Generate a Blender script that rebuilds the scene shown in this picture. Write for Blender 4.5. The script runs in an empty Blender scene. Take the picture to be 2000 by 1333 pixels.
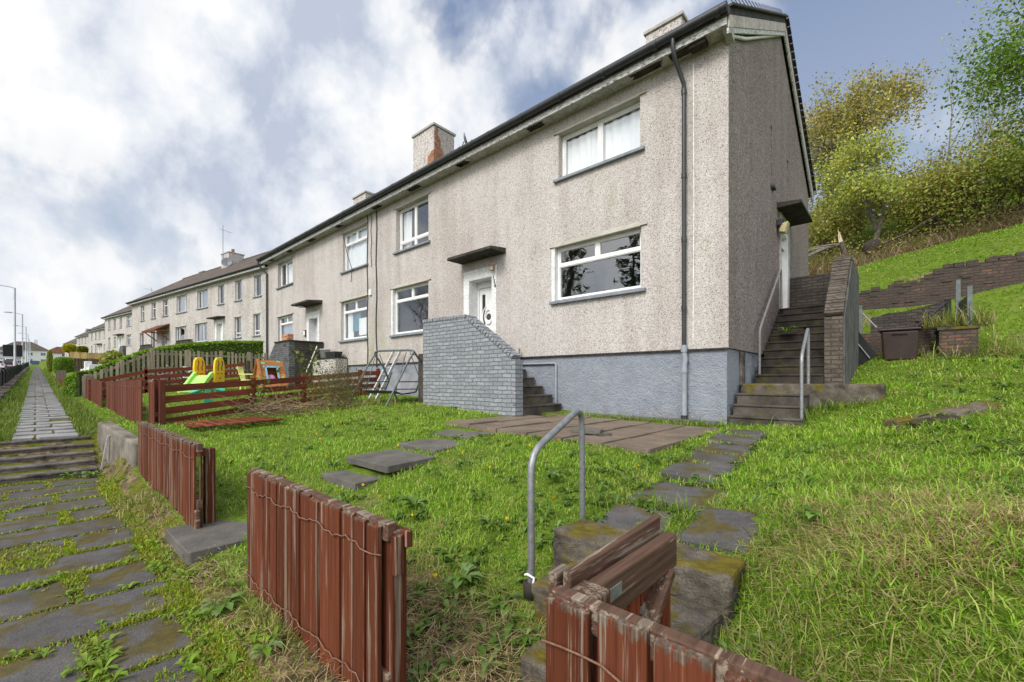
import bpy, bmesh, math, random
import numpy as np
from mathutils import Vector, Matrix
random.seed(7); RNG = np.random.default_rng(11)
R = math.radians
C = bpy.context.scene.collection
SC = bpy.context.scene

# ------------------------------------------------------------------ camera
cam_d = bpy.data.cameras.new('camera'); cam = bpy.data.objects.new('camera', cam_d); C.objects.link(cam)
cam_d.sensor_width = 36.0; cam_d.lens = 839.0 / 2000 * 36
cam_d.shift_y = 75.5 / 2000
cam_d.clip_start = 0.05; cam_d.clip_end = 2000
EYE = 1.5
HEAD = math.atan2(.670, .743)
cam.location = (0, 0, EYE); cam.rotation_euler = (R(90), 0, HEAD)
SC.camera = cam

# ------------------------------------------------------------------ sky, sun, exposure
SUN_EL, SUN_AZ = R(44), math.atan2(-.88, .02)        # the sun stands behind and left of the camera, behind thin cloud
sd = Vector((math.cos(SUN_EL) * math.cos(SUN_AZ), math.cos(SUN_EL) * math.sin(SUN_AZ), math.sin(SUN_EL)))
W = bpy.data.worlds.new("World"); SC.world = W; W.use_nodes = True


class NT:
    def __init__(s, tree): s.t = tree; s.L = tree.links
    def n(s, kind, ins=None, **props):
        nd = s.t.nodes.new('ShaderNode' + kind)
        for k, v in props.items(): setattr(nd, k, v)
        for k, v in (ins or {}).items():
            sock = nd.inputs[k]
            if isinstance(v, bpy.types.NodeSocket): s.L.new(v, sock)
            elif isinstance(v, bpy.types.Node): s.L.new(v.outputs[0], sock)
            else: sock.default_value = v
        return nd
    def math(s, op, a, b=0.0, c=None, clamp=False):
        ins = {0: a, 1: b}
        if c is not None: ins[2] = c
        return s.n('Math', ins, operation=op, use_clamp=clamp).outputs[0]
    def mix(s, f, a, b, blend='MIX'):
        nd = s.t.nodes.new('ShaderNodeMix'); nd.data_type = 'RGBA'; nd.blend_type = blend
        for i, v in ((0, f), (6, a), (7, b)):
            if isinstance(v, bpy.types.NodeSocket): s.L.new(v, nd.inputs[i])
            else: nd.inputs[i].default_value = v if i == 0 else (tuple(v) + (1,))[:4]
        return nd.outputs[2]
    def ramp(s, f, stops, interp='LINEAR'):
        nd = s.t.nodes.new('ShaderNodeValToRGB'); s.L.new(f, nd.inputs[0]); cr = nd.color_ramp; cr.interpolation = interp
        while len(cr.elements) < len(stops): cr.elements.new(0.5)
        for e, (p, c) in zip(cr.elements, stops):
            e.position = p; e.color = (tuple(c) + (1,))[:4] if hasattr(c, '__len__') else (c, c, c, 1)
        return nd.outputs[0]
    def noise(s, vec, scale, detail=4, rough=.55, dist=0):
        return s.n('TexNoise', {'Vector': vec, 'Scale': scale, 'Detail': detail, 'Roughness': rough, 'Distortion': dist}).outputs[0]
    def map(s, vec, sc=(1, 1, 1), loc=(0, 0, 0)):
        return s.n('Mapping', {'Vector': vec, 'Scale': sc, 'Location': loc}).outputs[0]


nt = NT(W.node_tree); W.node_tree.nodes.clear()
skyn = nt.n('TexSky', sky_type='NISHITA', sun_disc=False, sun_elevation=SUN_EL, sun_rotation=math.pi / 2 - SUN_AZ,
            air_density=1.6, dust_density=1.0, ozone_density=4.0)
dirv = nt.n('TexCoord').outputs['Generated']
sep = nt.n('SeparateXYZ', {0: dirv})
dx, dy, dz = sep.outputs
# heaped cloud over the street, clearing towards the hill; extra cloud behind the viewer added as fill light
right = nt.math('ADD', nt.math('MULTIPLY', dx, .743), nt.math('MULTIPLY', dy, .670))
fwd = nt.math('ADD', nt.math('MULTIPLY', dx, -.670), nt.math('MULTIPLY', dy, .743))
flat = nt.map(dirv, (1, 1, .80))
n_big = nt.noise(nt.map(flat, loc=(5.37, 2.83, 1.41)), 2.3, 2, .5, .3)
n_det = nt.noise(nt.map(flat, loc=(2.63, 7.19, 3.77)), 5.2, 10, .54, .12)
cov = nt.math('ADD', nt.math('MULTIPLY', n_big, .52), nt.math('MULTIPLY', n_det, .52))
back = nt.math('MAXIMUM', nt.math('MULTIPLY', fwd, -1.0), 0.0)
cov = nt.math('ADD', cov, nt.math('MULTIPLY', nt.math('MAXIMUM', right, -.5), -.21))
cov = nt.math('ADD', cov, nt.math('MULTIPLY', back, .45))
cov = nt.math('ADD', cov, nt.math('MULTIPLY', nt.math('MAXIMUM', nt.math('SUBTRACT', .22, dz), 0.0), .22))
covm = nt.ramp(cov, [(.475, 0.0), (.52, .30), (.56, .85), (.62, 1.0)])
n_sh = nt.noise(nt.map(flat, loc=(7.7, 2.2, 0)), 4.6, 9, .58, .1)
ccol = nt.ramp(n_sh, [(.36, (.52, .58, .70)), (.46, (.78, .82, .89)), (.56, (.985, .985, .985))])
sun_side = nt.n('VectorMath', {0: dirv, 1: tuple(sd)}, operation='DOT_PRODUCT').outputs['Value']
glow = nt.math('ADD', 1.0, nt.math('MULTIPLY', back, 1.25))  # added fill: unseen cloud behind the viewer brightened to light the house
bg1 = nt.n('Background', {'Color': skyn.outputs[0], 'Strength': .05})
veilc = nt.ramp(dz, [(.04, (.76, .80, .87)), (.33, (.40, .48, .63)), (.75, (.195, .265, .44))])
veil = nt.n('Background', {'Color': veilc, 'Strength': .72})
ccol2 = nt.mix(1.0, ccol, nt.n('CombineXYZ', {0: glow, 1: glow, 2: glow}).outputs[0], 'MULTIPLY')
bg2 = nt.n('Background', {'Color': ccol2, 'Strength': .645})
base_sky = nt.n('MixShader', {0: .80, 1: bg1.outputs[0], 2: veil.outputs[0]})
allsky = nt.n('MixShader', {0: covm, 1: base_sky.outputs[0], 2: bg2.outputs[0]})
nt.n('OutputWorld', {0: allsky.outputs[0]})

sun_d = bpy.data.lights.new('sun', 'SUN'); sun = bpy.data.objects.new('sun', sun_d); C.objects.link(sun)
sun_d.energy = 2.0; sun_d.angle = R(24); sun_d.color = (1.0, .955, .89)
sun.rotation_euler = sd.to_track_quat('Z', 'Y').to_euler()
SC.view_settings.view_transform = 'Standard'; SC.view_settings.look = 'None'
SC.view_settings.exposure = 0.68; SC.view_settings.gamma = 1.0
SC.cycles.max_bounces = 6; SC.cycles.diffuse_bounces = 3; SC.cycles.glossy_bounces = 3; SC.cycles.transparent_max_bounces = 12
SC.cycles.use_denoising = True

# ------------------------------------------------------------------ mesh helpers
class MB:
    def __init__(s, o=(0, 0, 0)): s.v = []; s.f = []; s.m = []; s.s = []; s.o = o
    def add(s, vs, fs, m=0, smooth=False):
        b = len(s.v); s.v += [tuple(p) for p in vs]
        for f in fs: s.f.append([b + i for i in f]); s.m.append(m); s.s.append(smooth)
    def box(s, x0, x1, y0, y1, z0, z1, m=0):
        s.add([(x0, y0, z0), (x1, y0, z0), (x1, y1, z0), (x0, y1, z0), (x0, y0, z1), (x1, y0, z1), (x1, y1, z1), (x0, y1, z1)],
              [(3, 2, 1, 0), (4, 5, 6, 7), (0, 1, 5, 4), (1, 2, 6, 5), (2, 3, 7, 6), (3, 0, 4, 7)], m)
    def hexa(s, bot, top, m=0):
        s.add(list(bot) + list(top), [(3, 2, 1, 0), (4, 5, 6, 7), (0, 1, 5, 4), (1, 2, 6, 5), (2, 3, 7, 6), (3, 0, 4, 7)], m)
    def beam(s, p, q, w, h, m=0, up=(0, 0, 1), w2=None, h2=None):
        p, q = Vector(p), Vector(q); d = (q - p).normalized(); u = Vector(up)
        if abs(d.dot(u)) > .98: u = Vector((0, 1, 0))
        sd_ = d.cross(u).normalized(); u = sd_.cross(d)
        w2 = w if w2 is None else w2; h2 = h if h2 is None else h2
        c = lambda P, a, b: [P - sd_ * a / 2 - u * b / 2, P + sd_ * a / 2 - u * b / 2, P + sd_ * a / 2 + u * b / 2, P - sd_ * a / 2 + u * b / 2]
        s.hexa(c(p, w, h), c(q, w2, h2), m)
    def prism(s, poly, d, m=0):          # poly: 3-D points in order; d: extrusion vector
        n = len(poly); a = [Vector(p) for p in poly]; d = Vector(d); b = [p + d for p in a]
        s.add(a + b, [tuple(range(n))[::-1], tuple(range(n, 2 * n))] + [(i, (i + 1) % n, n + (i + 1) % n, n + i) for i in range(n)], m)
    def tube(s, pts, r, n=8, m=0, smooth=True, caps=True):
        pts = [Vector(p) for p in pts]; k = len(pts); rs = r if hasattr(r, '__len__') else [r] * k
        vs = []; fs = []; prev = None
        for i, p in enumerate(pts):
            t = (pts[min(i + 1, k - 1)] - pts[max(i - 1, 0)])
            t = t.normalized() if t.length > 1e-9 else Vector((0, 0, 1))
            if prev is None:
                a = Vector((0, 0, 1)) if abs(t.z) < .9 else Vector((1, 0, 0)); u = t.cross(a).normalized()
            else:
                u = prev - t * prev.dot(t); u = u.normalized() if u.length > 1e-6 else t.orthogonal().normalized()
            prev = u; w = t.cross(u)
            for j in range(n):
                a = 2 * math.pi * j / n; vs.append(p + (u * math.cos(a) + w * math.sin(a)) * rs[i])
        for i in range(k - 1):
            for j in range(n): fs.append((i * n + j, i * n + (j + 1) % n, (i + 1) * n + (j + 1) % n, (i + 1) * n + j))
        s.add(vs, fs, m, smooth)
        if caps: s.add(vs[:n], [tuple(range(n))[::-1]], m); s.add(vs[-n:], [tuple(range(n))], m)
    def lathe(s, prof, c=(0, 0, 0), axis=(0, 0, 1), n=16, m=0, smooth=True):
        q = Vector((0, 0, 1)).rotation_difference(Vector(axis).normalized()); c = Vector(c); vs = []; fs = []
        for r, z in prof:
            for j in range(n):
                a = 2 * math.pi * j / n; vs.append(c + q @ Vector((r * math.cos(a), r * math.sin(a), z)))
        for i in range(len(prof) - 1):
            for j in range(n): fs.append((i * n + j, i * n + (j + 1) % n, (i + 1) * n + (j + 1) % n, (i + 1) * n + j))
        s.add(vs, fs, m, smooth)
    def quad(s, a, b, c, d, m=0): s.add([a, b, c, d], [(0, 1, 2, 3)], m)
    def build(s, name, mats, parent=None, bevel=0, jitter=0, local=False, sub=0):
        me = bpy.data.meshes.new(name); o = s.o if not local else (0, 0, 0)
        vs = [(x - o[0], y - o[1], z - o[2]) for x, y, z in s.v]
        me.from_pydata(vs, [], s.f)
        mats = mats if isinstance(mats, (list, tuple)) else [mats]
        for mt in mats: me.materials.append(mt)
        me.polygons.foreach_set('material_index', s.m); me.polygons.foreach_set('use_smooth', s.s)
        me.validate(); me.update()
        ob = bpy.data.objects.new(name, me); C.objects.link(ob)
        if parent: ob.parent = parent
        elif any(o): ob.location = o
        if bevel:
            b = ob.modifiers.new('bevel', 'BEVEL'); b.width = bevel; b.segments = 2; b.limit_method = 'ANGLE'; b.angle_limit = R(40)
        return ob


def tag(o, label=None, cat=None, group=None, kind=None):
    if label: o['label'] = label
    if cat: o['category'] = cat
    if group: o['group'] = group
    if kind: o['kind'] = kind
    return o


def thing(name, label, cat, loc=(0, 0, 0), rotz=0, group=None):
    o = bpy.data.objects.new(name, None); C.objects.link(o); o.empty_display_size = .2
    o.location = loc; o.rotation_euler = (0, 0, rotz)
    return tag(o, label, cat, group)


def copy_tree(o, parent=None):
    c = o.copy(); C.objects.link(c)
    if parent: c.parent = parent
    for ch in list(o.children): copy_tree(ch, c)
    return c


def arr_mesh(name, verts, faces_by_n, mat, cols=None, smooth=False):
    """fast mesh from numpy: faces_by_n = list of (k, int array (n,k)); cols per vertex"""
    me = bpy.data.meshes.new(name); me.vertices.add(len(verts)); me.vertices.foreach_set('co', np.asarray(verts, np.float32).ravel())
    loops = np.concatenate([f.ravel() for k, f in faces_by_n]).astype(np.int32)
    tot = np.concatenate([np.full(len(f), k, np.int32) for k, f in faces_by_n]); start = np.concatenate([[0], np.cumsum(tot)[:-1]]).astype(np.int32)
    me.loops.add(len(loops)); me.loops.foreach_set('vertex_index', loops)
    me.polygons.add(len(tot)); me.polygons.foreach_set('loop_start', start); me.polygons.foreach_set('loop_total', tot)
    if smooth: me.polygons.foreach_set('use_smooth', np.ones(len(tot), bool))
    me.materials.append(mat); me.update(calc_edges=True)
    if cols is not None:
        at = me.color_attributes.new('Col', 'FLOAT_COLOR', 'POINT')
        at.data.foreach_set('color', np.concatenate([cols, np.ones((len(cols), 1))], 1).astype(np.float32).ravel())
    ob = bpy.data.objects.new(name, me); C.objects.link(ob); return ob


def blades(pos, length, width, lean, cols, az=None):
    n = len(pos); az = RNG.uniform(0, 2 * np.pi, n) if az is None else az
    d = np.stack([np.cos(az), np.sin(az), np.zeros(n)], 1); fa = az + RNG.uniform(-.9, .9, n) + np.pi / 2
    sdv = np.stack([np.cos(fa), np.sin(fa), np.zeros(n)], 1) * (width / 2)[:, None]
    up = np.array([0, 0, 1.0]); ca, sa = np.cos(lean)[:, None], np.sin(lean)[:, None]
    ca2, sa2 = np.cos(np.minimum(lean * 1.9 + .15, 1.75))[:, None], np.sin(np.minimum(lean * 1.9 + .15, 1.75))[:, None]
    mid = pos + (up * ca + d * sa) * (length * .55)[:, None]; tip = mid + (up * ca2 + d * sa2) * (length * .45)[:, None]
    tip[:, 2] = np.maximum(tip[:, 2], pos[:, 2] + .004)
    V = np.stack([pos - sdv, pos + sdv, mid + sdv * .8, mid - sdv * .8, tip], 1).reshape(-1, 3)
    b = (np.arange(n) * 5)[:, None]
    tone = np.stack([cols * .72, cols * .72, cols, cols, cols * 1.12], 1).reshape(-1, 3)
    return V, [(4, b + np.array([0, 1, 2, 3])), (3, b + np.array([3, 2, 4]))], tone


def leaves(pos, size, cols, flat=0.0, asp=.55, normals=None):
    n = len(pos); a = RNG.normal(size=(n, 3)); a[:, 2] *= (1 - flat); a /= np.linalg.norm(a, axis=1)[:, None]
    b = RNG.normal(size=(n, 3)); b -= a * (a * b).sum(1)[:, None]; b /= np.linalg.norm(b, axis=1)[:, None]
    L, Wd = (size / 2)[:, None], (size * asp / 2)[:, None]
    V = np.stack([pos - a * L, pos + b * Wd - a * L * .1, pos + a * L, pos - b * Wd - a * L * .1], 1).reshape(-1, 3)
    f = (np.arange(n) * 4)[:, None] + np.array([0, 1, 2, 3])
    return V, [(4, f)], np.repeat(cols, 4, 0)


# ------------------------------------------------------------------ materials
def newmat(name):
    m = bpy.data.materials.new(name); m.use_nodes = True; m.node_tree.nodes.clear(); return m, NT(m.node_tree)


def finish(m, t, col, rough=.8, bump=None, bstr=.3, bdist=.01, spec=.3, metal=0, nrm=None):
    ins = {'Base Color': col if isinstance(col, bpy.types.NodeSocket) else (tuple(col) + (1,))[:4], 'Roughness': rough, 'Specular IOR Level': spec, 'Metallic': metal}
    if bump is not None: ins['Normal'] = t.n('Bump', {'Height': bump, 'Strength': bstr, 'Distance': bdist}).outputs[0]
    p = t.n('BsdfPrincipled', ins); t.n('OutputMaterial', {0: p.outputs[0]}); return m


def simple(name, c0, c1, scale=6, stretch=(1, 1, 1), rough=.75, bstr=.25, bdist=.005, spec=.3, metal=0, detail=6, lo=.35, hi=.65, island=0.0, fine=None):
    m, t = newmat(name); P = t.n('NewGeometry'); pos = t.map(P.outputs['Position'], stretch)
    nz = t.noise(pos, scale, detail, .62); col = t.ramp(nz, [(lo, c0), (hi, c1)])
    if fine:
        nf = t.noise(P.outputs['Position'], fine, 3, .7); col = t.mix(1.0, col, t.ramp(nf, [(.3, .62), (.7, 1.25)]), 'MULTIPLY')
    if island:
        r = P.outputs['Random Per Island']; k = t.math('ADD', 1 - island, t.math('MULTIPLY', r, 2 * island))
        col = t.mix(1.0, col, t.n('CombineXYZ', {0: k, 1: k, 2: k}).outputs[0], 'MULTIPLY')
    return finish(m, t, col, rough, nz, bstr, bdist, spec, metal)


def harling(name, light, dirt, amount=.5, sc=62, algae=False, dark=(.17, .148, .132), mid=(.36, .32, .29), hi=1.28):
    """pebble-dash: cream render with dark chips, rain-streaked grime"""
    m, t = newmat(name); pos = t.n('NewGeometry').outputs['Position']
    v = t.n('TexVoronoi', {'Vector': t.map(pos, (1, 1, 1.15)), 'Scale': sc, 'Randomness': 1.0})
    chip = t.ramp(t.n('SeparateColor', {0: v.outputs['Color']}).outputs[0], [(.0, dark), (.16, mid), (.27, light), (.75, light), (.93, tuple(min(1, c * hi) for c in light))], 'LINEAR')
    v2 = t.n('TexVoronoi', {'Vector': pos, 'Scale': sc * .38, 'Randomness': 1.0})
    hole = t.ramp(v2.outputs['Distance'], [(.05, .48), (.20, 1.0)])
    hsel = t.ramp(t.n('SeparateColor', {0: v2.outputs['Color']}).outputs[1], [(.55, 0.0), (.6, 1.0)])
    col = t.mix(hsel, chip, t.mix(1.0, chip, hole, 'MULTIPLY'))
    streak = t.noise(t.map(pos, (1.7, 1.7, .16)), 1.6, 6, .62)
    broad = t.noise(t.map(pos, (.5, .5, .5), (4, 2, 9)), 1.1, 5, .6)
    g = t.ramp(t.math('ADD', t.math('MULTIPLY', streak, .6), t.math('MULTIPLY', broad, .5)), [(.46, 0.0), (.66, 1.0)])
    col = t.mix(t.math('MULTIPLY', g, amount), col, t.mix(1.0, col, dirt, 'MULTIPLY'))
    if algae:   # green-yellow algae where the shared downpipe leaks, rusty runs near the gable corner
        s3 = t.n('SeparateXYZ', {0: pos}).outputs; ax = t.math('ABSOLUTE', t.math('ADD', s3[0], 13.1)); an = t.noise(t.map(pos, (1.6, 1.6, .5)), 2.0, 6, .65)
        am = t.math('MULTIPLY', t.math('SUBTRACT', 1.0, t.math('DIVIDE', ax, 1.5), clamp=True), t.math('SUBTRACT', 1.0, t.math('DIVIDE', t.math('SUBTRACT', s3[2], 1.6), 3.4), clamp=True))
        col = t.mix(t.math('MULTIPLY', t.ramp(t.math('ADD', an, t.math('MULTIPLY', am, .35)), [(.60, 0.0), (.85, 1.0)]), .55), col, (.30, .29, .15))
        en = t.ramp(t.math('ADD', t.noise(t.map(pos, (3, 3, .35), (9, 1, 2)), 2.4, 6, .7), t.math('MULTIPLY', t.math('SUBTRACT', s3[2], 7.1), .05)), [(.60, 0.0), (.70, 1.0)]); col = t.mix(t.math('MULTIPLY', en, .35), col, (.20, .17, .14))
    hgt = t.math('ADD', t.math('MULTIPLY', v.outputs['Distance'], -1.0), t.math('MULTIPLY', v2.outputs['Distance'], .5))
    return finish(m, t, col, .95, hgt, .55, .012, .1)


def bricks(name, c1, c2, mortar, bw=.225, bh=.075, ms=.012, bump=.6, grime=None, gsc=3.0, gthr=(.45, .62), paint=False, axis='xy', roughc=.9):
    m, t = newmat(name); P = t.n('NewGeometry').outputs['Position']; s = t.n('SeparateXYZ', {0: P}); x, y, z = s.outputs
    u = t.math('ADD', x, y) if axis == 'xy' else x
    vec = t.n('CombineXYZ', {0: u, 1: z, 2: 0.0}).outputs[0]
    wob = t.noise(P, 4.5, 3, .5); vec = t.n('VectorMath', {0: vec, 1: t.n('CombineXYZ', {0: t.math('MULTIPLY', wob, .04), 1: t.math('MULTIPLY', wob, .055), 2: 0.0}).outputs[0]}, operation='ADD').outputs[0]
    b = t.n('TexBrick', {'Vector': vec, 'Color1': (0, 0, 0, 1), 'Color2': (1, 1, 1, 1), 'Mortar': (.5, .5, .5, 1), 'Scale': 1.0, 'Mortar Size': ms, 'Mortar Smooth': .35, 'Bias': 0.0, 'Brick Width': bw, 'Row Height': bh})
    tone = t.n('SeparateColor', {0: b.outputs['Color']}).outputs[0]
    nz = t.noise(P, 26, 5, .65)
    bc = t.mix(tone, c1, c2); bc = t.mix(1.0, bc, t.ramp(nz, [(.25, .72), (.75, 1.25)]), 'MULTIPLY')
    col = t.mix(b.outputs['Fac'], bc, mortar)
    if grime is not None:
        g = t.ramp(t.noise(t.map(P, (1, 1, 1.6)), gsc, 6, .65), [(gthr[0], 0.0), (gthr[1], 1.0)])
        col = t.mix(g, col, t.mix(.8, col, grime))
    h = t.math('ADD', t.math('MULTIPLY', b.outputs['Fac'], -1.0), t.math('MULTIPLY', nz, .45))
    return finish(m, t, col, roughc, h, bump, .014, .2)


def concrete(name, light, dark, moss=.4, sc=2.2, mosscol=(.10, .105, .018), bstr=.5, speck=120):
    m, t = newmat(name); G = t.n('NewGeometry'); P = G.outputs['Position']
    n1 = t.noise(P, sc, 8, .68); n2 = t.noise(P, speck, 2, .6); n3 = t.noise(P, 14, 6, .65)
    col = t.ramp(n1, [(.34, dark), (.62, light)]); col = t.mix(1.0, col, t.ramp(n2, [(.25, .55), (.5, 1.0), (.8, 1.35)]), 'MULTIPLY')
    nzp = t.n('SeparateXYZ', {0: G.outputs['Normal']}).outputs[2]
    if moss:
        mm = t.ramp(t.math('ADD', t.noise(P, 3.3, 6, .65), t.math('MULTIPLY', nzp, .07)), [(.62 - moss * .14, 0.0), (.70 - moss * .12, 1.0)])
        col = t.mix(t.math('MULTIPLY', mm, min(1, moss * 1.6)), col, t.ramp(n3, [(.3, tuple(c * .5 for c in mosscol)), (.7, mosscol)]))
    return finish(m, t, col, .92, t.math('ADD', n3, t.math('MULTIPLY', n2, .6)), bstr, .01, .2)


def wood(name, base, weather, ztop=None, band=.10, grain=(70, 70, 2.2), amount=.5, flake=.35):
    m, t = newmat(name); G = t.n('NewGeometry'); P = G.outputs['Position']; rnd = G.outputs['Random Per Island']
    off = t.n('CombineXYZ', {0: t.math('MULTIPLY', rnd, 17.0), 1: t.math('MULTIPLY', rnd, 7.0), 2: t.math('MULTIPLY', rnd, 5.0)}).outputs[0]
    Q = t.n('VectorMath', {0: P, 1: off}, operation='ADD').outputs[0]
    g1 = t.noise(t.map(Q, grain), 1.0, 5, .6); g2 = t.noise(t.map(Q, tuple(g * .25 for g in grain)), 1.0, 6, .7)
    col = t.ramp(g1, [(.28, tuple(c * .55 for c in base)), (.5, base), (.75, tuple(c * 1.35 for c in base))])
    k = t.math('ADD', .68, t.math('MULTIPLY', rnd, .62)); col = t.mix(1.0, col, t.n('CombineXYZ', {0: k, 1: k, 2: k}).outputs[0], 'MULTIPLY')
    wcol = t.ramp(g1, [(.3, tuple(c * .38 for c in weather)), (.55, weather), (.8, tuple(min(1, c * 1.7) for c in weather))])
    fm = t.ramp(t.math('ADD', t.math('MULTIPLY', g2, .75), t.math('MULTIPLY', t.noise(t.map(Q, tuple(g * .6 for g in grain)), 1.0, 4, .7), .25)), [(.60 - .08 * flake, 0.0), (.625 - .08 * flake, 1.0)])
    f = t.math('MULTIPLY', fm, amount)
    if ztop is not None:
        z = t.n('SeparateXYZ', {0: P}).outputs[2]
        e = t.math('DIVIDE', t.math('SUBTRACT', z, ztop - band), band, clamp=True)
        e = t.math('MULTIPLY', e, t.ramp(t.noise(t.map(Q, (60, 60, 14)), 1.0, 6, .7), [(.25, .0), (.75, 2.0)]))
        col = t.mix(f, col, wcol); dk = t.mix(t.ramp(g2, [(.50, 0.0), (.62, 1.0)]), tuple(c * .42 for c in weather), weather); f = t.ramp(e, [(.42, 0.0), (.60, .95)]); wcol = t.mix(1.0, dk, t.ramp(g1, [(.3, .6), (.7, 1.3)]), 'MULTIPLY')
    col = t.mix(f, col, wcol)
    return finish(m, t, col, .8, t.math('ADD', g1, t.math('MULTIPLY', g2, .7)), .5, .004, .14)


def foliage(name, rough=.5, trans=.32, spec=.25):
    m, t = newmat(name); col = t.n('Attribute', attribute_name='Col').outputs['Color']
    p = t.n('BsdfPrincipled', {'Base Color': col, 'Roughness': rough, 'Specular IOR Level': spec})
    tr = t.n('BsdfTranslucent', {'Color': t.mix(1.0, col, (1.15, 1.2, .6), 'MULTIPLY')})
    mx = t.n('MixShader', {0: trans, 1: p.outputs[0], 2: tr.outputs[0]}); t.n('OutputMaterial', {0: mx.outputs[0]}); return m


def glass(name, tint=(.95, .97, .97), ior=1.75, rough=.004):
    m, t = newmat(name); ge = t.n('NewGeometry'); cs = t.math('ABSOLUTE', t.n('VectorMath', {0: ge.outputs['Normal'], 1: ge.outputs['Incoming']}, operation='DOT_PRODUCT').outputs['Value'])
    f0 = ((ior - 1) / (ior + 1)) ** 2 * 3.0; fr = t.n('Math', {0: t.math('MULTIPLY', t.math('POWER', t.math('SUBTRACT', 1.0, cs), 5.0), 1 - f0), 1: f0}, operation='ADD')
    tr = t.n('BsdfTransparent', {'Color': tint + (1,)}); nz = t.noise(t.n('NewGeometry').outputs['Position'], 1.6, 2, .5)
    gl = t.n('BsdfGlossy', {'Color': (.95, .97, 1, 1), 'Roughness': rough, 'Normal': t.n('Bump', {'Height': nz, 'Strength': .06, 'Distance': .05}).outputs[0]})
    mx = t.n('MixShader', {0: fr.outputs[0], 1: tr.outputs[0], 2: gl.outputs[0]}); t.n('OutputMaterial', {0: mx.outputs[0]}); return m


M = {}
M['harl'] = harling('pebbledash', (.535, .503, .476), (.66, .61, .585), .55, 86, True)
M['harl_gable'] = harling('gable_pebbledash', (.25, .218, .205), (.66, .58, .55), .45, 50, False, (.08, .067, .06), (.17, .148, .136), 1.6)  # second, darker pebbledash: the gable's shade put into its colour along with grime
M['harl_far'] = harling('far_pebbledash', (.50, .475, .45), (.74, .71, .69), .8, 30)
M['plinth'] = None
def plinth_mat():
    m, t = newmat('blue_grey_masonry_paint'); P = t.n('NewGeometry').outputs['Position']
    n1 = t.noise(P, 34, 5, .6, .6); n2 = t.noise(P, 3, 6, .65); n3 = t.noise(P, 13, 4, .6)
    col = t.ramp(n2, [(.3, (.235, .262, .31)), (.7, (.31, .335, .38))]); z = t.n('SeparateXYZ', {0: P}).outputs[2]
    dirt = t.ramp(t.math('ADD', t.noise(t.map(P, (1, 1, .6)), 4, 6, .65), t.math('MULTIPLY', t.math('SUBTRACT', 1.05, z), .35)), [(.52, 0.0), (.74, 1.0)])
    col = t.mix(t.math('MULTIPLY', dirt, .55), col, (.20, .19, .17)); return finish(m, t, col, .8, t.math('ADD', n1, t.math('MULTIPLY', n3, .9)), .95, .035, .3)
M['plinth'] = plinth_mat()
M['white'] = simple('white_upvc', (.70, .70, .68), (.80, .80, .79), 5, rough=.35, bstr=.02, spec=.5)
M['white_paint'] = simple('white_masonry_paint', (.66, .67, .66), (.80, .80, .79), 4, rough=.7, bstr=.12, spec=.3, fine=40)
M['grey_sill'] = simple('grey_painted_sill', (.17, .19, .215), (.24, .26, .29), 8, rough=.65, bstr=.2)
M['lintel'] = simple('lintel_render', (.33, .31, .26), (.42, .40, .35), 6, rough=.9, bstr=.2)
M['black_pipe'] = simple('black_plastic', (.018, .019, .022), (.035, .036, .04), 7, rough=.42, bstr=.05, spec=.5)
M['grey_pipe'] = simple('grey_painted_pipe', (.24, .265, .30), (.31, .335, .37), 7, rough=.5, bstr=.05, spec=.4)
M['barge'] = simple('faded_barge_board', (.42, .37, .34), (.56, .51, .48), 3, (1, 1, .3), rough=.85, bstr=.15, fine=14)
M['soffit'] = simple('soffit_board', (.34, .33, .30), (.46, .45, .42), 3, rough=.85, bstr=.1, fine=14)
M['rot'] = simple('rotted_board', (.015, .013, .012), (.06, .05, .042), 14, rough=.9, bstr=.6)
def peel_mat():
    m, t = newmat('peeling_white_paint'); P = t.n('NewGeometry').outputs['Position']
    n = t.noise(t.map(P, (2.2, 2.2, 7)), 5.0, 8, .74); col = t.ramp(n, [(.38, (.075, .062, .052)), (.45, (.20, .19, .18)), (.47, (.50, .50, .49)), (.75, (.66, .66, .65))]); return finish(m, t, col, .75, n, .5, .006, .3)
M['peel'] = peel_mat()
M['slate'] = simple('roof_slate', (.035, .033, .034), (.075, .07, .068), 5, rough=.85, bstr=.4, fine=30)
def tile_mat(name, a, b):
    m, t = newmat(name); P = t.n('NewGeometry').outputs['Position']; z = t.n('SeparateXYZ', {0: P}).outputs
    wv = t.math('FRACT', t.math('MULTIPLY', z[2], 6.2)); n = t.noise(P, 1.4, 8, .72); n2 = t.noise(P, 17, 3, .6)
    col = t.ramp(n, [(.34, a), (.62, b)]); col = t.mix(1.0, col, t.ramp(n2, [(.3, .7), (.7, 1.25)]), 'MULTIPLY'); return finish(m, t, col, .9, t.math('ADD', wv, n2), .6, .03, .2)
M['tiles'] = tile_mat('brown_concrete_tiles', (.068, .054, .045), (.13, .105, .088))
M['tiles_red'] = tile_mat('red_tiles', (.085, .038, .026), (.17, .075, .05))
M['glass'] = glass('window_glass')
M['glass_dark'] = glass('window_glass_far', (.45, .48, .50), 2.0)
M['curtain'] = simple('net_curtain', (.74, .75, .76), (.84, .85, .85), 1.5, rough=.9, bstr=0)
M['blue_blind'] = simple('blue_roller_blind', (.20, .27, .36), (.24, .32, .41), 2, rough=.9, bstr=0)
M['teal'] = simple('teal_curtain', (.03, .16, .21), (.06, .24, .30), 3, rough=.9, bstr=0)
M['dark_room'] = simple('dim_interior', (.05, .05, .048), (.08, .08, .075), 1, rough=.95, bstr=0)
M['brick_paint'] = bricks('grey_painted_brick', (.215, .232, .252), (.295, .312, .335), (.14, .148, .158), bw=.235, bh=.078, ms=.010, bump=.75, grime=(.045, .045, .045), gsc=9, gthr=(.62, .68))
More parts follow.
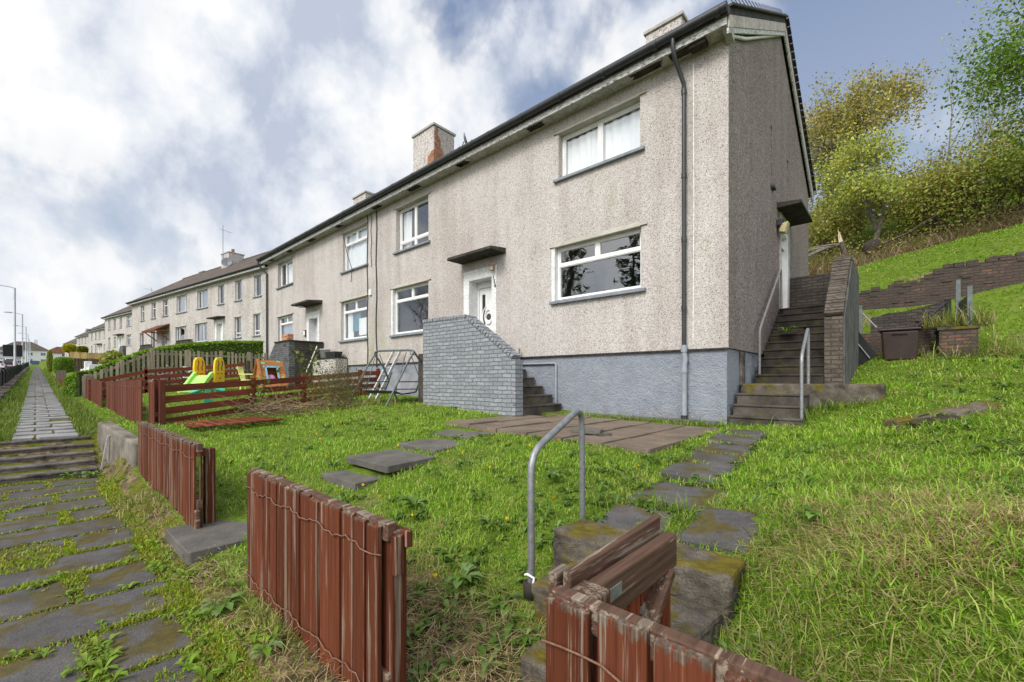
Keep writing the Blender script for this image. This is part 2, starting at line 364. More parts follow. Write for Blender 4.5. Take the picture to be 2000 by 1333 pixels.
M['brick_dark'] = bricks('weathered_dark_brick', (.058, .050, .043), (.098, .082, .068), (.045, .040, .035), bump=.9, grime=(.03, .028, .024), gsc=2.5, gthr=(.48, .7))
M['brick_brown'] = bricks('brown_coping_brick', (.10, .083, .066), (.145, .12, .096), (.075, .064, .054), bw=.235, bh=.078, bump=.9, grime=(.05, .045, .036), gsc=4, gthr=(.5, .68))
M['brick_ruin'] = bricks('mixed_old_brick', (.088, .074, .063), (.21, .105, .07), (.07, .062, .052), bw=.23, bh=.08, bump=1.0, grime=(.062, .053, .046), gsc=1.3, gthr=(.36, .46))
M['brick_grey'] = bricks('grey_roughcast_brick', (.10, .105, .11), (.17, .175, .18), (.075, .075, .075), bump=.8, grime=(.04, .038, .036), gsc=3, gthr=(.5, .66))
M['brick_orange'] = bricks('orange_brick', (.36, .13, .055), (.56, .25, .12), (.24, .19, .15), bump=.9, grime=(.16, .10, .07), gsc=7)
M['conc_step'] = concrete('dark_stair_concrete', (.115, .10, .083), (.036, .031, .026), .28, 2.6)
M['conc_dark'] = concrete('dark_wet_concrete', (.058, .049, .040), (.019, .016, .014), .3, 2.6)
M['conc_street'] = concrete('street_step_concrete', (.20, .18, .155), (.035, .03, .026), .12, 4.2)
M['conc_wall'] = concrete('retaining_wall_concrete', (.25, .225, .19), (.115, .10, .082), .25, 3.4)
M['conc_rough'] = concrete('dark_roughcast', (.15, .146, .14), (.06, .058, .055), .15, 2.2)
M['conc_slab'] = concrete('paving_slab_concrete', (.15, .14, .125), (.085, .078, .07), .12, 2.4)
M['conc_moss'] = concrete('mossy_block', (.17, .148, .12), (.045, .038, .03), .72, 4.2, (.16, .125, .016), .9)
M['patio'] = concrete('patio_slab', (.21, .165, .125), (.13, .10, .078), .10, 2.0)
M['path_slab'] = concrete('dark_path_slab', (.118, .112, .108), (.066, .062, .060), .50, 2.8, (.115, .09, .012))
M['path_up'] = concrete('pale_path_slab', (.34, .335, .33), (.21, .205, .20), .10, 3.2)
M['fence_near'] = wood('red_stained_fence', (.108, .031, .0145), (.23, .18, .135), .935, .095, grain=(105, 105, 2.0), amount=.8, flake=.75)
M['fence_mid'] = wood('dull_red_stained_fence', (.125, .040, .024), (.17, .13, .10), 1.55, .06, amount=.45)
M['fence_slat'] = wood('brown_stained_slats', (.175, .050, .026), (.16, .12, .09), None, grain=(2.2, 2.2, 70), amount=.3)
M['wood_grey'] = wood('bare_grey_wood', (.20, .165, .125), (.27, .235, .19), None, grain=(3, 3, 60), amount=.5)
M['wood_gate'] = wood('weathered_gate_wood', (.125, .072, .05), (.27, .225, .17), None, grain=(60, 3, 60), amount=.75, flake=.9)
M['wood_gate_red'] = wood('red_gate_boards', (.21, .055, .024), (.16, .12, .09), None, amount=.35)
M['picket'] = wood('silvered_picket_wood', (.27, .235, .17), (.36, .32, .25), None, amount=.5)
M['galv'] = simple('galvanised_steel', (.22, .225, .235), (.33, .34, .35), 25, rough=.5, bstr=.08, spec=.5, metal=.55)
M['rail_paint'] = simple('dull_grey_rail_paint', (.17, .165, .16), (.25, .24, .23), 18, rough=.6, bstr=.1)
M['wire'] = simple('rusty_wire', (.13, .06, .035), (.22, .12, .08), 60, rough=.7, bstr=.1)
M['black_iron'] = simple('black_painted_iron', (.010, .011, .014), (.022, .024, .028), 9, rough=.45, bstr=.05, spec=.5)
M['swing'] = simple('grey_green_steel', (.075, .09, .10), (.13, .145, .155), 12, rough=.5, bstr=.05, spec=.5)
M['fabric'] = simple('faded_grey_sling', (.16, .165, .175), (.24, .245, .255), 4, rough=.9, bstr=.1)
M['alu'] = simple('aluminium', (.45, .44, .42), (.58, .57, .55), 10, rough=.45, bstr=.04, metal=.5)
M['bin'] = simple('dark_brown_plastic', (.026, .015, .012), (.042, .024, .019), 6, rough=.5, bstr=.06, spec=.4)
M['black'] = simple('black_board', (.008, .008, .008), (.016, .016, .016), 7, rough=.6, bstr=.05)
M['yellow'] = simple('yellow_plastic', (.80, .52, .008), (.88, .60, .012), 3, rough=.4, bstr=0, spec=.5)
M['lime'] = simple('lime_plastic', (.35, .74, .13), (.44, .80, .20), 3, rough=.45, bstr=0, spec=.5)
M['lime_pale'] = simple('pale_slide_plastic', (.62, .80, .50), (.72, .86, .62), 3, rough=.45, bstr=0, spec=.5)
M['redp'] = simple('red_plastic', (.55, .02, .015), (.62, .03, .02), 3, rough=.4, bstr=0, spec=.5)
M['tealp'] = simple('green_plastic', (.01, .32, .20), (.02, .40, .26), 3, rough=.4, bstr=0, spec=.5)
M['chair_y'] = simple('pale_yellow_plastic', (.66, .70, .20), (.74, .77, .30), 3, rough=.5, bstr=0)
M['play_wood'] = wood('orange_playhouse_timber', (.40, .17, .06), (.30, .17, .09), None, grain=(3, 3, 70), amount=.15)
M['play_blue'] = simple('pale_blue_paint', (.17, .38, .52), (.22, .44, .58), 4, rough=.6, bstr=0)
M['play_green'] = simple('mint_paint', (.12, .48, .22), (.16, .54, .28), 4, rough=.6, bstr=0)
M['pink'] = simple('pink_plastic', (.72, .25, .50), (.80, .36, .58), 4, rough=.45, bstr=0)
M['rubber'] = simple('black_rubber', (.012, .012, .013), (.022, .022, .024), 10, rough=.8, bstr=.05)
M['copper'] = simple('copper_lamp', (.36, .26, .19), (.46, .36, .28), 20, rough=.4, bstr=.02, metal=.5)
M['yellowed'] = simple('yellowed_lamp_shade', (.50, .42, .22), (.62, .54, .32), 9, rough=.5, bstr=.02)
M['canopy'] = simple('black_stained_concrete', (.018, .016, .014), (.065, .056, .046), 5, rough=.9, bstr=.5, fine=40)
M['bark'] = simple('bark', (.045, .036, .026), (.12, .10, .075), 18, (1, 1, .3), rough=.9, bstr=.7, bdist=.01)
M['bark_pale'] = simple('pale_bark', (.14, .125, .10), (.25, .23, .19), 14, (1, 1, .3), rough=.9, bstr=.5)
M['splinter'] = simple('fresh_split_wood', (.46, .36, .24), (.62, .52, .38), 22, (3, 3, .6), rough=.8, bstr=.5)
M['leaf'] = foliage('leaf_green'); M['grass'] = foliage('grass_blade', .5, .30)
M['twig'] = simple('dead_stem', (.14, .09, .055), (.28, .19, .12), 9, rough=.9, bstr=.2, island=.35)
M['bright_fence'] = wood('new_pine_boards', (.50, .34, .13), (.45, .33, .17), None, amount=.2)
M['asphalt'] = simple('road_asphalt', (.045, .045, .047), (.075, .074, .075), 3, rough=.9, bstr=.3, fine=60)
M['car_white'] = simple('white_car_paint', (.72, .73, .74), (.76, .77, .78), 1, rough=.25, bstr=0, spec=.6)
M['car_red'] = simple('maroon_car_paint', (.045, .008, .012), (.06, .012, .016), 1, rough=.22, bstr=0, spec=.7)
M['car_silver'] = simple('silver_car_paint', (.34, .35, .37), (.40, .41, .43), 1, rough=.28, bstr=0, spec=.7, metal=.4)
M['car_blue'] = simple('blue_car_paint', (.02, .05, .20), (.03, .07, .26), 1, rough=.25, bstr=0, spec=.7)
M['car_glass'] = simple('dark_car_glass', (.01, .011, .013), (.018, .019, .022), 1, rough=.06, bstr=0, spec=.8)
M['lamp_red'] = simple('red_tail_lamp', (.35, .01, .01), (.45, .015, .015), 5, rough=.2, bstr=0, spec=.6)
M['brick_red_far'] = bricks('red_house_brick', (.22, .065, .04), (.30, .10, .06), (.25, .2, .17))
M['white_wall'] = simple('white_rendered_wall', (.66, .66, .65), (.78, .78, .77), 3, rough=.85, bstr=.2)
M['lamp_grey'] = simple('pale_grey_lamp_paint', (.40, .42, .44), (.48, .50, .52), 4, rough=.5, bstr=0)
M['post_green'] = simple('grey_green_post', (.10, .12, .12), (.16, .18, .18), 9, rough=.6, bstr=.1)
M['lead'] = simple('grey_lead', (.20, .215, .235), (.30, .315, .335), 9, rough=.6, bstr=.1)
M['dish'] = simple('grey_dish', (.13, .14, .15), (.19, .20, .21), 9, rough=.5, bstr=.02)
M['terracotta'] = simple('terracotta_pot', (.40, .19, .10), (.52, .28, .17), 9, rough=.8, bstr=.1)


def ground_mat():
    m, t = newmat('turf_and_soil'); P = t.n('NewGeometry').outputs['Position']; s = t.n('SeparateXYZ', {0: P})
    n1 = t.noise(P, 1.1, 7, .65); n2 = t.noise(P, 9, 5, .7); n3 = t.noise(P, 60, 3, .6)
    turf = t.ramp(n2, [(.3, (.065, .10, .014)), (.55, (.12, .19, .02)), (.75, (.20, .19, .06))])
    straw = t.ramp(n2, [(.3, (.12, .085, .045)), (.7, (.28, .22, .12))])
    soil = t.ramp(n2, [(.3, (.035, .026, .018)), (.7, (.10, .075, .05))])
    mossy = t.ramp(n2, [(.3, (.05, .06, .008)), (.5, (.12, .14, .014)), (.72, (.17, .12, .02))])
    col = t.mix(t.ramp(n1, [(.56, 0.0), (.68, .85)]), turf, straw)
    path = t.math('MULTIPLY', t.math('LESS_THAN', t.math('ADD', s.outputs[1], t.math('MULTIPLY', n2, .25)), 1.05), t.math('GREATER_THAN', s.outputs[0], -60.0))
    pc_ = t.mix(t.ramp(t.noise(P, 2.2, 6, .65), [(.44, 0.0), (.56, 1.0)]), mossy, t.mix(t.ramp(n2, [(.4, 0.0), (.6, 1.0)]), soil, straw))
    col = t.mix(path, col, pc_)
    ex, ey = t.math('DIVIDE', t.math('ADD', s.outputs[0], 1.75), .95), t.math('DIVIDE', t.math('SUBTRACT', s.outputs[1], 1.2), .55)
    bare = t.math('SUBTRACT', 1.25, t.math('ADD', t.math('MULTIPLY', ex, ex), t.math('MULTIPLY', ey, ey)), clamp=True); col = t.mix(bare, col, t.mix(t.ramp(n2, [(.5, 0.0), (.62, 1.0)]), soil, straw))
    col = t.mix(1.0, col, t.ramp(n3, [(.3, .6), (.7, 1.3)]), 'MULTIPLY')
    return finish(m, t, col, .95, t.math('ADD', n2, n3), .6, .03, .1)
M['ground'] = ground_mat()

# ------------------------------------------------------------------ terrain
CP = np.array([
    (3, 1.0, .30), (.6, 1.0, .28), (-.4, 1.0, .16), (-.75, 1.0, .12), (-1.4, 1.0, .10), (-2.1, 1.0, .10), (-3.2, 1.0, .08), (-4.3, 1.0, .12), (-5.4, 1.0, .16), (-6.5, 1.0, .16), (-7.3, 1.0, .18),
    (-8.3, 1.05, .34), (-9.2, 1.1, .66), (-10.5, 1.3, .64), (-13, 1.2, .62), (-16.5, 1.2, .68), (-20.5, 1.2, .78), (-22.5, 1.2, .80), (-26, 1.0, .92),
    (-3, 1.5, .26), (-2.2, 1.5, .24), (-4.4, 1.4, .16), (-4.6, 1.8, .28), (-4.8, 2.4, .46), (-4.7, 3.2, .60), (-5, 4.4, .76),
    (-3, 2.5, .48), (-3, 3.5, .66), (-1.68, 2.6, .50), (-1.75, 1.9, .22), (-1.2, 1.6, .18), (-1.2, 2.6, .52), (-1.3, 3.5, .54), (-1.5, 5.0, .66), (-1.6, 6.4, .74), (-1.6, 7.5, .78),
    (-2.1, 4.4, .70), (-5.6, 7.0, .82), (-2.1, 7.6, .77), (-6.5, 5.8, .88), (-8.2, 5.9, .93), (-9, 7.5, 1.0), (-12.4, 7.4, 1.02),
    (-9, 4, .76), (-7, 3.5, .66), (-7.2, 2.0, .46), (-9.5, 2.4, .64), (-11.2, 4, .82), (-6, 1.4, .34),
    (-.25, 2.2, .66), (-.1, 1.5, .42), (-.45, 1.75, .26), (-.42, 2.25, .43), (.35, 4, .80), (1.2, 2, .78), (.3, 6.8, .96), (-.5, 7.6, .90), (0, 8.3, 1.26), (1.5, 5, .98), (3.5, 4, 1.2), (1.4, 9.2, 1.12), (-.6, 10, 1.42), (-.6, 12.4, 1.76), (0, 13.5, 1.95),
    (1.7, 12.3, 1.80), (2.4, 16.6, 3.45), (.5, 16.6, 3.2), (-1.5, 16.6, 3.1), (5, 16.6, 3.7), (4.5, 10, 1.9), (9, 12, 3), (-1.3, 17.4, 4.10), (2.4, 17.4, 4.55), (5.5, 17.4, 4.9), (3.4, 24, 6.7), (-1.3, 24, 6.2), (8, 24, 7.4),
    (-1.4, 31, 9), (6, 31, 10), (-8, 31, 9), (-14, 31, 9), (-8, 22, 5.0), (-14, 18, 3.5), (-24, 18, 3.5), (-24, 31, 8), (4, 44, 15), (-14, 44, 14),
    (-20.5, 5.7, 1.35), (-16.8, 3.7, 1.10), (-15.2, 5.1, 1.18), (-22.5, 7, 1.80), (-26, 7, 2.0), (-18, 7.3, 1.35), (-14, 2.5, .80), (-13, 5, 1.0)])


def tps_fit(cp):
    n = len(cp); d = np.linalg.norm(cp[:, None, :2] - cp[None, :, :2], axis=2); K = np.where(d > 0, d * d * np.log(d + 1e-12), 0) + np.eye(n) * .03
    Pm = np.c_[np.ones(n), cp[:, :2]]; A = np.block([[K, Pm], [Pm.T, np.zeros((3, 3))]]); return np.linalg.solve(A, np.r_[cp[:, 2], 0, 0, 0])
TW = tps_fit(CP)


def sstep(a, b, x): t = np.clip((x - a) / (b - a), 0, 1); return t * t * (3 - 2 * t)


def zpath(x): return np.where(x > -9.4, 0.0, np.where(x < -10.65, .5 + .03 * np.minimum(-10.65 - x, 260), .44 * (-9.4 - x) / 1.25))


def ground(x, y):
    x = np.asarray(x, float); y = np.asarray(y, float); sh = np.broadcast(x, y).shape
    x = np.broadcast_to(x, sh).ravel(); y = np.broadcast_to(y, sh).ravel()
    xc, yc = np.clip(x, -26, 11), np.clip(y, 1.0, 44); g = np.full(len(x), TW[-3]) + TW[-2] * xc + TW[-1] * yc
    for (cx, cy, _), w in zip(CP, TW):
        d2 = (xc - cx) ** 2 + (yc - cy) ** 2; g += w * .5 * d2 * np.log(d2 + 1e-12)
    g += np.where(x < -26, .035 * np.minimum(-26 - x, 230), 0)
    g = np.where(x > 11, g + .1 * np.minimum(x - 11, 30), g)
    zp = zpath(x); zs = zp - np.where(y < -1.05, .30 * sstep(-1.05, -1.9, y) * (x < -12) , 0)
    kx = sstep(-9.0, -8.0, x) + (1 - sstep(-10.9, -10.4, x)); w = sstep(.77 - .17 * kx, .93 + .05 * kx, y); out = zs * (1 - w) + g * w
    return out.reshape(sh)


def gz(x, y): return float(ground(np.array([x]), np.array([y]))[0])


def axis(parts):
    a = []
    for lo, hi, st in parts: a += list(np.arange(lo, hi, st))
    return np.array(a + [parts[-1][1]])
gx = axis([(-600, -260, 60), (-260, -60, 10), (-60, -24, 2), (-24, -14, .5), (-14, 4, .12), (4, 12, .5), (12, 60, 6), (60, 500, 60)])
gy = axis([(-500, -60, 60), (-60, -6, 6), (-6, -2, .5), (-2, 8, .10), (8, 18, .25), (18, 46, 1.0), (46, 100, 8), (100, 600, 60)])
GX, GY = np.meshgrid(gx, gy, indexing='ij'); GZ = ground(GX, GY)
GZ = GZ - .10 * ((GX > -5.42) & (GX < -2.1) & (GY > 4.5) & (GY < 7.0)) - .05 * ((np.abs(GX + 1.45) < .2) & (GY > 3.0) & (GY < 6.8))
GZ = GZ + np.where((GX > -14) & (GX < 4) & (GY > 1) & (GY < 17), .02 * np.sin(GX * 5.1 + 2 * np.sin(GY * 3.3)) * np.sin(GY * 4.7 + 1.5 * np.sin(GX * 2.9)), 0)
nx_, ny_ = GX.shape; idx = np.arange(nx_ * ny_).reshape(nx_, ny_)
q = np.stack([idx[:-1, :-1], idx[1:, :-1], idx[1:, 1:], idx[:-1, 1:]], -1).reshape(-1, 4)
tag(arr_mesh('ground', np.stack([GX, GY, GZ], -1).reshape(-1, 3), [(4, q)], M['ground'], smooth=True), kind='structure')
# ------------------------------------------------------------------ terraces of harled houses
def holes_wall(mb, u0, u1, z0, z1, holes, put, depth, m=0):
    """rectangular wall with real openings and reveals; put(u, d, z) -> point"""
    us = sorted({u0, u1, *[h[0] for h in holes], *[h[1] for h in holes]}); zs = sorted({z0, z1, *[h[2] for h in holes], *[h[3] for h in holes]})
    for a, b in zip(us[:-1], us[1:]):
        for c, d in zip(zs[:-1], zs[1:]):
            mu, mz = (a + b) / 2, (c + d) / 2
            if any(h[0] < mu < h[1] and h[2] < mz < h[3] for h in holes): continue
            mb.quad(put(a, 0, c), put(b, 0, c), put(b, 0, d), put(a, 0, d), m)
            mb.quad(put(a, depth, c), put(a, depth, d), put(b, depth, d), put(b, depth, c), m)
    for a, b, c, d in [h[:4] for h in holes]:
        mb.quad(put(a, 0, c), put(a, 0, d), put(a, depth, d), put(a, depth, c), m); mb.quad(put(b, 0, c), put(b, depth, c), put(b, depth, d), put(b, 0, d), m)
        mb.quad(put(a, 0, d), put(b, 0, d), put(b, depth, d), put(a, depth, d), m); mb.quad(put(a, 0, c), put(a, depth, c), put(b, depth, c), put(b, 0, c), m)


def window(root, x0, x1, z0, z1, rows, dep=.10, curtain=None, far=False, hood=True, sillm='grey_sill', open_left=False, reveal=None):
    """white frame on wall plane y=0; rows = [(frac_low, frac_high, [splits])] bottom to top"""
    fr = MB(); y0, y1 = dep, dep + .07; w = .052; H = z1 - z0; Wd = x1 - x0; pn = MB(); g = .014
    fr.box(x0, x0 + w, y0, y1, z0, z1); fr.box(x1 - w, x1, y0, y1, z0, z1); fr.box(x0 + w, x1 - w, y0, y1, z1 - w, z1); fr.box(x0 + w, x1 - w, y0, y1, z0, z0 + w * 1.25)
    for k, (f0, f1, sp) in enumerate(rows):
        a, b = z0 + H * f0, z0 + H * f1
        if k: fr.box(x0 + w, x1 - w, y0 + .002, y1 - .002, a - .03, a + .03)
        for s in sp: fr.box(x0 + Wd * s - .034, x0 + Wd * s + .034, y0 + .004, y1 - .004, a + (.03 if k else w * 1.25), b - (.03 if k < len(rows) - 1 else w))
        ed = [x0 + w] + [e for s in sp for e in (x0 + Wd * s - .034, x0 + Wd * s + .034)] + [x1 - w]
        lo, hi = a + (.03 if k else w * 1.25), b - (.03 if k < len(rows) - 1 else w)
        for i in range(0, len(ed), 2):
            c, d = ed[i], ed[i + 1]
            if not far:   # glazing beads round each light
                bw = .026 if len(sp) else .016
                fr.box(c, c + bw, y0 + .012, y1 - .01, lo, hi); fr.box(d - bw, d, y0 + .012, y1 - .01, lo, hi)
                fr.box(c + bw, d - bw, y0 + .012, y1 - .01, hi - bw, hi); fr.box(c + bw, d - bw, y0 + .012, y1 - .01, lo, lo + bw)
            pn.quad((c + g * .3, y0 + .04, lo + g * .3), (d - g * .3, y0 + .04, lo + g * .3), (d - g * .3, y0 + .04, hi - g * .3), (c + g * .3, y0 + .04, hi - g * .3))
    win = fr.build('window', M['white'], root, bevel=0 if far else .004)
    pn.build('pane', M['glass_dark' if far else 'glass'], win)
    sl = MB(); sl.hexa([(x0 - .10, -.075, z0 - .075), (x1 + .10, -.075, z0 - .075), (x1 + .10, .0, z0 - .075), (x0 - .10, .0, z0 - .075)],
                       [(x0 - .10, -.075, z0 - .02), (x1 + .10, -.075, z0 - .02), (x1 + .10, .0, z0 - .003), (x0 - .10, .0, z0 - .003)])
    sl.box(x0 + .001, x1 - .001, 0, dep, z0 - .004, z0 + .012)
    sl.build('sill', M[sillm], win, bevel=0 if far else .005)
    if hood:
        h = MB(); h.hexa([(x0 - .13, -.035, z1 + .012), (x1 + .13, -.035, z1 + .012), (x1 + .13, 0, z1 + .012), (x0 - .13, 0, z1 + .012)], [(x0 - .13, -.022, z1 + .03), (x1 + .13, -.022, z1 + .03), (x1 + .13, 0, z1 + .10), (x0 - .13, 0, z1 + .10)])
        h.box(x0 + .002, x1 - .002, -.034, dep, z1 - .002, z1 + .010); h.build('lintel', M['lintel'], win)
    if reveal:
        rv = MB(); rv.box(x0 - .09, x0 - .001, -.004, dep, z0, z1); rv.build('reveal', M[reveal], win)
    if curtain:
        cu = MB()
        for c0, c1, zz0, zz1, mname in curtain:
            n = max(6, int((c1 - c0) / .035)); xs = [c0 + (c1 - c0) * i / n for i in range(n + 1)]; ph = random.random() * 6
            ys = [y1 + .045 + .022 * math.sin(ph + i * 1.15) + .012 * math.sin(ph * 2 + i * .43) for i in range(n + 1)]
            cm = MB()
            for i in range(n): cm.add([(xs[i], ys[i], zz0), (xs[i + 1], ys[i + 1], zz0), (xs[i + 1], ys[i + 1], zz1), (xs[i], ys[i], zz1)], [(0, 1, 2, 3)], 0, True)
            cm.build('curtain', M[mname], win)
    return win


def terrace(label, name, loc, rot, L, wins, doors, chims, tiles, harl, z_ground, near=False, D=8.35, gable_holes=(), group=None):
    sl = .585 if near else .70
    T = thing(name, label, 'house', loc, rot, group)
    E = 7.12; holes = [(x0 - w.get('rv', 0), x1, z0, z1) for x0, x1, z0, z1, w in wins] + [(d['x0'], d['x1'], d['z0'], d['z1']) for d in doors]
    zb = 2.02
    wl = MB(); holes_wall(wl, 0, L, zb if near else z_ground, E + .05, holes, lambda u, d, z: (u, d, z), .26)
    rz = E + .05 + (D / 2) * sl
    gh = list(gable_holes)
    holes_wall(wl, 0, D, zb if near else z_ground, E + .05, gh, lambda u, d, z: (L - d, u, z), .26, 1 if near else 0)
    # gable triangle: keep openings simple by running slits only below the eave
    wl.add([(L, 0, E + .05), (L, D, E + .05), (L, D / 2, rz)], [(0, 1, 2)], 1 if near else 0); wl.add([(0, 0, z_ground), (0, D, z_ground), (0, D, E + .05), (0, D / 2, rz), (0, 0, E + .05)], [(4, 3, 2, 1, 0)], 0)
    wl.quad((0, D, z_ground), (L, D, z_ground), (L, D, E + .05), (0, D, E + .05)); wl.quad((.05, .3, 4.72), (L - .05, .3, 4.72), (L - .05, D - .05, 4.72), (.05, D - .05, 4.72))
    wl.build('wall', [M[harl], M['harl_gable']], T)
    if near:
        pl = MB(); pl.box(.02, L - .035, .035, D - .03, z_ground, zb - .004); pl.build('plinth', M['plinth'], T)
    # roof, eaves
    ov = .36; e0 = E + .10; r = MB()
    for sgn in (1, -1):
        ya, yb = (-ov, D / 2) if sgn > 0 else (D + ov, D / 2); za, zr = e0, e0 + (D / 2 + ov) * sl
        bot = [(-.12, ya, za), (L + .10, ya, za), (L + .10, yb, zr), (-.12, yb, zr)]
        r.hexa(bot if sgn > 0 else bot[::-1], [(x, y, z + .13) for x, y, z in (bot if sgn > 0 else bot[::-1])])
    r.tube([(-.12, D / 2, e0 + (D / 2 + ov) * sl + .11), (L + .10, D / 2, e0 + (D / 2 + ov) * sl + .11)], .10, 8)
    roof = r.build('roof', M[tiles], T)
    so = MB(); so.box(0, L, -.30, 0, E, E + .03); so.build('soffit', M['soffit'], T)
    fa = MB(); fa.box(-.10, L + .06, -.325, -.301, E - .015, E + .19); fa.build('fascia', M['peel'], T)
    gu = MB(); gx_ = -.405; gzc = E + .185; n = 8 if not near else 10
    gu.tube([(-.16, gx_, gzc + .015), (L * .5, gx_, gzc), (L + .09, gx_, gzc + .012)], .078 if near else .06, n)
    if near:
        x = .4
        while x < L: gu.tube([(x, gx_, gzc), (x + .07, gx_, gzc)], .087, 10); x += 1.02
    gu.build('gutter', M['black_pipe'], T)
    ve = None
    if near:
        x = .9; k = 0
        while x < L - .6:
            v = MB(); w_ = .16 + .09 * ((k * 7) % 3) / 2; v.box(x, x + w_ * 2, -.25, -.09, E - .006, E + .001)
            for q_ in range(5): v.add([(x + random.uniform(-.1, w_ * 2 + .1), -.17 + random.uniform(-.1, .1), E - .004 - .0007 * q_) for _ in range(5)], [(0, 1, 2), (0, 2, 3), (0, 3, 4)])
            v.build('soffit_vent', M['rot'], T); x += 2.05 + .5 * ((k * 5) % 4) / 3; k += 1
    for x0, x1, z0, z1, w in wins: window(T, x0, x1, z0, z1, w['rows'], w.get('dep', .10), [(x0 + (x1 - x0) * a, x0 + (x1 - x0) * b, z0 + .03 + (z1 - z0) * c, z0 + (z1 - z0) * d - .03, mm) for a, b, c, d, mm in w.get('cur', [])], far=not near, hood=w.get('hood', True), reveal=w.get('reveal'))
    for d in doors: door(T, near=near, **d)
    for (cx0, cx1, cy0, cy1, cz0, cz1, pots, cm) in chims:
        c = MB(); c.box(cx0, cx1, cy0, cy1, cz0, cz1 - .09); ch = c.build('chimney', M[cm], T, bevel=.012)
        k = MB(); k.box(cx0 - .05, cx1 + .05, cy0 - .05, cy1 + .05, cz1 - .09, cz1); k.build('chimney_cope', M['lintel'], ch, bevel=.012)
        for px_, py_ in pots:
            pm = MB(); pm.lathe([(.0, 0), (.13, 0), (.115, .30), (.135, .31), (.135, .36), (.10, .36), (.09, .1)], (px_, py_, cz1), n=12); pm.build('chimney_pot', M['terracotta'], ch)
    return T


def door(T, x0, x1, z0, z1, canopy=None, sur=0, style='plain', near=True, rec=.28, lean=0, col='white'):
    if sur:
        s = MB(); a, b, t = x0 - sur, x1 + sur * .75, z1 + sur * 1.25
        s.box(a, x0, -.022, .03, z0, t); s.box(x1, b, -.022, .03, z0, t); s.box(x0, x1, -.022, .03, z1, t)
        s.box(x0 - .004, x0 + .012, -.018, rec, z0, z1); s.box(x1 - .012, x1 + .004, -.018, rec, z0, z1); s.box(x0 + .012, x1 - .012, -.018, rec, z1 - .012, z1 + .002)
        s.build('door_surround', M['white_paint'], T, bevel=.005)
    f = MB(); y = rec - .06; a, b = x0 + .012, x1 - .012; zt = z1 - .012
    ft = .06; f.box(a, a + ft, y, y + .06, z0, zt); f.box(b - ft, b, y, y + .06, z0, zt); f.box(a + ft, b - ft, y, y + .06, zt - ft - (.10 if style == 'ring' else 0), zt)
    c0, c1, cz0, cz1 = a + ft + .008, b - ft - .008, z0 + .04, zt - ft - (.11 if style == 'ring' else .01)
    if style == 'ring':
        # leaf with a long narrow light beside a ring
        gx0, gx1 = c0 + .10, c0 + .22
        for bx in ((c0, gx0, cz0, cz1), (gx1, c1, cz0, cz1), (gx0, gx1, cz1 - .16, cz1), (gx0, gx1, cz0, cz0 + .38)): f.box(bx[0], bx[1], y + .015, y + .05, bx[2], bx[3])
    else:
        f.box(c0, c1, y + .015, y + .05, cz0, cz1)
        if near:
            for k in range(2): f.box(c0 + .1, c1 - .1, y + .008, y + .016, cz0 + .18 + k * .85, cz0 + .85 + k * .85)
    dr = f.build('door', M[col], T, bevel=.004 if near else 0)
    if style == 'ring':
        p = MB(); p.quad((gx0, y + .035, cz0 + .38), (gx1, y + .035, cz0 + .38), (gx1, y + .035, cz1 - .16), (gx0, y + .035, cz1 - .16)); p.build('door_glass', M['car_glass'], dr)
        rg = MB(); cx, cz = gx1 + .13, cz0 + .98
        rg.tube([(cx + .125 * math.cos(i * math.pi / 12), y + .008, cz + .19 * math.sin(i * math.pi / 12)) for i in range(25)], .03, 6)
        rg.tube([(cx - .03 + .20 * math.cos(i * math.pi / 12), y + .012, cz + .28 * math.sin(i * math.pi / 12)) for i in range(7, 18)], .02, 6)
        rg.build('ring_trim', M['white'], dr)
        g2 = MB(); g2.lathe([(0, 0), (.085, 0)], (cx, y + .01, cz), (0, -1, 0), 20); g2.build('ring_glass', M['car_glass'], dr)
    if style == 'half':
        p = MB(); p.box(c0 + .12, c1 - .12, y + .006, y + .014, cz0 + 1.0, cz1 - .15); p.build('door_glass', M['car_glass'], dr)
    if style == 'wreath':
        p = MB(); p.tube([((c0 + c1) / 2 + .11 * math.cos(i * math.pi / 9), y, cz0 + 1.35 + .11 * math.sin(i * math.pi / 9)) for i in range(19)], .028, 6); p.build('wreath', M['leafy_dark'], dr)
    if style != 'ring' and near:
        h = MB(); h.tube([(c1 - .08, y + .0, cz0 + .95), (c1 - .08, y - .04, cz0 + .95), (c1 - .20, y - .04, cz0 + .95)], .012, 6); h.build('handle', M['alu'], dr)
    if canopy:
        a, b, z, dep, mm = canopy
        if mm == 'tiled':
            c = MB(); c.hexa([(a, -1.0, z - .02), (b, -1.0, z - .02), (b, 0, z + .55), (a, 0, z + .55)], [(a, -1.0, z + .05), (b, -1.0, z + .05), (b, 0, z + .62), (a, 0, z + .62)]); cp = c.build('porch_roof', M['tiles_red'], T)
            t = MB()
            for xx in (a + .15, b - .15): t.beam((xx, -.9, z), (xx, 0, z - .75), .07, .07); t.beam((xx, -.95, z), (xx, 0, z), .07, .08)
            t.box(a, b, -1.02, -.97, z - .14, z + .02); t.build('porch_bracket', M['fence_slat'], cp)
        else:
            c = MB(); c.hexa([(a, -dep, z), (b, -dep, z), (b, 0, z), (a, 0, z)], [(a + .02, -dep + .01, z + .075), (b - .02, -dep + .01, z + .075), (b, 0, z + .13), (a, 0, z + .13)]); c.build('door_canopy', M[mm], T, bevel=.008)


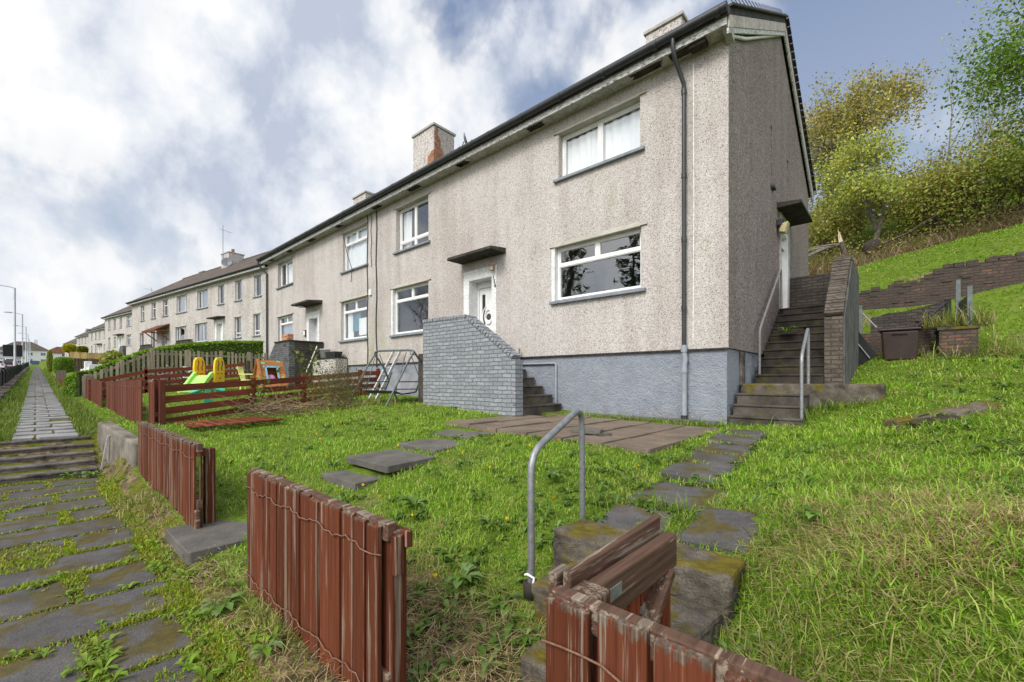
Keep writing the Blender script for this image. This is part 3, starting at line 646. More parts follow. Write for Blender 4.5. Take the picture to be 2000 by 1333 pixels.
M['leafy_dark'] = simple('dark_green_wreath', (.02, .04, .012), (.06, .08, .02), 40, rough=.9, bstr=.5)
TOP2 = lambda f: [(0, 1 - f, []), (1 - f, 1, [.5])]
X0 = -22.96
NW = []
def nw(a, b, z0, z1, rows, **k): NW.append((a - X0, b - X0, z0, z1, dict(rows=rows, **k)))
nw(-5.60, -3.60, 3.22, 4.38, TOP2(.33), reveal='white_paint', rv=.09)
nw(-5.50, -3.62, 5.86, 6.83, [(0, 1, [.5])], dep=.14, cur=[(.02, .40, 0, .95, 'curtain'), (.36, .56, 0, .97, 'curtain'), (.54, .98, 0, .96, 'curtain')])
nw(-11.97, -10.12, 2.92, 4.37, TOP2(.27), reveal='white_paint', rv=.09)
nw(-11.78, -10.12, 5.52, 6.86, [(0, .22, [.5]), (.22, 1, [.5])], dep=.14, cur=[(.05, .30, .0, .97, 'curtain')])
nw(-15.42, -13.56, 2.95, 4.38, TOP2(.28), cur=[(.02, .30, 0, .74, 'curtain'), (.26, .55, .2, .74, 'teal'), (.5, .98, .08, .55, 'curtain')])
nw(-15.30, -13.56, 5.48, 6.88, TOP2(.30), cur=[(.03, .97, .02, .98, 'curtain')])
nw(-21.65, -19.93, 3.20, 4.42, TOP2(.28), cur=[(.03, .97, .02, .7, 'blue_blind')])
nw(-21.65, -19.93, 5.80, 6.92, [(0, 1, [.36])], dep=.14, cur=[(.38, .97, .02, .98, 'curtain')])
ND = [dict(x0=-8.37 - X0, x1=-7.52 - X0, z0=2.12, z1=4.08, sur=.20, canopy=(-8.66 - X0, -7.06 - X0, 4.56, .52, 'canopy'), style='ring', rec=.34),
      dict(x0=-18.22 - X0, x1=-17.38 - X0, z0=2.12, z1=4.02, sur=.20, canopy=(-18.55 - X0, -16.96 - X0, 4.52, .60, 'canopy'), style='wreath', rec=.34)]
GH = [(4.06, 5.02, 3.16, 5.12), (3.12, 3.27, 5.72, 7.05), (4.93, 5.10, 5.9, 7.0)]
H1 = terrace('large pale pebble-dashed house block with blue-grey painted base, nearest to the viewer', 'terraced_house', (X0, 7.61, 0), 0, 20.88, NW, ND,
             [(-14.3 - X0, -12.98 - X0, 2.40, 3.40, 8.3, 11.15, [], 'harl_far'), (-5.05 - X0, -4.10 - X0, 3.35, 4.6, 8.6, 10.82, [], 'harl_far'), (-20.6 - X0, -19.4 - X0, 3.2, 4.3, 8.6, 10.75, [], 'harl_far')],
             'slate', 'harl', .25, near=True, gable_holes=GH)
LX = lambda x: x - X0
# exposed brick where render fell from the chimney corner
def brick_patch():
    ch = [o for o in H1.children if o.name.startswith('chimney')][0]; m = MB(); xr = LX(-12.98)
    out = [(2.40, 8.6), (2.40, 10.05), (2.44, 10.3), (2.42, 10.7), (2.46, 11.0), (2.58, 11.04), (2.60, 10.75), (2.72, 10.6), (2.70, 10.35), (2.86, 10.2), (2.84, 10.0), (3.06, 9.85), (3.02, 9.6), (3.14, 9.3), (3.0, 8.6)]
    m.prism([(xr + .002, y, z) for y, z in out], (.012, 0, 0)); m.prism([(xr + .012, 2.388, 8.7), (xr - .40, 2.388, 8.7), (xr - .42, 2.388, 9.5), (xr - .34, 2.388, 9.75), (xr - .36, 2.388, 9.98), (xr - .18, 2.388, 10.1), (xr + .012, 2.388, 10.15)], (0, .011, 0))
    m.build('exposed_brick', M['brick_orange'], ch)
brick_patch()

def near_house_details():
    T = H1; L = 20.88; E = 7.12; D = 8.35
    # verge: barge boards under the slate edge, on both rakes of the right gable
    for sgn in (1, -1):
        ya, yb = (-.30, D / 2 - .012) if sgn > 0 else (D + .30, D / 2 + .012); z = lambda y: E + .10 + ((y if sgn > 0 else D - y) + .36) * .585
        b = MB(); b.prism([(L + .072, ya, z(ya) - .005), (L + .072, yb, z(yb) - .005), (L + .072, yb, z(yb) - .20), (L + .072, ya, z(ya) - .20)], (.022, 0, 0)); b.build('barge_board', M['barge'], T)
        b = MB(); b.prism([(L + .055, ya, z(ya) - .205), (L + .055, yb, z(yb) - .205), (L + .055, yb, z(yb) - .29), (L + .055, ya, z(ya) - .29)], (.03, 0, 0)); b.build('barge_trim', M['peel'], T)
        b = MB(); n = 26
        for i in range(n):
            y0 = ya + (yb - ya) * i / n; y1 = ya + (yb - ya) * (i + .92) / n
            b.hexa([(L + .02, y0, z(y0) + .125), (L + .16, y0, z(y0) + .118), (L + .16, y1, z(y1) + .10), (L + .02, y1, z(y1) + .107)], [(L + .02, y0, z(y0) + .165), (L + .16, y0, z(y0) + .158), (L + .16, y1, z(y1) + .125), (L + .02, y1, z(y1) + .13)])
        b.build('verge_slates', M['slate'], T)
        if sgn > 0:
            for i in range(17):
                b = MB(); y0 = ya + .3 + (yb - ya - .4) * i / 16; b.tube([(L + .08, y0, z(y0) + .14), (L + .05, y0 + .02, z(y0) + .26), (L + .0, y0 - .03, z(y0) + .36)], .007, 5); b.build('verge_spike', M['black_iron'], T)
            c = MB(); c.tube([(L + .03, ya + .42, z(ya) - .19 + .12), (L + .035, ya + 1.2, z(ya + 1.2) - .36), (L + .03, yb - .1, z(yb) - .31)], .028, 6); c.build('cable_duct', M['white_paint'], T)
    c = MB(); c.hexa([(L - .02, -.29, E - .02), (L + .09, -.29, E - .02), (L + .09, -.004, E - .14), (L - .02, -.004, E - .14)], [(L - .02, -.29, E + .17), (L + .09, -.29, E + .17), (L + .09, -.004, E + .3), (L - .02, -.004, E + .3)]); c.build('eaves_end', M['soffit'], T, bevel=.006)
    c = MB(); c.box(L - .55, L - .28, -.27, -.10, E - .07, E + .0); c.box(L - .9, L - .56, -.26, -.08, E - .01, E); c.build('loose_soffit', M['rot'], T)
    # downpipes
    x = LX(-2.78); p = MB(); gyy, gzz = -.405, E + .13
    p.tube([(x - .06, gyy, gzz), (x - .06, gyy, gzz - .14), (x - .05, gyy + .06, gzz - .30), (x, -.065, gzz - .62), (x, -.065, gzz - .75), (x, -.065, 2.08)], .036, 10)
    for zz in (6.45, 5.0, 3.9, 2.7): p.tube([(x, -.065, zz), (x, -.065, zz + .09)], .045, 10)
    p.build('downpipe', M['black_pipe'], T)
    p = MB(); p.tube([(x, -.06, 2.10), (x, -.06, 1.98)], .055, 10); p.tube([(x, -.06, 1.98), (x + .02, -.055, 1.86), (x + .005, -.055, 1.75), (x, -.05, .86)], .044, 10); p.tube([(x, -.055, 1.7), (x, -.055, 1.62)], .055, 10)
    p.build('downpipe_foot', M['grey_pipe'], T)
    p = MB(); p.tube([(x, -.05, .88), (x, -.05, .74)], .058, 10); p.build('downpipe_shoe', M['black_pipe'], T)
    p = MB(); p.tube([(x + .14, -.012, 6.95), (x + .15, -.012, 4.5), (x + .135, -.012, 2.1)], .011, 6); p.build('white_cable', M['white_paint'], T)
    x = .05; p = MB(); p.tube([(x - .1, gyy, gzz), (x - .1, gyy, gzz - .2), (x + .02, -.065, gzz - .6), (x + .02, -.065, 1.2)], .045, 8); p.build('downpipe', M['black_pipe'], T)
    # cables by the party line
    for xx, top, bot, r in ((LX(-12.92), 7.1, 1.9, .022), (LX(-13.50), 7.1, 2.0, .016), (LX(-13.25), 7.1, 5.3, .010)):
        p = MB(); p.tube([(xx + .03 * math.sin(i * 1.7), -.02, top + (bot - top) * i / 9) for i in range(10)], r, 5); p.build('cable', M['black_pipe'], T)
    p = MB(); p.tube([(LX(-14.6), -.40, 7.25), (LX(-14.55), -.36, 6.6), (LX(-14.45), -.25, 5.9), (LX(-14.4), -.10, 5.4), (LX(-14.6), -.04, 5.0)], .012, 5); p.build('loose_cable', M['black_pipe'], T)
    p = MB(); p.box(LX(-13.36), LX(-13.22), -.06, 0, 4.35, 4.55); p.build('junction_box', M['white'], T, bevel=.01)
    # meter pipe on the painted base
    p = MB(); p.tube([(LX(-6.7), .0, 1.86), (LX(-5.60), .0, 1.86), (LX(-5.57), .0, 1.83), (LX(-5.57), .0, .86)], .022, 8); p.build('waste_pipe', M['grey_pipe'], T)
    # plinth render cap line and gable foot strip
    p = MB(); p.box(.0, L - .002, -.012, .03, 2.0, 2.03); p.build('drip_edge', M['rot'], T)
    p = MB(); p.box(L - .03, L + .02, .75, .95, 1.40, 1.99); p.build('plinth_post', M['conc_street'], T)
    # gable door canopy, lamp, door, slit windows
    c = MB(); c.hexa([(L, 3.72, 5.42), (L + .48, 3.72, 5.42), (L + .48, 5.35, 5.42), (L, 5.35, 5.42)], [(L, 3.72, 5.55), (L + .47, 3.73, 5.50), (L + .47, 5.34, 5.50), (L, 5.35, 5.55)]); c.build('door_canopy', M['canopy'], T, bevel=.008)
    f = MB(); f.box(L - .20, L + .012, 4.06, 4.13, 3.16, 5.12); f.box(L - .20, L + .012, 4.92, 5.04, 3.16, 5.12); f.box(L - .20, L + .012, 4.13, 4.92, 5.0, 5.12); f.box(L - .16, L - .11, 4.13, 4.92, 3.18, 5.0); f.build('door', M['white'], T, bevel=.006)
    f = MB(); f.box(L - .004, L + .03, 4.02, 4.10, 3.16, 5.42); f.box(L - .004, L + .03, 5.00, 5.12, 3.16, 5.42); f.box(L - .004, L + .028, 4.10, 5.00, 5.12, 5.42); f.build('door_surround', M['soffit'], T, bevel=.006)
    lm = MB(); lm.box(L, L + .12, 3.66, 3.86, 5.0, 5.14); lb = lm.build('wall_lamp', M['black_pipe'], T, bevel=.01)
    lm = MB(); lm.hexa([(L + .05, 3.68, 4.86), (L + .16, 3.68, 4.83), (L + .16, 3.90, 4.83), (L + .05, 3.90, 4.86)], [(L + .10, 3.67, 5.03), (L + .23, 3.67, 5.06), (L + .23, 3.91, 5.06), (L + .10, 3.91, 5.03)]); lm.build('lamp_shade', M['yellowed'], lb, bevel=.012)
    for a, b, c_, d in GH[1:]:
        w = MB(); w.box(L - .16, L - .12, a, b, c_, d); wn = w.build('slit_window', M['white'], T)
        w = MB(); w.quad((L - .115, a + .03, c_ + .03), (L - .115, b - .03, c_ + .03), (L - .115, b - .03, d - .03), (L - .115, a + .03, d - .03)); w.build('pane', M['car_glass'], wn)
        w = MB(); w.box(L - .1, L + .07, a - .04, b + .04, c_ - .05, c_ - .002); w.build('sill', M['black_iron'], wn)
    # lamp and number by the front door
    lm = MB(); lm.lathe([(0, 0), (.055, 0), (.06, .02), (.05, .03), (.05, .13), (.062, .14), (.062, .17), (0, .17)], (LX(-7.44), -.10, 4.18), n=14); lm.box(LX(-7.44) - .02, LX(-7.44) + .02, -.07, -.02, 4.22, 4.30); lm.build('wall_lamp', M['copper'], T)
    lm = MB(); lm.lathe([(.0, 0), (.10, .0), (.11, .03), (.06, .07), (0, .075)], (LX(-18.2), -.34, 4.51), (0, 0, -1), n=16); lm.build('canopy_lamp', M['white'], T)
    lm = MB(); lm.box(LX(-18.62), LX(-18.44), -.07, 0, 3.32, 3.58); lm.build('mail_box', M['black_iron'], T, bevel=.01)
    lm = MB(); lm.box(LX(-18.60), LX(-18.46), -.075, -.07, 3.36, 3.54); lm.build('mail_flap', M['white'], T)
    cr = lambda s, x, z, n: (s, x, z, n)
    for k, (ch, x, z) in enumerate((('1', -7.455, 4.02), ('5', -7.425, 3.92), ('6', -7.395, 3.82))):
        cu = bpy.data.curves.new('digit', 'FONT'); cu.body = ch; cu.size = .13; cu.extrude = .006; cu.align_x = 'CENTER'; cu.align_y = 'CENTER'
        tmp = bpy.data.objects.new('digit', cu); C.objects.link(tmp); dg = bpy.context.evaluated_depsgraph_get(); me = bpy.data.meshes.new_from_object(tmp.evaluated_get(dg)); bpy.data.objects.remove(tmp)
        me.materials.clear(); me.materials.append(M['black_iron']); o = bpy.data.objects.new('house_number', me); C.objects.link(o); o.parent = T; o.rotation_euler = (R(90), 0, 0); o.location = (LX(x), -.03, z)
near_house_details()

# neighbouring blocks, stepping up the street
def far_rows():
    P1 = [(0, 1, [])]; A = R(8.5)
    s2 = lambda a, b: (21.1 - a, 21.1 - b)
    w = []
    U = [(18.7, 17.85), (16.05, 15.05), (13.4, 12.3), (10.5, 8.5), (6.55, 4.72), (3.0, 2.1), (.4, -.5), (-2.2, -3.1)]
    Lw = [(19.0, 18.0), (16.2, 15.25), (10.7, 8.6), (6.9, 4.85), (.5, -.42), (-2.1, -2.95)]
    for k, (a, b) in enumerate(U):
        x0, x1 = s2(a, b); big = x1 - x0 > 1.4; w.append((x0, x1, 5.50, 6.85, dict(rows=[(0, 1, [.32 if k == 4 else .72])] if big else [(0, 1, [])] if k > 3 else TOP2(.35)[:1] + [(.65, 1, [])], cur=[(.06, .94, .02, .98, 'curtain')] if big else [(.45, .95, .02, .98, 'curtain')] if k % 2 else [])))
    for k, (a, b) in enumerate(Lw):
        x0, x1 = s2(a, b); big = x1 - x0 > 1.4; w.append((x0, x1, 2.35 if k < 2 else 2.95, 4.35, dict(rows=[(0, 1, [.25, .75])] if k == 2 else [(0, 1, [.62])] if k == 3 else [(0, .22, []), (.22, 1, [])], cur=[(.04, .3, .02, .98, 'curtain'), (.72, .96, .02, .98, 'curtain')] if big else [])))
    d = [dict(x0=21.1 - 13.7, x1=21.1 - 12.6, z0=2.1, z1=4.1, canopy=(21.1 - 14.9, 21.1 - 11.9, 4.15, .5, 'tiled'), style='half', near=False), dict(x0=21.1 - 3.25, x1=21.1 - 2.35, z0=2.1, z1=4.1, sur=.2, canopy=(21.1 - 3.7, 21.1 - 1.9, 4.45, .5, 'canopy'), near=False)]
    def put(name_lab, p0, ang, L, zoff, w, d, ch, tiles='tiles'):
        dirv = (-math.cos(ang), -math.sin(ang)); x, y = p0
        d = [{k: v for k, v in e.items() if k != 'near'} for e in d]
        return terrace(name_lab, 'terraced_house', (x, y, zoff), ang, L, w, d, ch, tiles, 'harl_far', -1.2)
    le = (-33.7 - 21.1 * math.cos(A), 9.3 - 21.1 * math.sin(A))
    put('pale two-storey house block with a tiled porch and brown roof, behind the hedge', le, A, 25.2, 1.45, w, d,
        [(11.3, 12.7, 3.0, 4.2, 8.3, 11.0, [(12.3, 3.5)], 'harl_far'), (3.6, 4.6, 4.2, 5.2, 8.8, 10.75, [], 'harl_far')])
    def generic(L, seed, n3=3):
        r = random.Random(seed); ww = []
        xs = [1.6, 4.0, 6.4, 9.2, 12.6, 15.6, 18.2]
        for k, x in enumerate(xs): ww.append((x, x + (1.7 if k in (3, 4) else .85), 5.5, 6.85, dict(rows=TOP2(.3) if k in (3, 4) else [(0, 1, [])], cur=[(.1, .9, 0, 1, 'curtain')] if r.random() < .5 else [])))
        for k, x in enumerate(xs):
            if k == 2: continue
            ww.append((x, x + (1.7 if k in (3, 4) else .85), 2.9, 4.35, dict(rows=TOP2(.3) if k in (3, 4) else [(0, .7, []), (.7, 1, [])], cur=[])))
        dd = [dict(x0=6.3, x1=7.2, z0=2.1, z1=4.1, sur=.18, canopy=(5.4, 8.2, 4.45, .55, 'canopy'))]
        return ww, dd
    A9 = R(9)
    for lab, p, z, sd_, ch in (('pale two-storey house block with dark canopy, third along the street beyond the porch house', (-86.6, 6.8), 3.2, 1, []),
                              ('distant pale house block with brown roof, fourth along the street', (-117, 6.9), 3.6, 2, [(9, 10, 3.4, 4.6, 8.3, 10.9, [], 'harl_far')]),
                              ('small distant pale house block, fifth along the street', (-146, 6.6), 4.4, 3, [(6, 7, 3.4, 4.6, 8.3, 10.9, [], 'harl_far')]),
                              ('farthest house block of the row with brown roof and two chimneys above the yellow bush', (-178, 5.6), 4.4, 4, [(6, 7.2, 3.0, 4.2, 8.3, 11.6, [], 'harl_far'), (13, 14.2, 3.0, 4.2, 8.3, 11.6, [], 'harl_far')])):
        ww, dd = generic(21, sd_); put(lab, p, A9, 21, z, ww, dd, ch)
far_rows()
# ------------------------------------------------------------------ surveyed points: where a line of sight meets a real plane
_c, _s = .743 / math.hypot(.743, .670), .670 / math.hypot(.743, .670)
def survey(u, v, X=None, Y=None, Z=None):
    a = (u - 1000) / 839.0; d = (_c * a - _s, _s * a + _c, -(v - 742) / 839.0)
    t = X / d[0] if X is not None else Y / d[1] if Y is not None else (Z - EYE) / d[2]
    return Vector((d[0] * t, d[1] * t, EYE + d[2] * t))

# ------------------------------------------------------------------ path, street, patio
def slab_poly(mb, x0, x1, y0, y1, z, th, jag=.012, corner=.04, tilt=0.0):
    pts = []
    for (cx, cy, sx, sy) in ((x0, y0, 1, 1), (x1, y0, -1, 1), (x1, y1, -1, -1), (x0, y1, 1, -1)):
        k = corner * random.uniform(.3, 1.2); j = lambda: random.uniform(-jag, jag)
        a = (cx + sx * k + j(), cy + j()); b = (cx + j(), cy + sy * k + j())
        pts += [b, a] if (sx > 0) == (sy > 0) else [a, b]
        if (sx, sy) in ((1, 1), (-1, 1)):   # wavering long edge
            pass
    tx, ty = random.uniform(-tilt, tilt), random.uniform(-tilt, tilt); mx, my = (x0 + x1) / 2, (y0 + y1) / 2
    P = [(x, y, z - th) for x, y in pts]; top = [(x, y, z + (x - mx) * tx + (y - my) * ty) for x, y in pts]
    n = len(pts); mb.add(P + top, [tuple(range(n, 2 * n))] + [(i, (i + 1) % n, n + (i + 1) % n, n + i) for i in range(n)])

PATH_SLABS = []
pm = MB(); x = -4.66 + .58 * 9; k = 0
while x > -9.3:
    r0, r1 = x - .58, x; off = 0.0 if k % 2 else .44; y = off - 3.1 + random.uniform(-.03, .03)
    while y < .60:
        ye = y + .88 + random.uniform(-.02, .05); g = random.uniform(.03, .10); ye2 = min(ye, .62 + random.uniform(-.06, .04))
        if ye2 - y > .22:
            gx0 = random.uniform(.016, .045); s_ = (r0 + gx0, r1 - random.uniform(.016, .04), y, ye2); PATH_SLABS.append(s_); slab_poly(pm, *s_, .012 + random.uniform(-.005, .004), .06, .012, .035, .010)
        y = ye + g
    x -= .58; k += 1
tag(pm.build('path', M['path_slab'], bevel=.006), kind='structure')
pm = MB(); x = -10.72; k = 0; UP_SLABS = []
while x > -120:
    st = .58 if x > -60 else 1.16; z = float(zpath(np.array(x - st / 2))) + .016
    for (a, b) in (((-.26, .20), (.23, .52)) if k % 2 else ((-.26, -.02), (.01, .52))):
        if x > -60 and random.random() < .04: continue
        slab_poly(pm, x - st + .02, x - .02, a, b, z, .08, .008, .03, .01); UP_SLABS.append((x - st, x, a, b))
    x -= st; k += 1
tag(pm.build('upper_path', M['path_up']), kind='structure')
rd = MB()
for i in range(26):
    a, b = -12 - 10.5 * i, -12 - 10.5 * (i + 1); za, zb_ = [float(zpath(np.array(q))) - .275 for q in (a, b)]
    rd.quad((a, -2.2, za), (a, -9.5, za), (b, -9.5, zb_), (b, -2.2, zb_))
tag(rd.build('road', M['asphalt']), kind='structure')
pt = MB()
for i in range(6):
    for j in range(4):
        x0, x1 = -5.45 + .575 * i, -5.45 + .575 * (i + 1); y0, y1 = 4.42 + .66 * j, 4.42 + .66 * (j + 1)
        if i == 0 and j == 3: continue
        slab_poly(pt, x0 + .008, x1 - .008, y0 + .008, y1 - .008, .735 + .028 * (-2 - (x0 + x1) / 2) + random.uniform(-.007, .007), .12, .006, .012, .012)
tag(pt.build('patio', M['patio'], bevel=.006), kind='structure')
tag_ = MB(); tag_.box(-5.5, -2.2, 7.3, 7.575, .70, .815); tag(tag_.build('plinth_kerb', M['conc_slab'], bevel=.01), kind='structure')

# stepping slabs of the two garden paths
def garden_slab(label, x0, x1, y0, y1, z, th=.09, mat='conc_slab', grp='stepping slabs of the garden paths', rot=0.0, tz=0.0, name='stepping_slab'):
    m = MB(); cx, cy = (x0 + x1) / 2, (y0 + y1) / 2; slab_poly(m, x0 - cx, x1 - cx, y0 - cy, y1 - cy, 0, th, .008, .02, .012)
    gy_ = math.atan2(gz(cx, cy + .3) - gz(cx, cy - .3), .6) * .8 if mat == 'path_slab' else tz; gx_ = -math.atan2(gz(cx + .3, cy) - gz(cx - .3, cy), .6) * .8 if mat == 'path_slab' else 0
    o = m.build(name, M[mat], bevel=.008); o.location = (cx, cy, z); o.rotation_euler = (gy_, gx_, rot); return tag(o, label, 'paving slab', grp)
garden_slab('thick grey slab bridging the gap between the two near red fences', -4.88, -4.06, .78, 1.42, .165, .10, name='entrance_slab')
garden_slab('dark slab half hidden behind the nearest full red fence, lowest of the left garden path', -4.85, -4.02, 1.55, 2.02, .315, .08)
garden_slab('short thick slab step below the broad speckled slab', -4.82, -4.06, 2.14, 2.52, .455, .14)
garden_slab('broad speckled slab step in mid lawn, overhanging the step below', -4.88, -3.98, 2.46, 3.10, .60, .07, tz=.03)
garden_slab('sunken slab in the grass just above the broad speckled slab', -4.95, -4.15, 3.22, 3.80, .665, .07, tz=.04)
garden_slab('sunken slab in the grass against the patio corner', -5.1, -4.3, 3.86, 4.38, .735, .07, tz=.04)
for (x0, x1, y0, y1, lab) in ((-1.55, -1.12, 2.45, 2.80, 'dark slab left of the open gate top, first after the mossy steps'), (-1.05, -.62, 2.62, 3.06, 'dark slab right of the open gate top, beside the long grass'),
        (-1.62, -1.02, 3.12, 3.75, 'large dark slab of the right garden path, behind the gate'), (-1.70, -1.16, 3.98, 4.40, 'dark slab of the right path with weeds across its near edge'),
        (-1.72, -1.18, 4.50, 4.95, 'dark slab midway along the right path'), (-1.78, -1.25, 5.06, 5.55, 'dark slab of the right path level with the patio corner'),
        (-1.86, -1.32, 5.68, 6.16, 'mossy dark slab second from the foot of the side stairs'), (-1.9, -1.35, 6.3, 6.85, 'dark slab nearest the foot of the side stairs')):
    garden_slab(lab, x0, x1, y0, y1 + .12, gz((x0 + x1) / 2, (y0 + y1) / 2) + .024, .06, 'path_slab', rot=random.uniform(-.05, .05))
o = garden_slab('loose grey slab offcut lying on the patio', -3.35, -2.95, 4.92, 5.14, .83, .05, 'conc_slab', None, .3, name='loose_slab'); o['category'] = 'slab'
o = garden_slab('second thinner slab offcut under the loose grey offcut on the patio', -3.40, -2.86, 4.98, 5.20, .785, .03, 'conc_street', None, -.15, name='loose_slab'); o['category'] = 'slab'

# ------------------------------------------------------------------ concrete steps
def flight(mb, x0, x1, y0, y1, z0, rise, going, n, axis='y', sgn=1, zfloor=0):
    """solid steps; axis 'x': climb along -x (sgn -1)"""
    for i in range(n):
        zz = z0 + rise * (i + 1)
        if axis == 'y':
            a = y0 + going * i; b = y0 + going * (i + 1) if i < n - 1 else y1; mb.box(x0, x1, a, b, zfloor, zz - .035); mb.box(x0 - .002, x1 + .002, a - .018, b - .002, zz - .035, zz)
        else:
            a = x0 - going * i; b = x0 - going * (i + 1) if i < n - 1 else x1; mb.box(b, a, y0, y1, zfloor, zz - .035); mb.box(b + .002, a + .018, y0 - .002, y1 + .002, zz - .035, zz)
m = MB(); flight(m, -9.45, -10.68, -2.3, .66, 0, .10, .30, 5, 'x', zfloor=-.2)
tag(m.build('street_steps', M['conc_street'], bevel=.012), 'worn concrete street steps streaked with dirt, joining the two levels of path', 'steps')
m = MB(); flight(m, -5.42, -8.55, 6.125, 7.60, .80, .188, .25, 7, 'x', zfloor=.5)
tag(m.build('door_steps', M['conc_step'], bevel=.012), 'brown concrete steps to the white front door, behind the grey brick wall', 'steps')
S = thing('side_stairs', 'long dark concrete stairs climbing along the side of the nearest house', 'stairs', (-1.5, 7.6, .8))
m = MB(S.location); flight(m, -2.06, -1.06, 7.56, 8.24, .74, .177, .225, 3, 'y', zfloor=.4); m.build('lower_flight', M['conc_step'], S, bevel=.012)
m = MB(S.location); m.box(-2.06, -.16, 8.235, 9.2, .8, 1.43); m.build('landing', M['conc_moss'], S, bevel=.02)
m = MB(S.location); flight(m, -2.05, -.985, 9.18, 12.82, 1.43, .170, .25, 10, 'y', zfloor=1.0); m.build('upper_flight', M['conc_dark'], S, bevel=.012)
# mossy steps just inside the open gate
for (x0, x1, y0, y1, z0, z1, lab) in ((-1.27, -.66, 1.46, 1.80, .0, .27, 'lowest mossy concrete step inside the open gate'), (-1.45, -.62, 1.79, 2.14, .1, .42, 'middle mossy concrete step inside the open gate'), (-1.60, -.60, 2.13, 2.46, .2, .575, 'topmost mossy concrete step, below the dark slabs')):
    m = MB(((x0 + x1) / 2, y0, z0)); r = lambda s=.02: random.uniform(-s, s)
    m.hexa([(x0 + r(), y0 + r(), z0), (x1 + r(), y0 + r(), z0), (x1 + r(), y1, z0), (x0 + r(), y1, z0)], [(x0 + r(), y0 + r(.03), z1 + r(.01)), (x1 + r(.03), y0 + r(.03), z1 + r(.015)), (x1 + r(), y1, z1 + r(.01)), (x0 + r(), y1, z1 + r(.01))])
    o = m.build('mossy_step', M['conc_moss'], bevel=.022); tag(o, lab, 'step', 'mossy steps inside the gate')
    ms = o.modifiers.new('sub', 'SUBSURF'); ms.subdivision_type = 'SIMPLE'; ms.levels = ms.render_levels = 5
    tx = bpy.data.textures.get('rough_stone') or bpy.data.textures.new('rough_stone', 'CLOUDS'); tx.noise_scale = .09; tx.noise_depth = 3
    dm = o.modifiers.new('rough', 'DISPLACE'); dm.texture = tx; dm.texture_coords = 'GLOBAL'; dm.strength = .035; dm.mid_level = .5

# ------------------------------------------------------------------ walls
def poly_wall(mb, prof, axis, c0, c1, m=0):
    """profile (a, z) extruded across c0..c1; axis 'x': profile runs along x"""
    if axis == 'x': mb.prism([(a, c0, z) for a, z in prof], (0, c1 - c0, 0), m)
    else: mb.prism([(c0, a, z) for a, z in prof][::-1], (c1 - c0, 0, 0), m)
def coping(mb, pts, across, width, th, axis, step=.085):
    """bricks on edge following a line of (a, z) points"""
    for (a0, z0), (a1, z1) in zip(pts[:-1], pts[1:]):
        L = math.hypot(a1 - a0, z1 - z0); n = max(1, int(L / step))
        for i in range(n):
            f0, f1 = i / n + .006 / L, (i + 1) / n - .006 / L; j = random.uniform(-.006, .006)
            p, q = (a0 + (a1 - a0) * f0, z0 + (z1 - z0) * f0), (a0 + (a1 - a0) * f1, z0 + (z1 - z0) * f1); nx, nz = -(z1 - z0) / L, (a1 - a0) / L
            if nz < 0: nx, nz = -nx, -nz
            c = [(p[0], p[1]), (q[0], q[1]), (q[0] + nx * (th + j), q[1] + nz * (th + j)), (p[0] + nx * (th + j), p[1] + nz * (th + j))]
            w0, w1 = across - width / 2 + j, across + width / 2 + j
            if axis == 'x': mb.prism([(a, w0, z) for a, z in c], (0, w1 - w0, 0))
            else: mb.prism([(w0, a, z) for a, z in c], (w1 - w0, 0, 0))
B = thing('stair_wall', 'grey painted brick wall with a sloping top, screening the front door steps', 'wall', (-6.6, 6.0, .8))
m = MB(B.location); poly_wall(m, [(-8.05, .6), (-5.24, .6), (-5.24, 1.86), (-5.34, 1.88), (-6.62, 2.75), (-8.05, 2.78)], 'x', 5.90, 6.12); m.box(-8.05, -7.83, 6.12, 7.58, .6, 2.78); m.build('wall', M['brick_paint'], B, bevel=.008)
m = MB(B.location); coping(m, [(-8.06, 2.782), (-6.62, 2.755)], 6.01, .235, .085, 'x'); coping(m, [(-6.60, 2.75), (-5.33, 1.885)], 6.01, .235, .085, 'x'); m.build('coping', M['brick_paint'], B, bevel=.006)
m = MB((-5.35, 7.5, 1.9)); m.tube([(-6.55, 7.52, 1.70), (-6.55, 7.52, 2.22)], .02, 6); tag(m.build('rail_post', M['rail_paint']), 'short grey rail post standing beside the white front door', 'post')
B = thing('stair_wall', 'dark brick stair block in front of the second front door, left of the swing seat', 'wall', (-17.6, 6.4, 1.2))
m = MB(B.location); poly_wall(m, [(-19.6, .8), (-16.85, .8), (-16.85, 2.93), (-18.25, 2.93), (-19.6, 1.75)], 'x', 6.30, 6.52); m.build('wall', M['brick_grey'], B, bevel=.006)
m = MB(B.location); m.box(-17.06, -16.845, 6.525, 7.59, .8, 2.925); m.build('end_wall', M['brick_dark'], B, bevel=.006)
m = MB(B.location); m.box(-18.25, -16.82, 6.27, 6.55, 2.934, 2.985); m.box(-17.09, -16.82, 6.551, 7.58, 2.934, 2.985); m.build('coping', M['conc_dark'], B, bevel=.008)
m = MB((-16.9, 6.6, 2.99))
for k in range(9): m.box(-17.05 + (k % 3) * .03 - .45, -16.85 + (k % 3) * .02 - .42 + .25, 6.3 + random.uniform(-.02, .02), 6.52, 2.988 + .052 * (k // 2) * .9, 2.988 + .052 * (k // 2) * .9 + .044)
tag(m.build('brick_stack', M['terracotta'], bevel=.004), 'small stack of red tiles on the dark brick stair block', 'tile stack')
m = MB((-16.0, 7.4, 1.0)); m.box(-16.78, -14.9, 7.15, 7.57, .9, 2.26); lw = m.build('low_wall', M['harl_far']); tag(lw, 'low rendered wall with a dark top under the white bucket', 'wall')
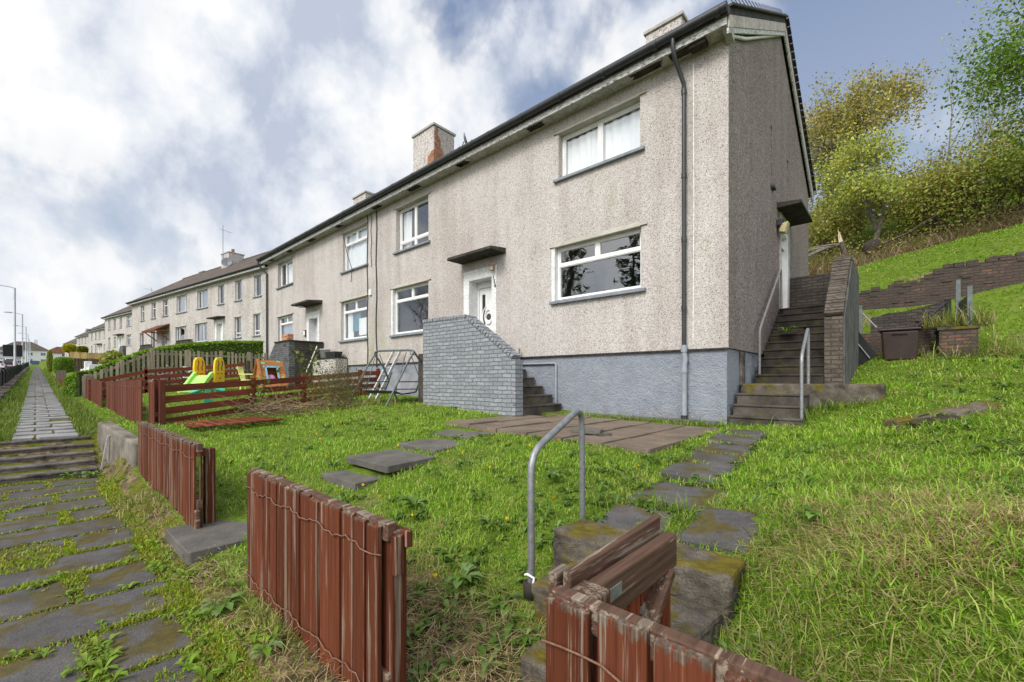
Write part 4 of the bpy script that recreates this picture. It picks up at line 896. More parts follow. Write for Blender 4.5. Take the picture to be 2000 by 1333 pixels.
m = MB(); m.box(-16.8, -14.88, 7.12, 7.568, 2.262, 2.31); o = m.build('coping', M['conc_dark']); o.parent = lw; o.location = (16.0, -7.4, -1.0)
m = MB((-16.1, 7.35, 2.31)); m.lathe([(0, 0), (.15, 0), (.19, .32), (.20, .32), (.20, .34), (.17, .34), (.14, .03)], (-16.15, 7.34, 2.312), n=18); tag(m.build('bucket', M['white']), 'white bucket on the low rendered wall', 'bucket')
m = MB((-15.5, 7.35, 2.31)); m.hexa([(-15.78, 7.22, 2.312), (-15.12, 7.22, 2.312), (-15.12, 7.46, 2.312), (-15.78, 7.46, 2.312)], [(-15.84, 7.18, 2.52), (-15.06, 7.18, 2.52), (-15.06, 7.5, 2.52), (-15.84, 7.5, 2.52)]); tag(m.build('planter_trough', M['black_pipe'], bevel=.01), 'dark plastic trough beside the white bucket', 'trough')
m = MB((-16.2, 6.9, 1.4)); m.tube([(-16.35, 6.55, 1.35), (-16.05, 7.0, 2.75)], .02, 6); tag(m.build('pole', M['white']), 'thin white pole leaning against the dark brick stair block', 'pole')

B = thing('stair_balustrade', 'tall dark brick wall rising beside the long side stairs', 'wall', (-.85, 9.4, 1.3))
prof = [(9.35, 1.0), (12.95, 1.0), (12.95, 3.98), (10.95, 3.92), (9.35, 2.60)]
m = MB(B.location); poly_wall(m, prof, 'y', -.98, -.73); m.build('wall', M['brick_dark'], B, bevel=.006)
m = MB(B.location); poly_wall(m, [(9.37, 1.2), (12.9, 1.2), (12.9, 3.94), (10.95, 3.88), (9.37, 2.57)], 'y', -.728, -.700); m.build('outer_render', M['conc_rough'], B, bevel=.006)
m = MB(B.location); m.box(-.985, -.726, 9.33, 9.348, 1.30, 2.60); m.build('pier_face', M['brick_brown'], B)
m = MB(B.location); coping(m, [(9.33, 2.61), (10.93, 3.925)], -.855, .275, .075, 'y', .08); coping(m, [(10.95, 3.925), (12.95, 3.985)], -.855, .275, .075, 'y', .08); m.build('coping', M['brick_brown'], B, bevel=.006)
m = MB((-1.5, 12.9, 3.1)); m.box(-2.07, -.985, 12.83, 13.05, 2.6, 4.08); tag(m.build('landing_wall', M['brick_dark'], bevel=.006), 'black-stained brick wall closing the top of the side stairs', 'wall')

m = MB((-8.5, .8, .3)); m.hexa([(-10.5, .72, -.3), (-8.06, .915, -.3), (-8.06, 1.10, -.3), (-10.5, .92, -.3)], [(-10.5, .73, .76), (-8.06, .925, .60), (-8.06, 1.10, .60), (-10.5, .93, .76)])
rw = m.build('retaining_wall', M['conc_wall'], bevel=.03); tag(rw, 'rough concrete retaining wall beside the street steps', 'wall')
m = MB((-9, .7, .3)); m.beam((-9.55, .70, -.02), (-9.5, .79, .60), .045, .03); tag(m.build('pipe_strip', M['alu'], bevel=.004), 'pale metal strip leaning on the concrete retaining wall', 'strip')

# brick retaining wall and ruined bin store at the back
W17 = [(1640, 578), (1670, 573), (1712, 566), (1734, 558), (1793, 551), (1798, 545), (1813, 544), (1816, 535), (1833, 532), (1838, 522), (1906, 518), (1907, 511), (2000, 500), (2120, 488), (2300, 470)]
tops = [survey(u, v, Y=17.0) for u, v in W17]; st_ = [tops[0]]
for a, b in zip(tops[:-1], tops[1:]):
    n_ = max(1, int((b.x - a.x) / .38))
    for i in range(n_): f = (i + 1) / n_; q_ = a.lerp(b, f); w_ = st_[-1].z; st_ += [Vector((q_.x, 17, w_)), Vector((q_.x, 17, q_.z + random.uniform(-.05, .04)))]
tops = st_
m = MB((1, 17, 3)); poly_wall(m, [(tops[0].x, 2.4)] + [(tops[-1].x, 2.8)] + [(p.x, p.z) for p in tops[::-1]], 'x', 17.0, 17.32)
for i, (u, v) in enumerate([(1680, 572), (1700, 567), (1745, 557), (1770, 553), (1805, 543), (1822, 534), (1842, 521), (1862, 520), (1888, 518), (1925, 509), (1952, 506), (1985, 502)]):
    p = survey(u, v, Y=17.0); m.box(p.x, p.x + .22, 16.985, 17.2, p.z - .05, p.z + .05 + .03 * (i % 3))
for i in range(40):
    x_ = random.uniform(-1.0, 6.0); z_ = survey(1000, 600, Y=17.0).z * 0 + gz(x_, 16.9) + random.uniform(-.1, .95); m.box(x_, x_ + random.uniform(.10, .24), 17.0 - random.uniform(.006, .028), 17.1, z_, z_ + .07)
tag(m.build('garden_retaining_wall', M['brick_ruin'], bevel=.01), 'long crumbling brick retaining wall across the back slope, red patches among black', 'wall')
tl = [survey(u, v, Y=15.6) for u, v in ((1700, 622), (1735, 612), (1770, 608), (1800, 600), (1830, 592), (1845, 585))]
m = MB((-.3, 15.6, 2.6)); poly_wall(m, [(tl[0].x, 2.2), (tl[-1].x, 2.5)] + [(p.x, p.z) for p in tl[::-1]], 'x', 15.6, 15.85)
tag(m.build('ruined_wall', M['brick_dark'], bevel=.01), 'low stepped remnant of dark brick just below the long retaining wall', 'wall')
tl = [survey(u, v, Y=14.7) for u, v in ((1655, 655), (1690, 652), (1745, 650), (1775, 640), (1790, 634), (1806, 630), (1818, 640))]
m = MB((-.3, 14.7, 2.2)); poly_wall(m, [(tl[0].x, 1.6), (tl[-1].x, 1.9)] + [(p.x, p.z) for p in tl[::-1]], 'x', 14.7, 14.95)
for i in range(9):
    p = survey(1772 + i * 5, 640 - (i % 4) * 5, Y=14.72); m.box(p.x, p.x + .2, 14.68 + .02 * (i % 3), 14.9, p.z - .05, p.z + .03)
tag(m.build('bin_store_wall', M['brick_ruin'], bevel=.01), 'low broken brick wall with a grassy top behind the brown bin', 'wall')
a, b = survey(1834, 690, Y=14.1), survey(1911, 690, Y=14.1); zt = survey(1870, 644, Y=14.1).z
B = thing('brick_pier', 'squat brick pier with a concrete cap, right of the brown bin', 'pier', (a.x, 14.1, 2.1))
m = MB(B.location); m.box(a.x, b.x, 14.1, 15.3, 1.6, zt); m.build('pier', M['brick_ruin'], B, bevel=.01)
m = MB(B.location); m.box(a.x - .03, b.x + .03, 14.07, 15.33, zt + .001, zt + .07); m.build('cap', M['conc_moss'], B, bevel=.012)
def fpost(u, v0, v1, Y, lab, mat, w=.06):
    p, q = survey(u, v0, Y=Y), survey(u, v1, Y=Y); m = MB(p); m.box(p.x - w / 2, p.x + w / 2, Y - w / 2, Y + w / 2, p.z - .1, q.z); m.box(p.x - w / 2 - .004, p.x + w / 2 + .004, Y - w / 2 - .004, Y + w / 2 + .004, q.z, q.z + .012); return tag(m.build('fence_post', M[mat], bevel=.004), lab, 'post')
fpost(1894, 642, 560, 14.3, 'grey-green fence post standing on the cap of the squat brick pier', 'post_green', .085)
fpost(1871, 640, 548, 15.1, 'taller grey-green post behind the pier post', 'post_green', .085)
fpost(1851, 645, 586, 15.2, 'thick black stub post beside the wire netting', 'black', .12)
fpost(1681, 655, 598, 14.85, 'lone grey post on the low broken brick wall', 'post_green', .07)
m = MB((.2, 14.6, 2.7)); p, q = survey(1786, 642, Y=14.4), survey(1846, 592, Y=15.1); m.tube([p, q], .035, 7); tag(m.build('pole', M['black_iron']), 'dark pole slanting from the brown bin up to the black stub post', 'pole')
m = MB((.2, 14.6, 2.7)); p, q = survey(1684, 612, Y=14.85), survey(1712, 640, Y=14.85); m.tube([p, q], .02, 6); tag(m.build('pole', M['lead']), 'thin grey strut propping the lone grey post', 'strut')
m = MB((1, 14.7, 2.7)); p0, p1 = survey(1893, 570, Y=14.3), survey(1871, 558, Y=15.1); zb0 = zt + .08
for i in range(15):
    f = i / 14; x_, y_ = p0.x + (p1.x - p0.x) * f, p0.y + (p1.y - p0.y) * f; m.tube([(x_, y_, zb0), (x_ + .01, y_, zb0 + .75 - .1 * f)], .006, 4)
for i in range(12):
    z_ = zb0 + .06 * i; m.tube([(p0.x, p0.y, z_), (p1.x, p1.y, z_ + .02)], .006, 4)
tag(m.build('wire_netting', M['black_iron']), 'dark wire netting strung between the two grey-green posts', 'netting')

# ------------------------------------------------------------------ fences
def plank_fence(name, label, x0, x1, y, ztop, zbot, bw, mat, gap=.012, rails=(.06, .62), posts=(), wires=(), railmat=None, cat='fence', lean=.006, z1=None, group=None):
    T = thing(name, label, cat, (x0, y, zbot(x0)), 0, group); m = MB(T.location); x = x0; z1 = ztop if z1 is None else z1; zt = lambda q: ztop + (z1 - ztop) * (q - x0) / (x1 - x0)
    while x < x1 - bw * .5:
        w = bw * random.uniform(.92, 1.06); xe = min(x + w, x1); t = zt(x) + random.uniform(-.016, .006); dy = random.uniform(-.004, .004); ln = random.uniform(-lean, lean)
        b = zbot((x + xe) / 2) + random.uniform(-.02, .02); c = random.uniform(.004, .012)
        m.add([(x, y + dy, b), (xe, y + dy, b), (xe, y + dy + .02, b), (x, y + dy + .02, b), (x + ln, y + dy, t - c), (xe + ln, y + dy, t - c * random.random()), (xe + ln, y + dy + .02, t), (x + ln, y + dy + .02, t)],
              [(3, 2, 1, 0), (4, 5, 6, 7), (0, 1, 5, 4), (1, 2, 6, 5), (2, 3, 7, 6), (3, 0, 4, 7)]); x = xe + gap * random.uniform(.6, 1.5)
    m.build('boards', M[mat], T, bevel=.0035 if bw > .07 else 0)
    for r in rails:
        m = MB(T.location); m.beam((x0 + .005, y + .044, zt(x0) - r), (x1 - .005, y + .044, zt(x1) - r), .042, .075); m.build('rail', M[railmat or mat], T, bevel=.005)
    for px_, pt_ in posts:
        m = MB(T.location); m.box(px_ - .045, px_ + .045, y + .067, y + .157, gz(px_, y + .15) - .2, pt_); m.build('post', M[mat], T, bevel=.006)
    for dz_ in wires:
        m = MB(T.location); n = 40; m.tube([(x0 + (x1 - x0) * i / n, y - .010 - .004 * math.sin(i * 2.1), zt(x0) - dz_ + .012 * math.sin(i * .8) + .006 * math.sin(i * 2.9)) for i in range(n + 1)], .0035, 5); m.build('wire', M['wire'], T)
    return T
zb2 = lambda x: .04 + .025 * math.sin(x * 9) - (.10 if x > -2.6 else 0) * min(1, (x + 2.6))
F2 = plank_fence('plank_fence', 'weathered red plank fence in the foreground, standing free left of the galvanised handrail', -3.26, -1.565, .95, .90, zb2, .100, 'fence_near', .013, (.035, .66), [(-3.05, .86)], (.12, .70), 'wood_gate')
m = MB(F2.location); m.box(-1.66, -1.565, .990, 1.065, -.1, .865); m.build('post', M['fence_near'], F2, bevel=.006)
m = MB(F2.location); m.box(-1.56, -1.535, .985, 1.03, .69, .855); m.box(-1.562, -1.515, 1.031, 1.06, .80, .87); m.build('latch_block', M['fence_near'], F2, bevel=.006)
zb1 = lambda x: gz(x, 1.0) + .02
F1 = plank_fence('plank_fence', 'red plank fence in front of the lawn, left of the thick entrance slab', -7.85, -4.675, .95, .925, zb1, .098, 'fence_near', .006, (.04, .55), [(-6.2, .88)], (.13,), 'wood_gate', z1=.925)
m = MB(F1.location); m.box(-4.85, -4.755, 1.05, 1.13, .05, .86); m.build('post', M['fence_near'], F1, bevel=.006)
m = MB(F1.location); m.box(-4.715, -4.685, .992, 1.012, .08, .905); m.box(-4.80, -4.72, .975, 1.048, .80, .87); m.build('loose_board', M['fence_near'], F1, bevel=.004)
m = MB(F1.location); m.box(-4.72, -4.65, .955, .99, .05, .33); m.build('stub', M['wood_gate'], F1, bevel=.01)
F3 = plank_fence('plank_fence', 'weathered red plank fence in the bottom right foreground, beside the open gate', -.735, 1.75, .95, .908, lambda x: gz(x, 1.0) + .01, .135, 'fence_near', .022, (.036, .6), [(-.66, .90), (1.2, .9)], (.13,), 'wood_gate')
# open gate
G = thing('garden_gate', 'open red wooden gate with a weathered top rail and diagonal brace', 'gate', (-.68, 1.02, .2)); o_ = G.location
m = MB(o_); y = 1.02
while y < 1.68: m.box(-.720, -.702, y, y + .082, .16, .86 + random.uniform(-.01, .01)); y += .094
m.build('boards', M['wood_gate_red'], G, bevel=.004)
m = MB(o_); m.hexa([(-.752, 1.06, .80), (-.723, 1.06, .80), (-.723, 1.70, .80), (-.752, 1.70, .80)], [(-.752, 1.06, .925), (-.723, 1.06, .925), (-.723, 1.71, .945), (-.752, 1.71, .945)]); m.build('top_board', M['wood_gate'], G, bevel=.006)
m = MB(o_); m.box(-.700, -.652, 1.0, 1.70, .765, .895); m.build('top_rail', M['wood_gate'], G, bevel=.008)
m = MB(o_); m.box(-.700, -.665, 1.0, 1.70, .24, .33); m.build('bottom_rail', M['wood_gate'], G, bevel=.008)
m = MB(o_); m.beam((-.68, 1.10, .33), (-.68, 1.64, .765), .036, .085, up=(1, 0, 0)); m.build('brace', M['wood_gate'], G, bevel=.006)
m = MB(o_); m.box(-.655, -.649, 1.0, 1.24, .825, .865); m.box(-.655, -.57, .985, .995, .825, .865); m.box(-.66, -.64, .995, 1.01, .815, .875); m.build('hinge', M['galv'], G, bevel=.002)
m = MB(o_); m.box(-.80, -.768, 1.05, 1.13, .62, .915); m.build('latch_block', M['wood_gate'], G, bevel=.006)

zf = lambda x: gz(x, 1.3) - .03
plank_fence('board_fence', 'dull red close-boarded fence on the bank above the concrete retaining wall', -16.6, -10.55, 1.33, 1.46, zf, .12, 'fence_mid', .006, (.06, .55), [(-13.5, 1.4)], (.1,), None, z1=1.50)
plank_fence('board_fence', 'dull red fence falling away along the upper path, farther than the close-boarded one', -27.5, -16.75, 1.25, 1.80, zf, .12, 'fence_mid', .006, (.06, .5), [], (), None, z1=1.46)
plank_fence('board_fence', 'small dark red gate board panel between the close-boarded fence and slatted fence', -10.45, -9.95, 1.42, 1.47, lambda x: .62, .115, 'fence_mid', .02, (.08, .6), [(-10.5, 1.5), (-9.9, 1.5)], (), None)

def slat_fence(label, pts, hs, mat, bw=.135, group=None, cat='fence', gap=None):
    """horizontal boards between posts; pts = [(x, y, z_base, z_top)]"""
    T = thing('slatted_fence', label, cat, (pts[0][0], pts[0][1], pts[0][2]), 0, group)
    for x, y, z0, z1 in pts:
        m = MB(T.location); m.box(x - .055, x + .055, y - .05, y + .05, min(z0, gz(x, y)) - .2, z1 + .03); m.build('post', M[mat], T, bevel=.006)
    m = MB(T.location)
    for (a, b) in zip(pts[:-1], pts[1:]):
        for k in range(hs):
            f = (k + .5) / hs; za, zb_ = a[2] + (a[3] - a[2]) * f, b[2] + (b[3] - b[2]) * f; d = Vector((b[0] - a[0], b[1] - a[1], 0)).normalized(); nn = Vector((d.y, -d.x, 0)) * .066
            j = random.uniform(-.012, .012); m.beam(Vector((a[0], a[1], za + j)) + nn - d * .04, Vector((b[0], b[1], zb_ - j)) + nn + d * .04, .022, bw)
    m.build('boards', M[mat], T, bevel=.003); return T
slat_fence('brown horizontal-board fence between the near lawn and the toy slide garden', [(-10.5, 1.62, .58, 1.44), (-11.2, 3.4, .74, 1.52), (-11.7, 4.75, .86, 1.62), (-12.35, 6.7, .98, 1.78), (-12.5, 7.4, 1.02, 1.83)], 4, 'fence_slat')
slat_fence('brown horizontal-board fence behind the toy slide, in front of the picket fence', [(-20.5, 1.25, .74, 1.48), (-20.5, 2.7, .98, 1.92), (-20.5, 4.2, 1.2, 2.05), (-20.5, 5.75, 1.38, 2.22)], 4, 'fence_slat')
m = MB((-20.4, 6.0, 1.4)); m.box(-20.48, -20.36, 5.95, 6.07, 1.2, 2.3); m.beam((-20.42, 5.8, 2.2), (-20.42, 6.25, 1.6), .04, .09); tag(m.build('gate_post', M['fence_mid'], bevel=.006), 'dark leaning post at the end of the rear brown fence', 'post')
def picket_fence():
    T = thing('picket_fence', 'bare silvered picket fence stepping down in front of the clipped hedge', 'fence', (-22.5, 1.2, .8))
    zt = lambda y: 2.72 if y > 3.1 else 1.62 + (2.72 - 1.62) * (y - 1.15) / 1.95; m = MB(T.location); y = 1.15
    while y < 7.35:
        if not 5.55 < y < 5.7: m.box(-22.46, -22.435, y, y + .085 + random.uniform(-.01, .01), gz(-22.4, y) + .05, zt(y) + random.uniform(-.05, .04))
        y += .155 + random.uniform(-.02, .02)
    m.build('pickets', M['picket'], T)
    for dz_ in (.16, .75):
        m = MB(T.location); m.beam((-22.5, 1.15, zt(1.15) - dz_), (-22.5, 3.1, zt(3.1) - dz_), .05, .08); m.beam((-22.5, 3.1, 2.72 - dz_), (-22.5, 7.35, 2.70 - dz_), .05, .08); m.build('rail', M['picket'], T)
    for y in (1.2, 2.2, 3.1, 4.3, 5.5, 6.6, 7.3):
        m = MB(T.location); m.box(-22.55, -22.44, y, y + .11, .6, zt(y) + .06); m.build('post', M['picket'], T)
picket_fence()
P_ = MB((-9.3, 2.2, .7))
for k in range(8):
    y = 1.75 + .17 * k; P_.beam((-9.85 + .02 * k, y, .72 + .004 * k), (-8.95 + .06 * k, y + .12, .68 + .012 * k), .10, .022)
P_.beam((-9.6, 1.7, .695), (-9.5, 3.1, .72), .05, .03); P_.beam((-9.15, 1.75, .69), (-8.75, 3.15, .735), .05, .03)
tag(P_.build('fallen_fence_panel', M['fence_slat'], bevel=.003), 'fallen red slatted panel lying on the grass by the close-boarded fence', 'fence panel')

# ------------------------------------------------------------------ handrails
def arc_rail(name, label, pts, r, mat, feet=()):
    """tube with rounded corners"""
    P = [Vector(p) for p in pts]; out = [P[0]]
    for a, b, c in zip(P[:-2], P[1:-1], P[2:]):
        d1, d2 = (a - b).normalized(), (c - b).normalized(); k = .13
        for i in range(7):
            t = i / 6; out.append((b + d1 * k) * (1 - t) ** 2 + b * 2 * t * (1 - t) + (b + d2 * k) * t * t)
    out.append(P[-1]); T = thing(name, label, 'handrail', tuple(P[0])); m = MB(T.location); m.tube(out, r, 12); m.build('rail', M[mat], T)
    for f in feet:
        m = MB(T.location); m.lathe([(0, .05), (r * 2.3, .045), (r * 2.2, -.04), (0, -.05)], f, n=12); m.build('foot', M['conc_dark'], T)
    return T
arc_rail('handrail', 'galvanised handrail arching over the mossy gate steps in the foreground', [(-1.58, 1.92, .15), (-1.585, 1.92, 1.07), (-1.665, 2.58, 1.31), (-1.67, 2.60, .42)], .0215, 'galv', [(-1.58, 1.92, .285)])
m = MB((-1.58, 1.92, .3)); m.tube([(-1.55, 1.90, .29), (-1.54, 1.885, .33), (-1.545, 1.90, .37), (-1.58, 1.885, .385), (-1.61, 1.90, .37)], .008, 6); tag(m.build('cable_tie', M['white']), 'white tie looped round the foot of the galvanised handrail', 'cable tie')
arc_rail('handrail', 'grey handrail on the right of the lower side stairs', [(-1.09, 7.70, .80), (-1.09, 7.70, 1.86), (-1.10, 8.40, 2.36), (-1.10, 8.42, 1.40)], .024, 'galv')
arc_rail('handrail', 'thin grey handrail along the house wall up the side stairs', [(-1.98, 9.25, 1.45), (-1.98, 9.25, 2.45), (-1.98, 11.25, 4.02), (-1.98, 11.3, 3.1)], .022, 'rail_paint')

# ------------------------------------------------------------------ bin, board, kerb remnants
def bin_():
    c = survey(1757, 700, Y=13.7); z = gz(c.x, 13.7) - .03; T = thing('rubbish_bin', 'dark brown square plastic bin standing in the grass by the ruined wall', 'bin', (c.x, 13.7, z)); m = MB(T.location); x, y = c.x, 13.7
    a, b = .29, .355; m.hexa([(x - a, y - a, z), (x + a, y - a, z), (x + a, y + a, z), (x - a, y + a, z)], [(x - b + .02, y - b + .02, z + .70), (x + b - .02, y - b + .02, z + .70), (x + b - .02, y + b, z + .70), (x - b + .02, y + b, z + .70)]); m.build('body', M['bin'], T, bevel=.045)
    m = MB(T.location); m.box(x - b - .015, x + b + .015, y - b - .02, y + b + .03, z + .70, z + .745); m.hexa([(x - b + .02, y - b, z + .746), (x + b - .02, y - b, z + .746), (x + b - .02, y + b, z + .746), (x - b + .02, y + b, z + .746)], [(x - b + .08, y - b + .06, z + .775), (x + b - .08, y - b + .06, z + .775), (x + b - .08, y + b - .06, z + .79), (x - b + .08, y + b - .06, z + .79)]); m.build('rim', M['bin'], T, bevel=.015)
    m = MB(T.location); m.tube([(x - .13, y - b + .015, z + .60), (x - .10, y - b - .01, z + .625), (x + .10, y - b - .01, z + .625), (x + .13, y - b + .015, z + .60)], .013, 6); m.build('handle', M['bin'], T)
bin_()
m = MB((-.5, 12.6, 1.9)); A_, B_, C_, D_ = [survey(u, v, Y=12.75) for u, v in ((1656, 622), (1713, 694), (1672, 718), (1625, 680))]
m.prism([A_, B_, C_, D_], (.01, .04, 0)); bb = m.build('dark_board', M['black'], bevel=.004); tag(bb, 'black board tipped over against the outer face of the stair wall', 'board')
m = MB(); m.beam(survey(1673, 668, Y=12.7), survey(1699, 700, Y=12.7), .02, .02); o = m.build('batten', M['lead']); o.parent = bb; o.location = (.5, -12.6, -1.9)
def rough_block(name, label, cat, pts_bot, h, mat):
    c = sum((Vector(p) for p in pts_bot), Vector()) / 4; m = MB(tuple(c)); m.hexa([Vector(p) - Vector((0, 0, .2)) for p in pts_bot], [Vector(p) + Vector((random.uniform(-.02, .02), random.uniform(-.02, .02), h + random.uniform(-.02, .02))) for p in pts_bot])
    o = m.build(name, M[mat], bevel=.02); s_ = o.modifiers.new('sub', 'SUBSURF'); s_.subdivision_type = 'SIMPLE'; s_.levels = s_.render_levels = 5
    dm = o.modifiers.new('rough', 'DISPLACE'); dm.texture = bpy.data.textures['rough_stone']; dm.texture_coords = 'GLOBAL'; dm.strength = .045; dm.mid_level = .5; return tag(o, label, cat)
g_ = lambda x, y: (x, y, gz(x, y))
rough_block('kerb_remnant', 'long broken kerb half buried in the right-hand grass bank', 'kerb', [g_(-.02, 6.95), g_(.95, 7.75), g_(.82, 7.98), g_(-.15, 7.18)], .075, 'conc_moss')
rough_block('kerb_remnant', 'short dark broken piece in front of the long buried kerb', 'kerb', [g_(.16, 6.82), g_(.55, 7.12), g_(.45, 7.28), g_(.06, 6.96)], .06, 'conc_dark')
# ------------------------------------------------------------------ garden things
def box_rot(): pass
def toy_slide():
    x, y = -16.6, 3.75; z = gz(x, y) - .02; T = thing('toy_slide', 'yellow and lime green plastic toddler slide behind the brown slatted fence', 'slide', (x, y, z), -math.atan2(.6, .8))
    for sy in (-.29, .29):
        out = [(-.36, 0), (-.22, 0), (-.20, .34), (.12, .34), (.14, 0), (.30, 0), (.31, .80), (.27, 1.02), (.14, 1.13), (-.16, 1.15), (-.31, 1.05), (-.37, .85)]
        m = MB(); m.prism([(a, sy - .03, c) for a, c in out], (0, .06, 0)); p = m.build('side_panel', M['yellow'], T, bevel=.02)
        m = MB()
        for ox in (-.16, .09):
            for f in (sy - .034, sy + .034): m.tube([(ox + .035 * math.sin(i * .95), f, .72 + .045 * i) for i in range(8)], .016, 6)
        m.box(-.05, .01, sy - .036, sy + .036, .44, .50); m.build('panel_slot', M['black_pipe'], p)
        m = MB(); m.box(-.20, -.02, sy - .036, sy + .036, .60, .63); m.box(.08, .20, sy - .036, sy + .036, .60, .63); m.build('panel_trim', M['redp'], p)
    m = MB(); m.box(-.34, .28, -.26, .26, .40, .46); m.box(-.42, .38, -.34, -.32, .36, .42); m.build('deck', M['redp'], T, bevel=.01)
    prof = [(.28, .56), (.40, .54), (.62, .40), (.90, .20), (1.08, .11), (1.25, .10)]
    m = MB()
    for (a, b), (c, d) in zip(prof[:-1], prof[1:]): m.hexa([(a, -.20, b - .05), (c, -.20, d - .05), (c, .20, d - .05), (a, .20, b - .05)], [(a, -.20, b), (c, -.20, d), (c, .20, d), (a, .20, b)])
    s = m.build('chute', M['lime'], T)
    m = MB()
    for sy in (-.235, .235):
        for (a, b), (c, d) in zip(prof[:-1], prof[1:]): m.hexa([(a, sy - .033, b - .07), (c, sy - .033, d - .07), (c, sy + .033, d - .07), (a, sy + .033, b - .07)], [(a, sy - .033, b + .11), (c, sy - .033, d + .09), (c, sy + .033, d + .09), (a, sy + .033, b + .11)])
    m.build('chute_rail', M['lime'], s)
toy_slide()
def seesaw():
    p, q = survey(372, 762, X=-13.6), survey(440, 757, X=-13.2); T = thing('seesaw', 'green plastic toddler seesaw seen between the boards of the brown fence', 'seesaw', (p.x, p.y, gz(p.x, p.y)))
    m = MB(T.location); n = 10; m.tube([p.lerp(q, i / n) + Vector((0, 0, -.03 + .05 * math.cos((i / n - .5) * 6.2))) for i in range(n + 1)], .05, 8); m.build('beam', M['tealp'], T)
    c = p.lerp(q, .5); m = MB(T.location); m.prism([(c.x, c.y - .1, gz(c.x, c.y)), (c.x, c.y + .1, gz(c.x, c.y)), (c.x, c.y + .06, c.z - .02), (c.x, c.y - .06, c.z - .02)], (.06, 0, 0)); m.build('base', M['tealp'], T)
seesaw()
def playhouse():
    x, y0, y1 = -15.3, 4.78, 5.52; zb, zt = gz(x, 5.1) - .02, 2.13; hw = .52; T = thing('playhouse', 'small orange timber A-frame playhouse with a blue window frame and mint patches', 'playhouse', (x, (y0 + y1) / 2, zb)); o = T.location
    P = lambda f, y, d=0: Vector((x + hw * (1 - f) + d, y, zb + (zt - zb) * f + d * .55))
    w = (.36, .74, 4.98, 5.28); m = MB(o); n = 9
    for k in range(n):
        f0, f1 = k / n, (k + 1) / n - .006
        segs = [(y0, y1)] if f1 < w[0] or f0 > w[1] - .05 else [(y0, w[2]), (w[3], y1)]
        for a, b in segs: m.hexa([P(f0, a, -.03), P(f0, a), P(f0, b), P(f0, b, -.03)], [P(f1, a, -.03), P(f1, a), P(f1, b), P(f1, b, -.03)])
    m.build('roof_boards', M['play_wood'], T)
    m = MB(o); m.hexa([(x - hw, y0, zb), (x - hw + .03, y0, zb), (x - hw + .03, y1, zb), (x - hw, y1, zb)], [(x - .03, y0, zt), (x, y0, zt), (x, y1, zt), (x - .03, y1, zt)]); m.build('rear_roof', M['play_wood'], T)
    m = MB(o)
    for s in (-1, 1): m.beam((x + s * (hw + .03), y0 - .02, zb), (x + s * .01, y0 - .02, zt + .03), .03, .07, up=(0, 1, 0))
    m.build('gable_trim', M['play_wood'], T)
    m = MB(o); m.add([(x - hw, y0 + .02, zb), (x + hw, y0 + .02, zb), (x, y0 + .02, zt - .02)], [(0, 1, 2)]); m.add([(x - hw, y1 - .02, zb), (x + hw, y1 - .02, zb), (x, y1 - .02, zt - .02)], [(0, 1, 2)]); m.build('gable', M['play_wood'], T)
    m = MB(o); e = .045
    for (fa, fb, a, b) in ((w[0] - .05, w[1] + .05, w[2] - e, w[2]), (w[0] - .05, w[1] + .05, w[3], w[3] + e), (w[1], w[1] + .05, w[2] - .09, w[3] + .09), (w[0] - .05, w[0], w[2] - e, w[3] + e)):
        m.hexa([P(fa, a, .002), P(fa, a, .03), P(fa, b, .03), P(fa, b, .002)], [P(fb, a, .002), P(fb, a, .03), P(fb, b, .03), P(fb, b, .002)])
    m.build('window_frame', M['play_blue'], T)
    for f, y, r in ((.9, 4.9, .08), (.96, 5.38, .07), (.42, 5.42, .07), (.2, 4.95, .06)):
        pts = [P(f + .9 * r * math.sin(i * 1.047) * .55, y + r * math.cos(i * 1.047), .006) for i in range(6)]; m = MB(o); m.add(pts, [(0, 1, 2, 3, 4, 5)]); m.build('painted_patch', M['play_green'], T)
    m = MB(o); m.lathe([(0, -.14)] + [(.14 * math.cos(a), .14 * math.sin(a)) for a in [-1.2, -.8, -.4, 0, .4, .8, 1.2]] + [(0, .14)], (x + .12, 5.13, zb + .36), n=14)
    tag(m.build('play_ball', M['pink']), 'pink ball inside the orange playhouse window', 'ball')
playhouse()
def chair():
    p = survey(488, 738, X=-15.9); x, y = p.x, p.y; z = gz(x, y); T = thing('toy_chair', 'pale yellow plastic child chair beside the orange playhouse', 'chair', (x, y, z), R(-35)); m = MB()
    m.box(-.2, .2, -.2, .2, .28, .32); m.build('seat', M['chair_y'], T, bevel=.01); m = MB()
    for k in range(4): m.beam((-.17 + .113 * k, -.19, .32), (-.19 + .126 * k, -.30, .72), .06, .025)
    m.beam((-.22, -.30, .70), (.22, -.30, .70), .03, .09); m.build('backrest', M['chair_y'], T, bevel=.008)
    for a in (-.18, .18):
        for b in (-.18, .18): m = MB(); m.beam((a, b, .28), (a * 1.15, b * 1.15, 0), .05, .04); m.build('leg', M['chair_y'], T)
    m = MB()
    for a in (-.21, .21): m.beam((a, -.26, .5), (a, .2, .5), .05, .03); m.beam((a, .18, .3), (a, .18, .5), .04, .03)
    m.build('armrest', M['chair_y'], T)
chair()
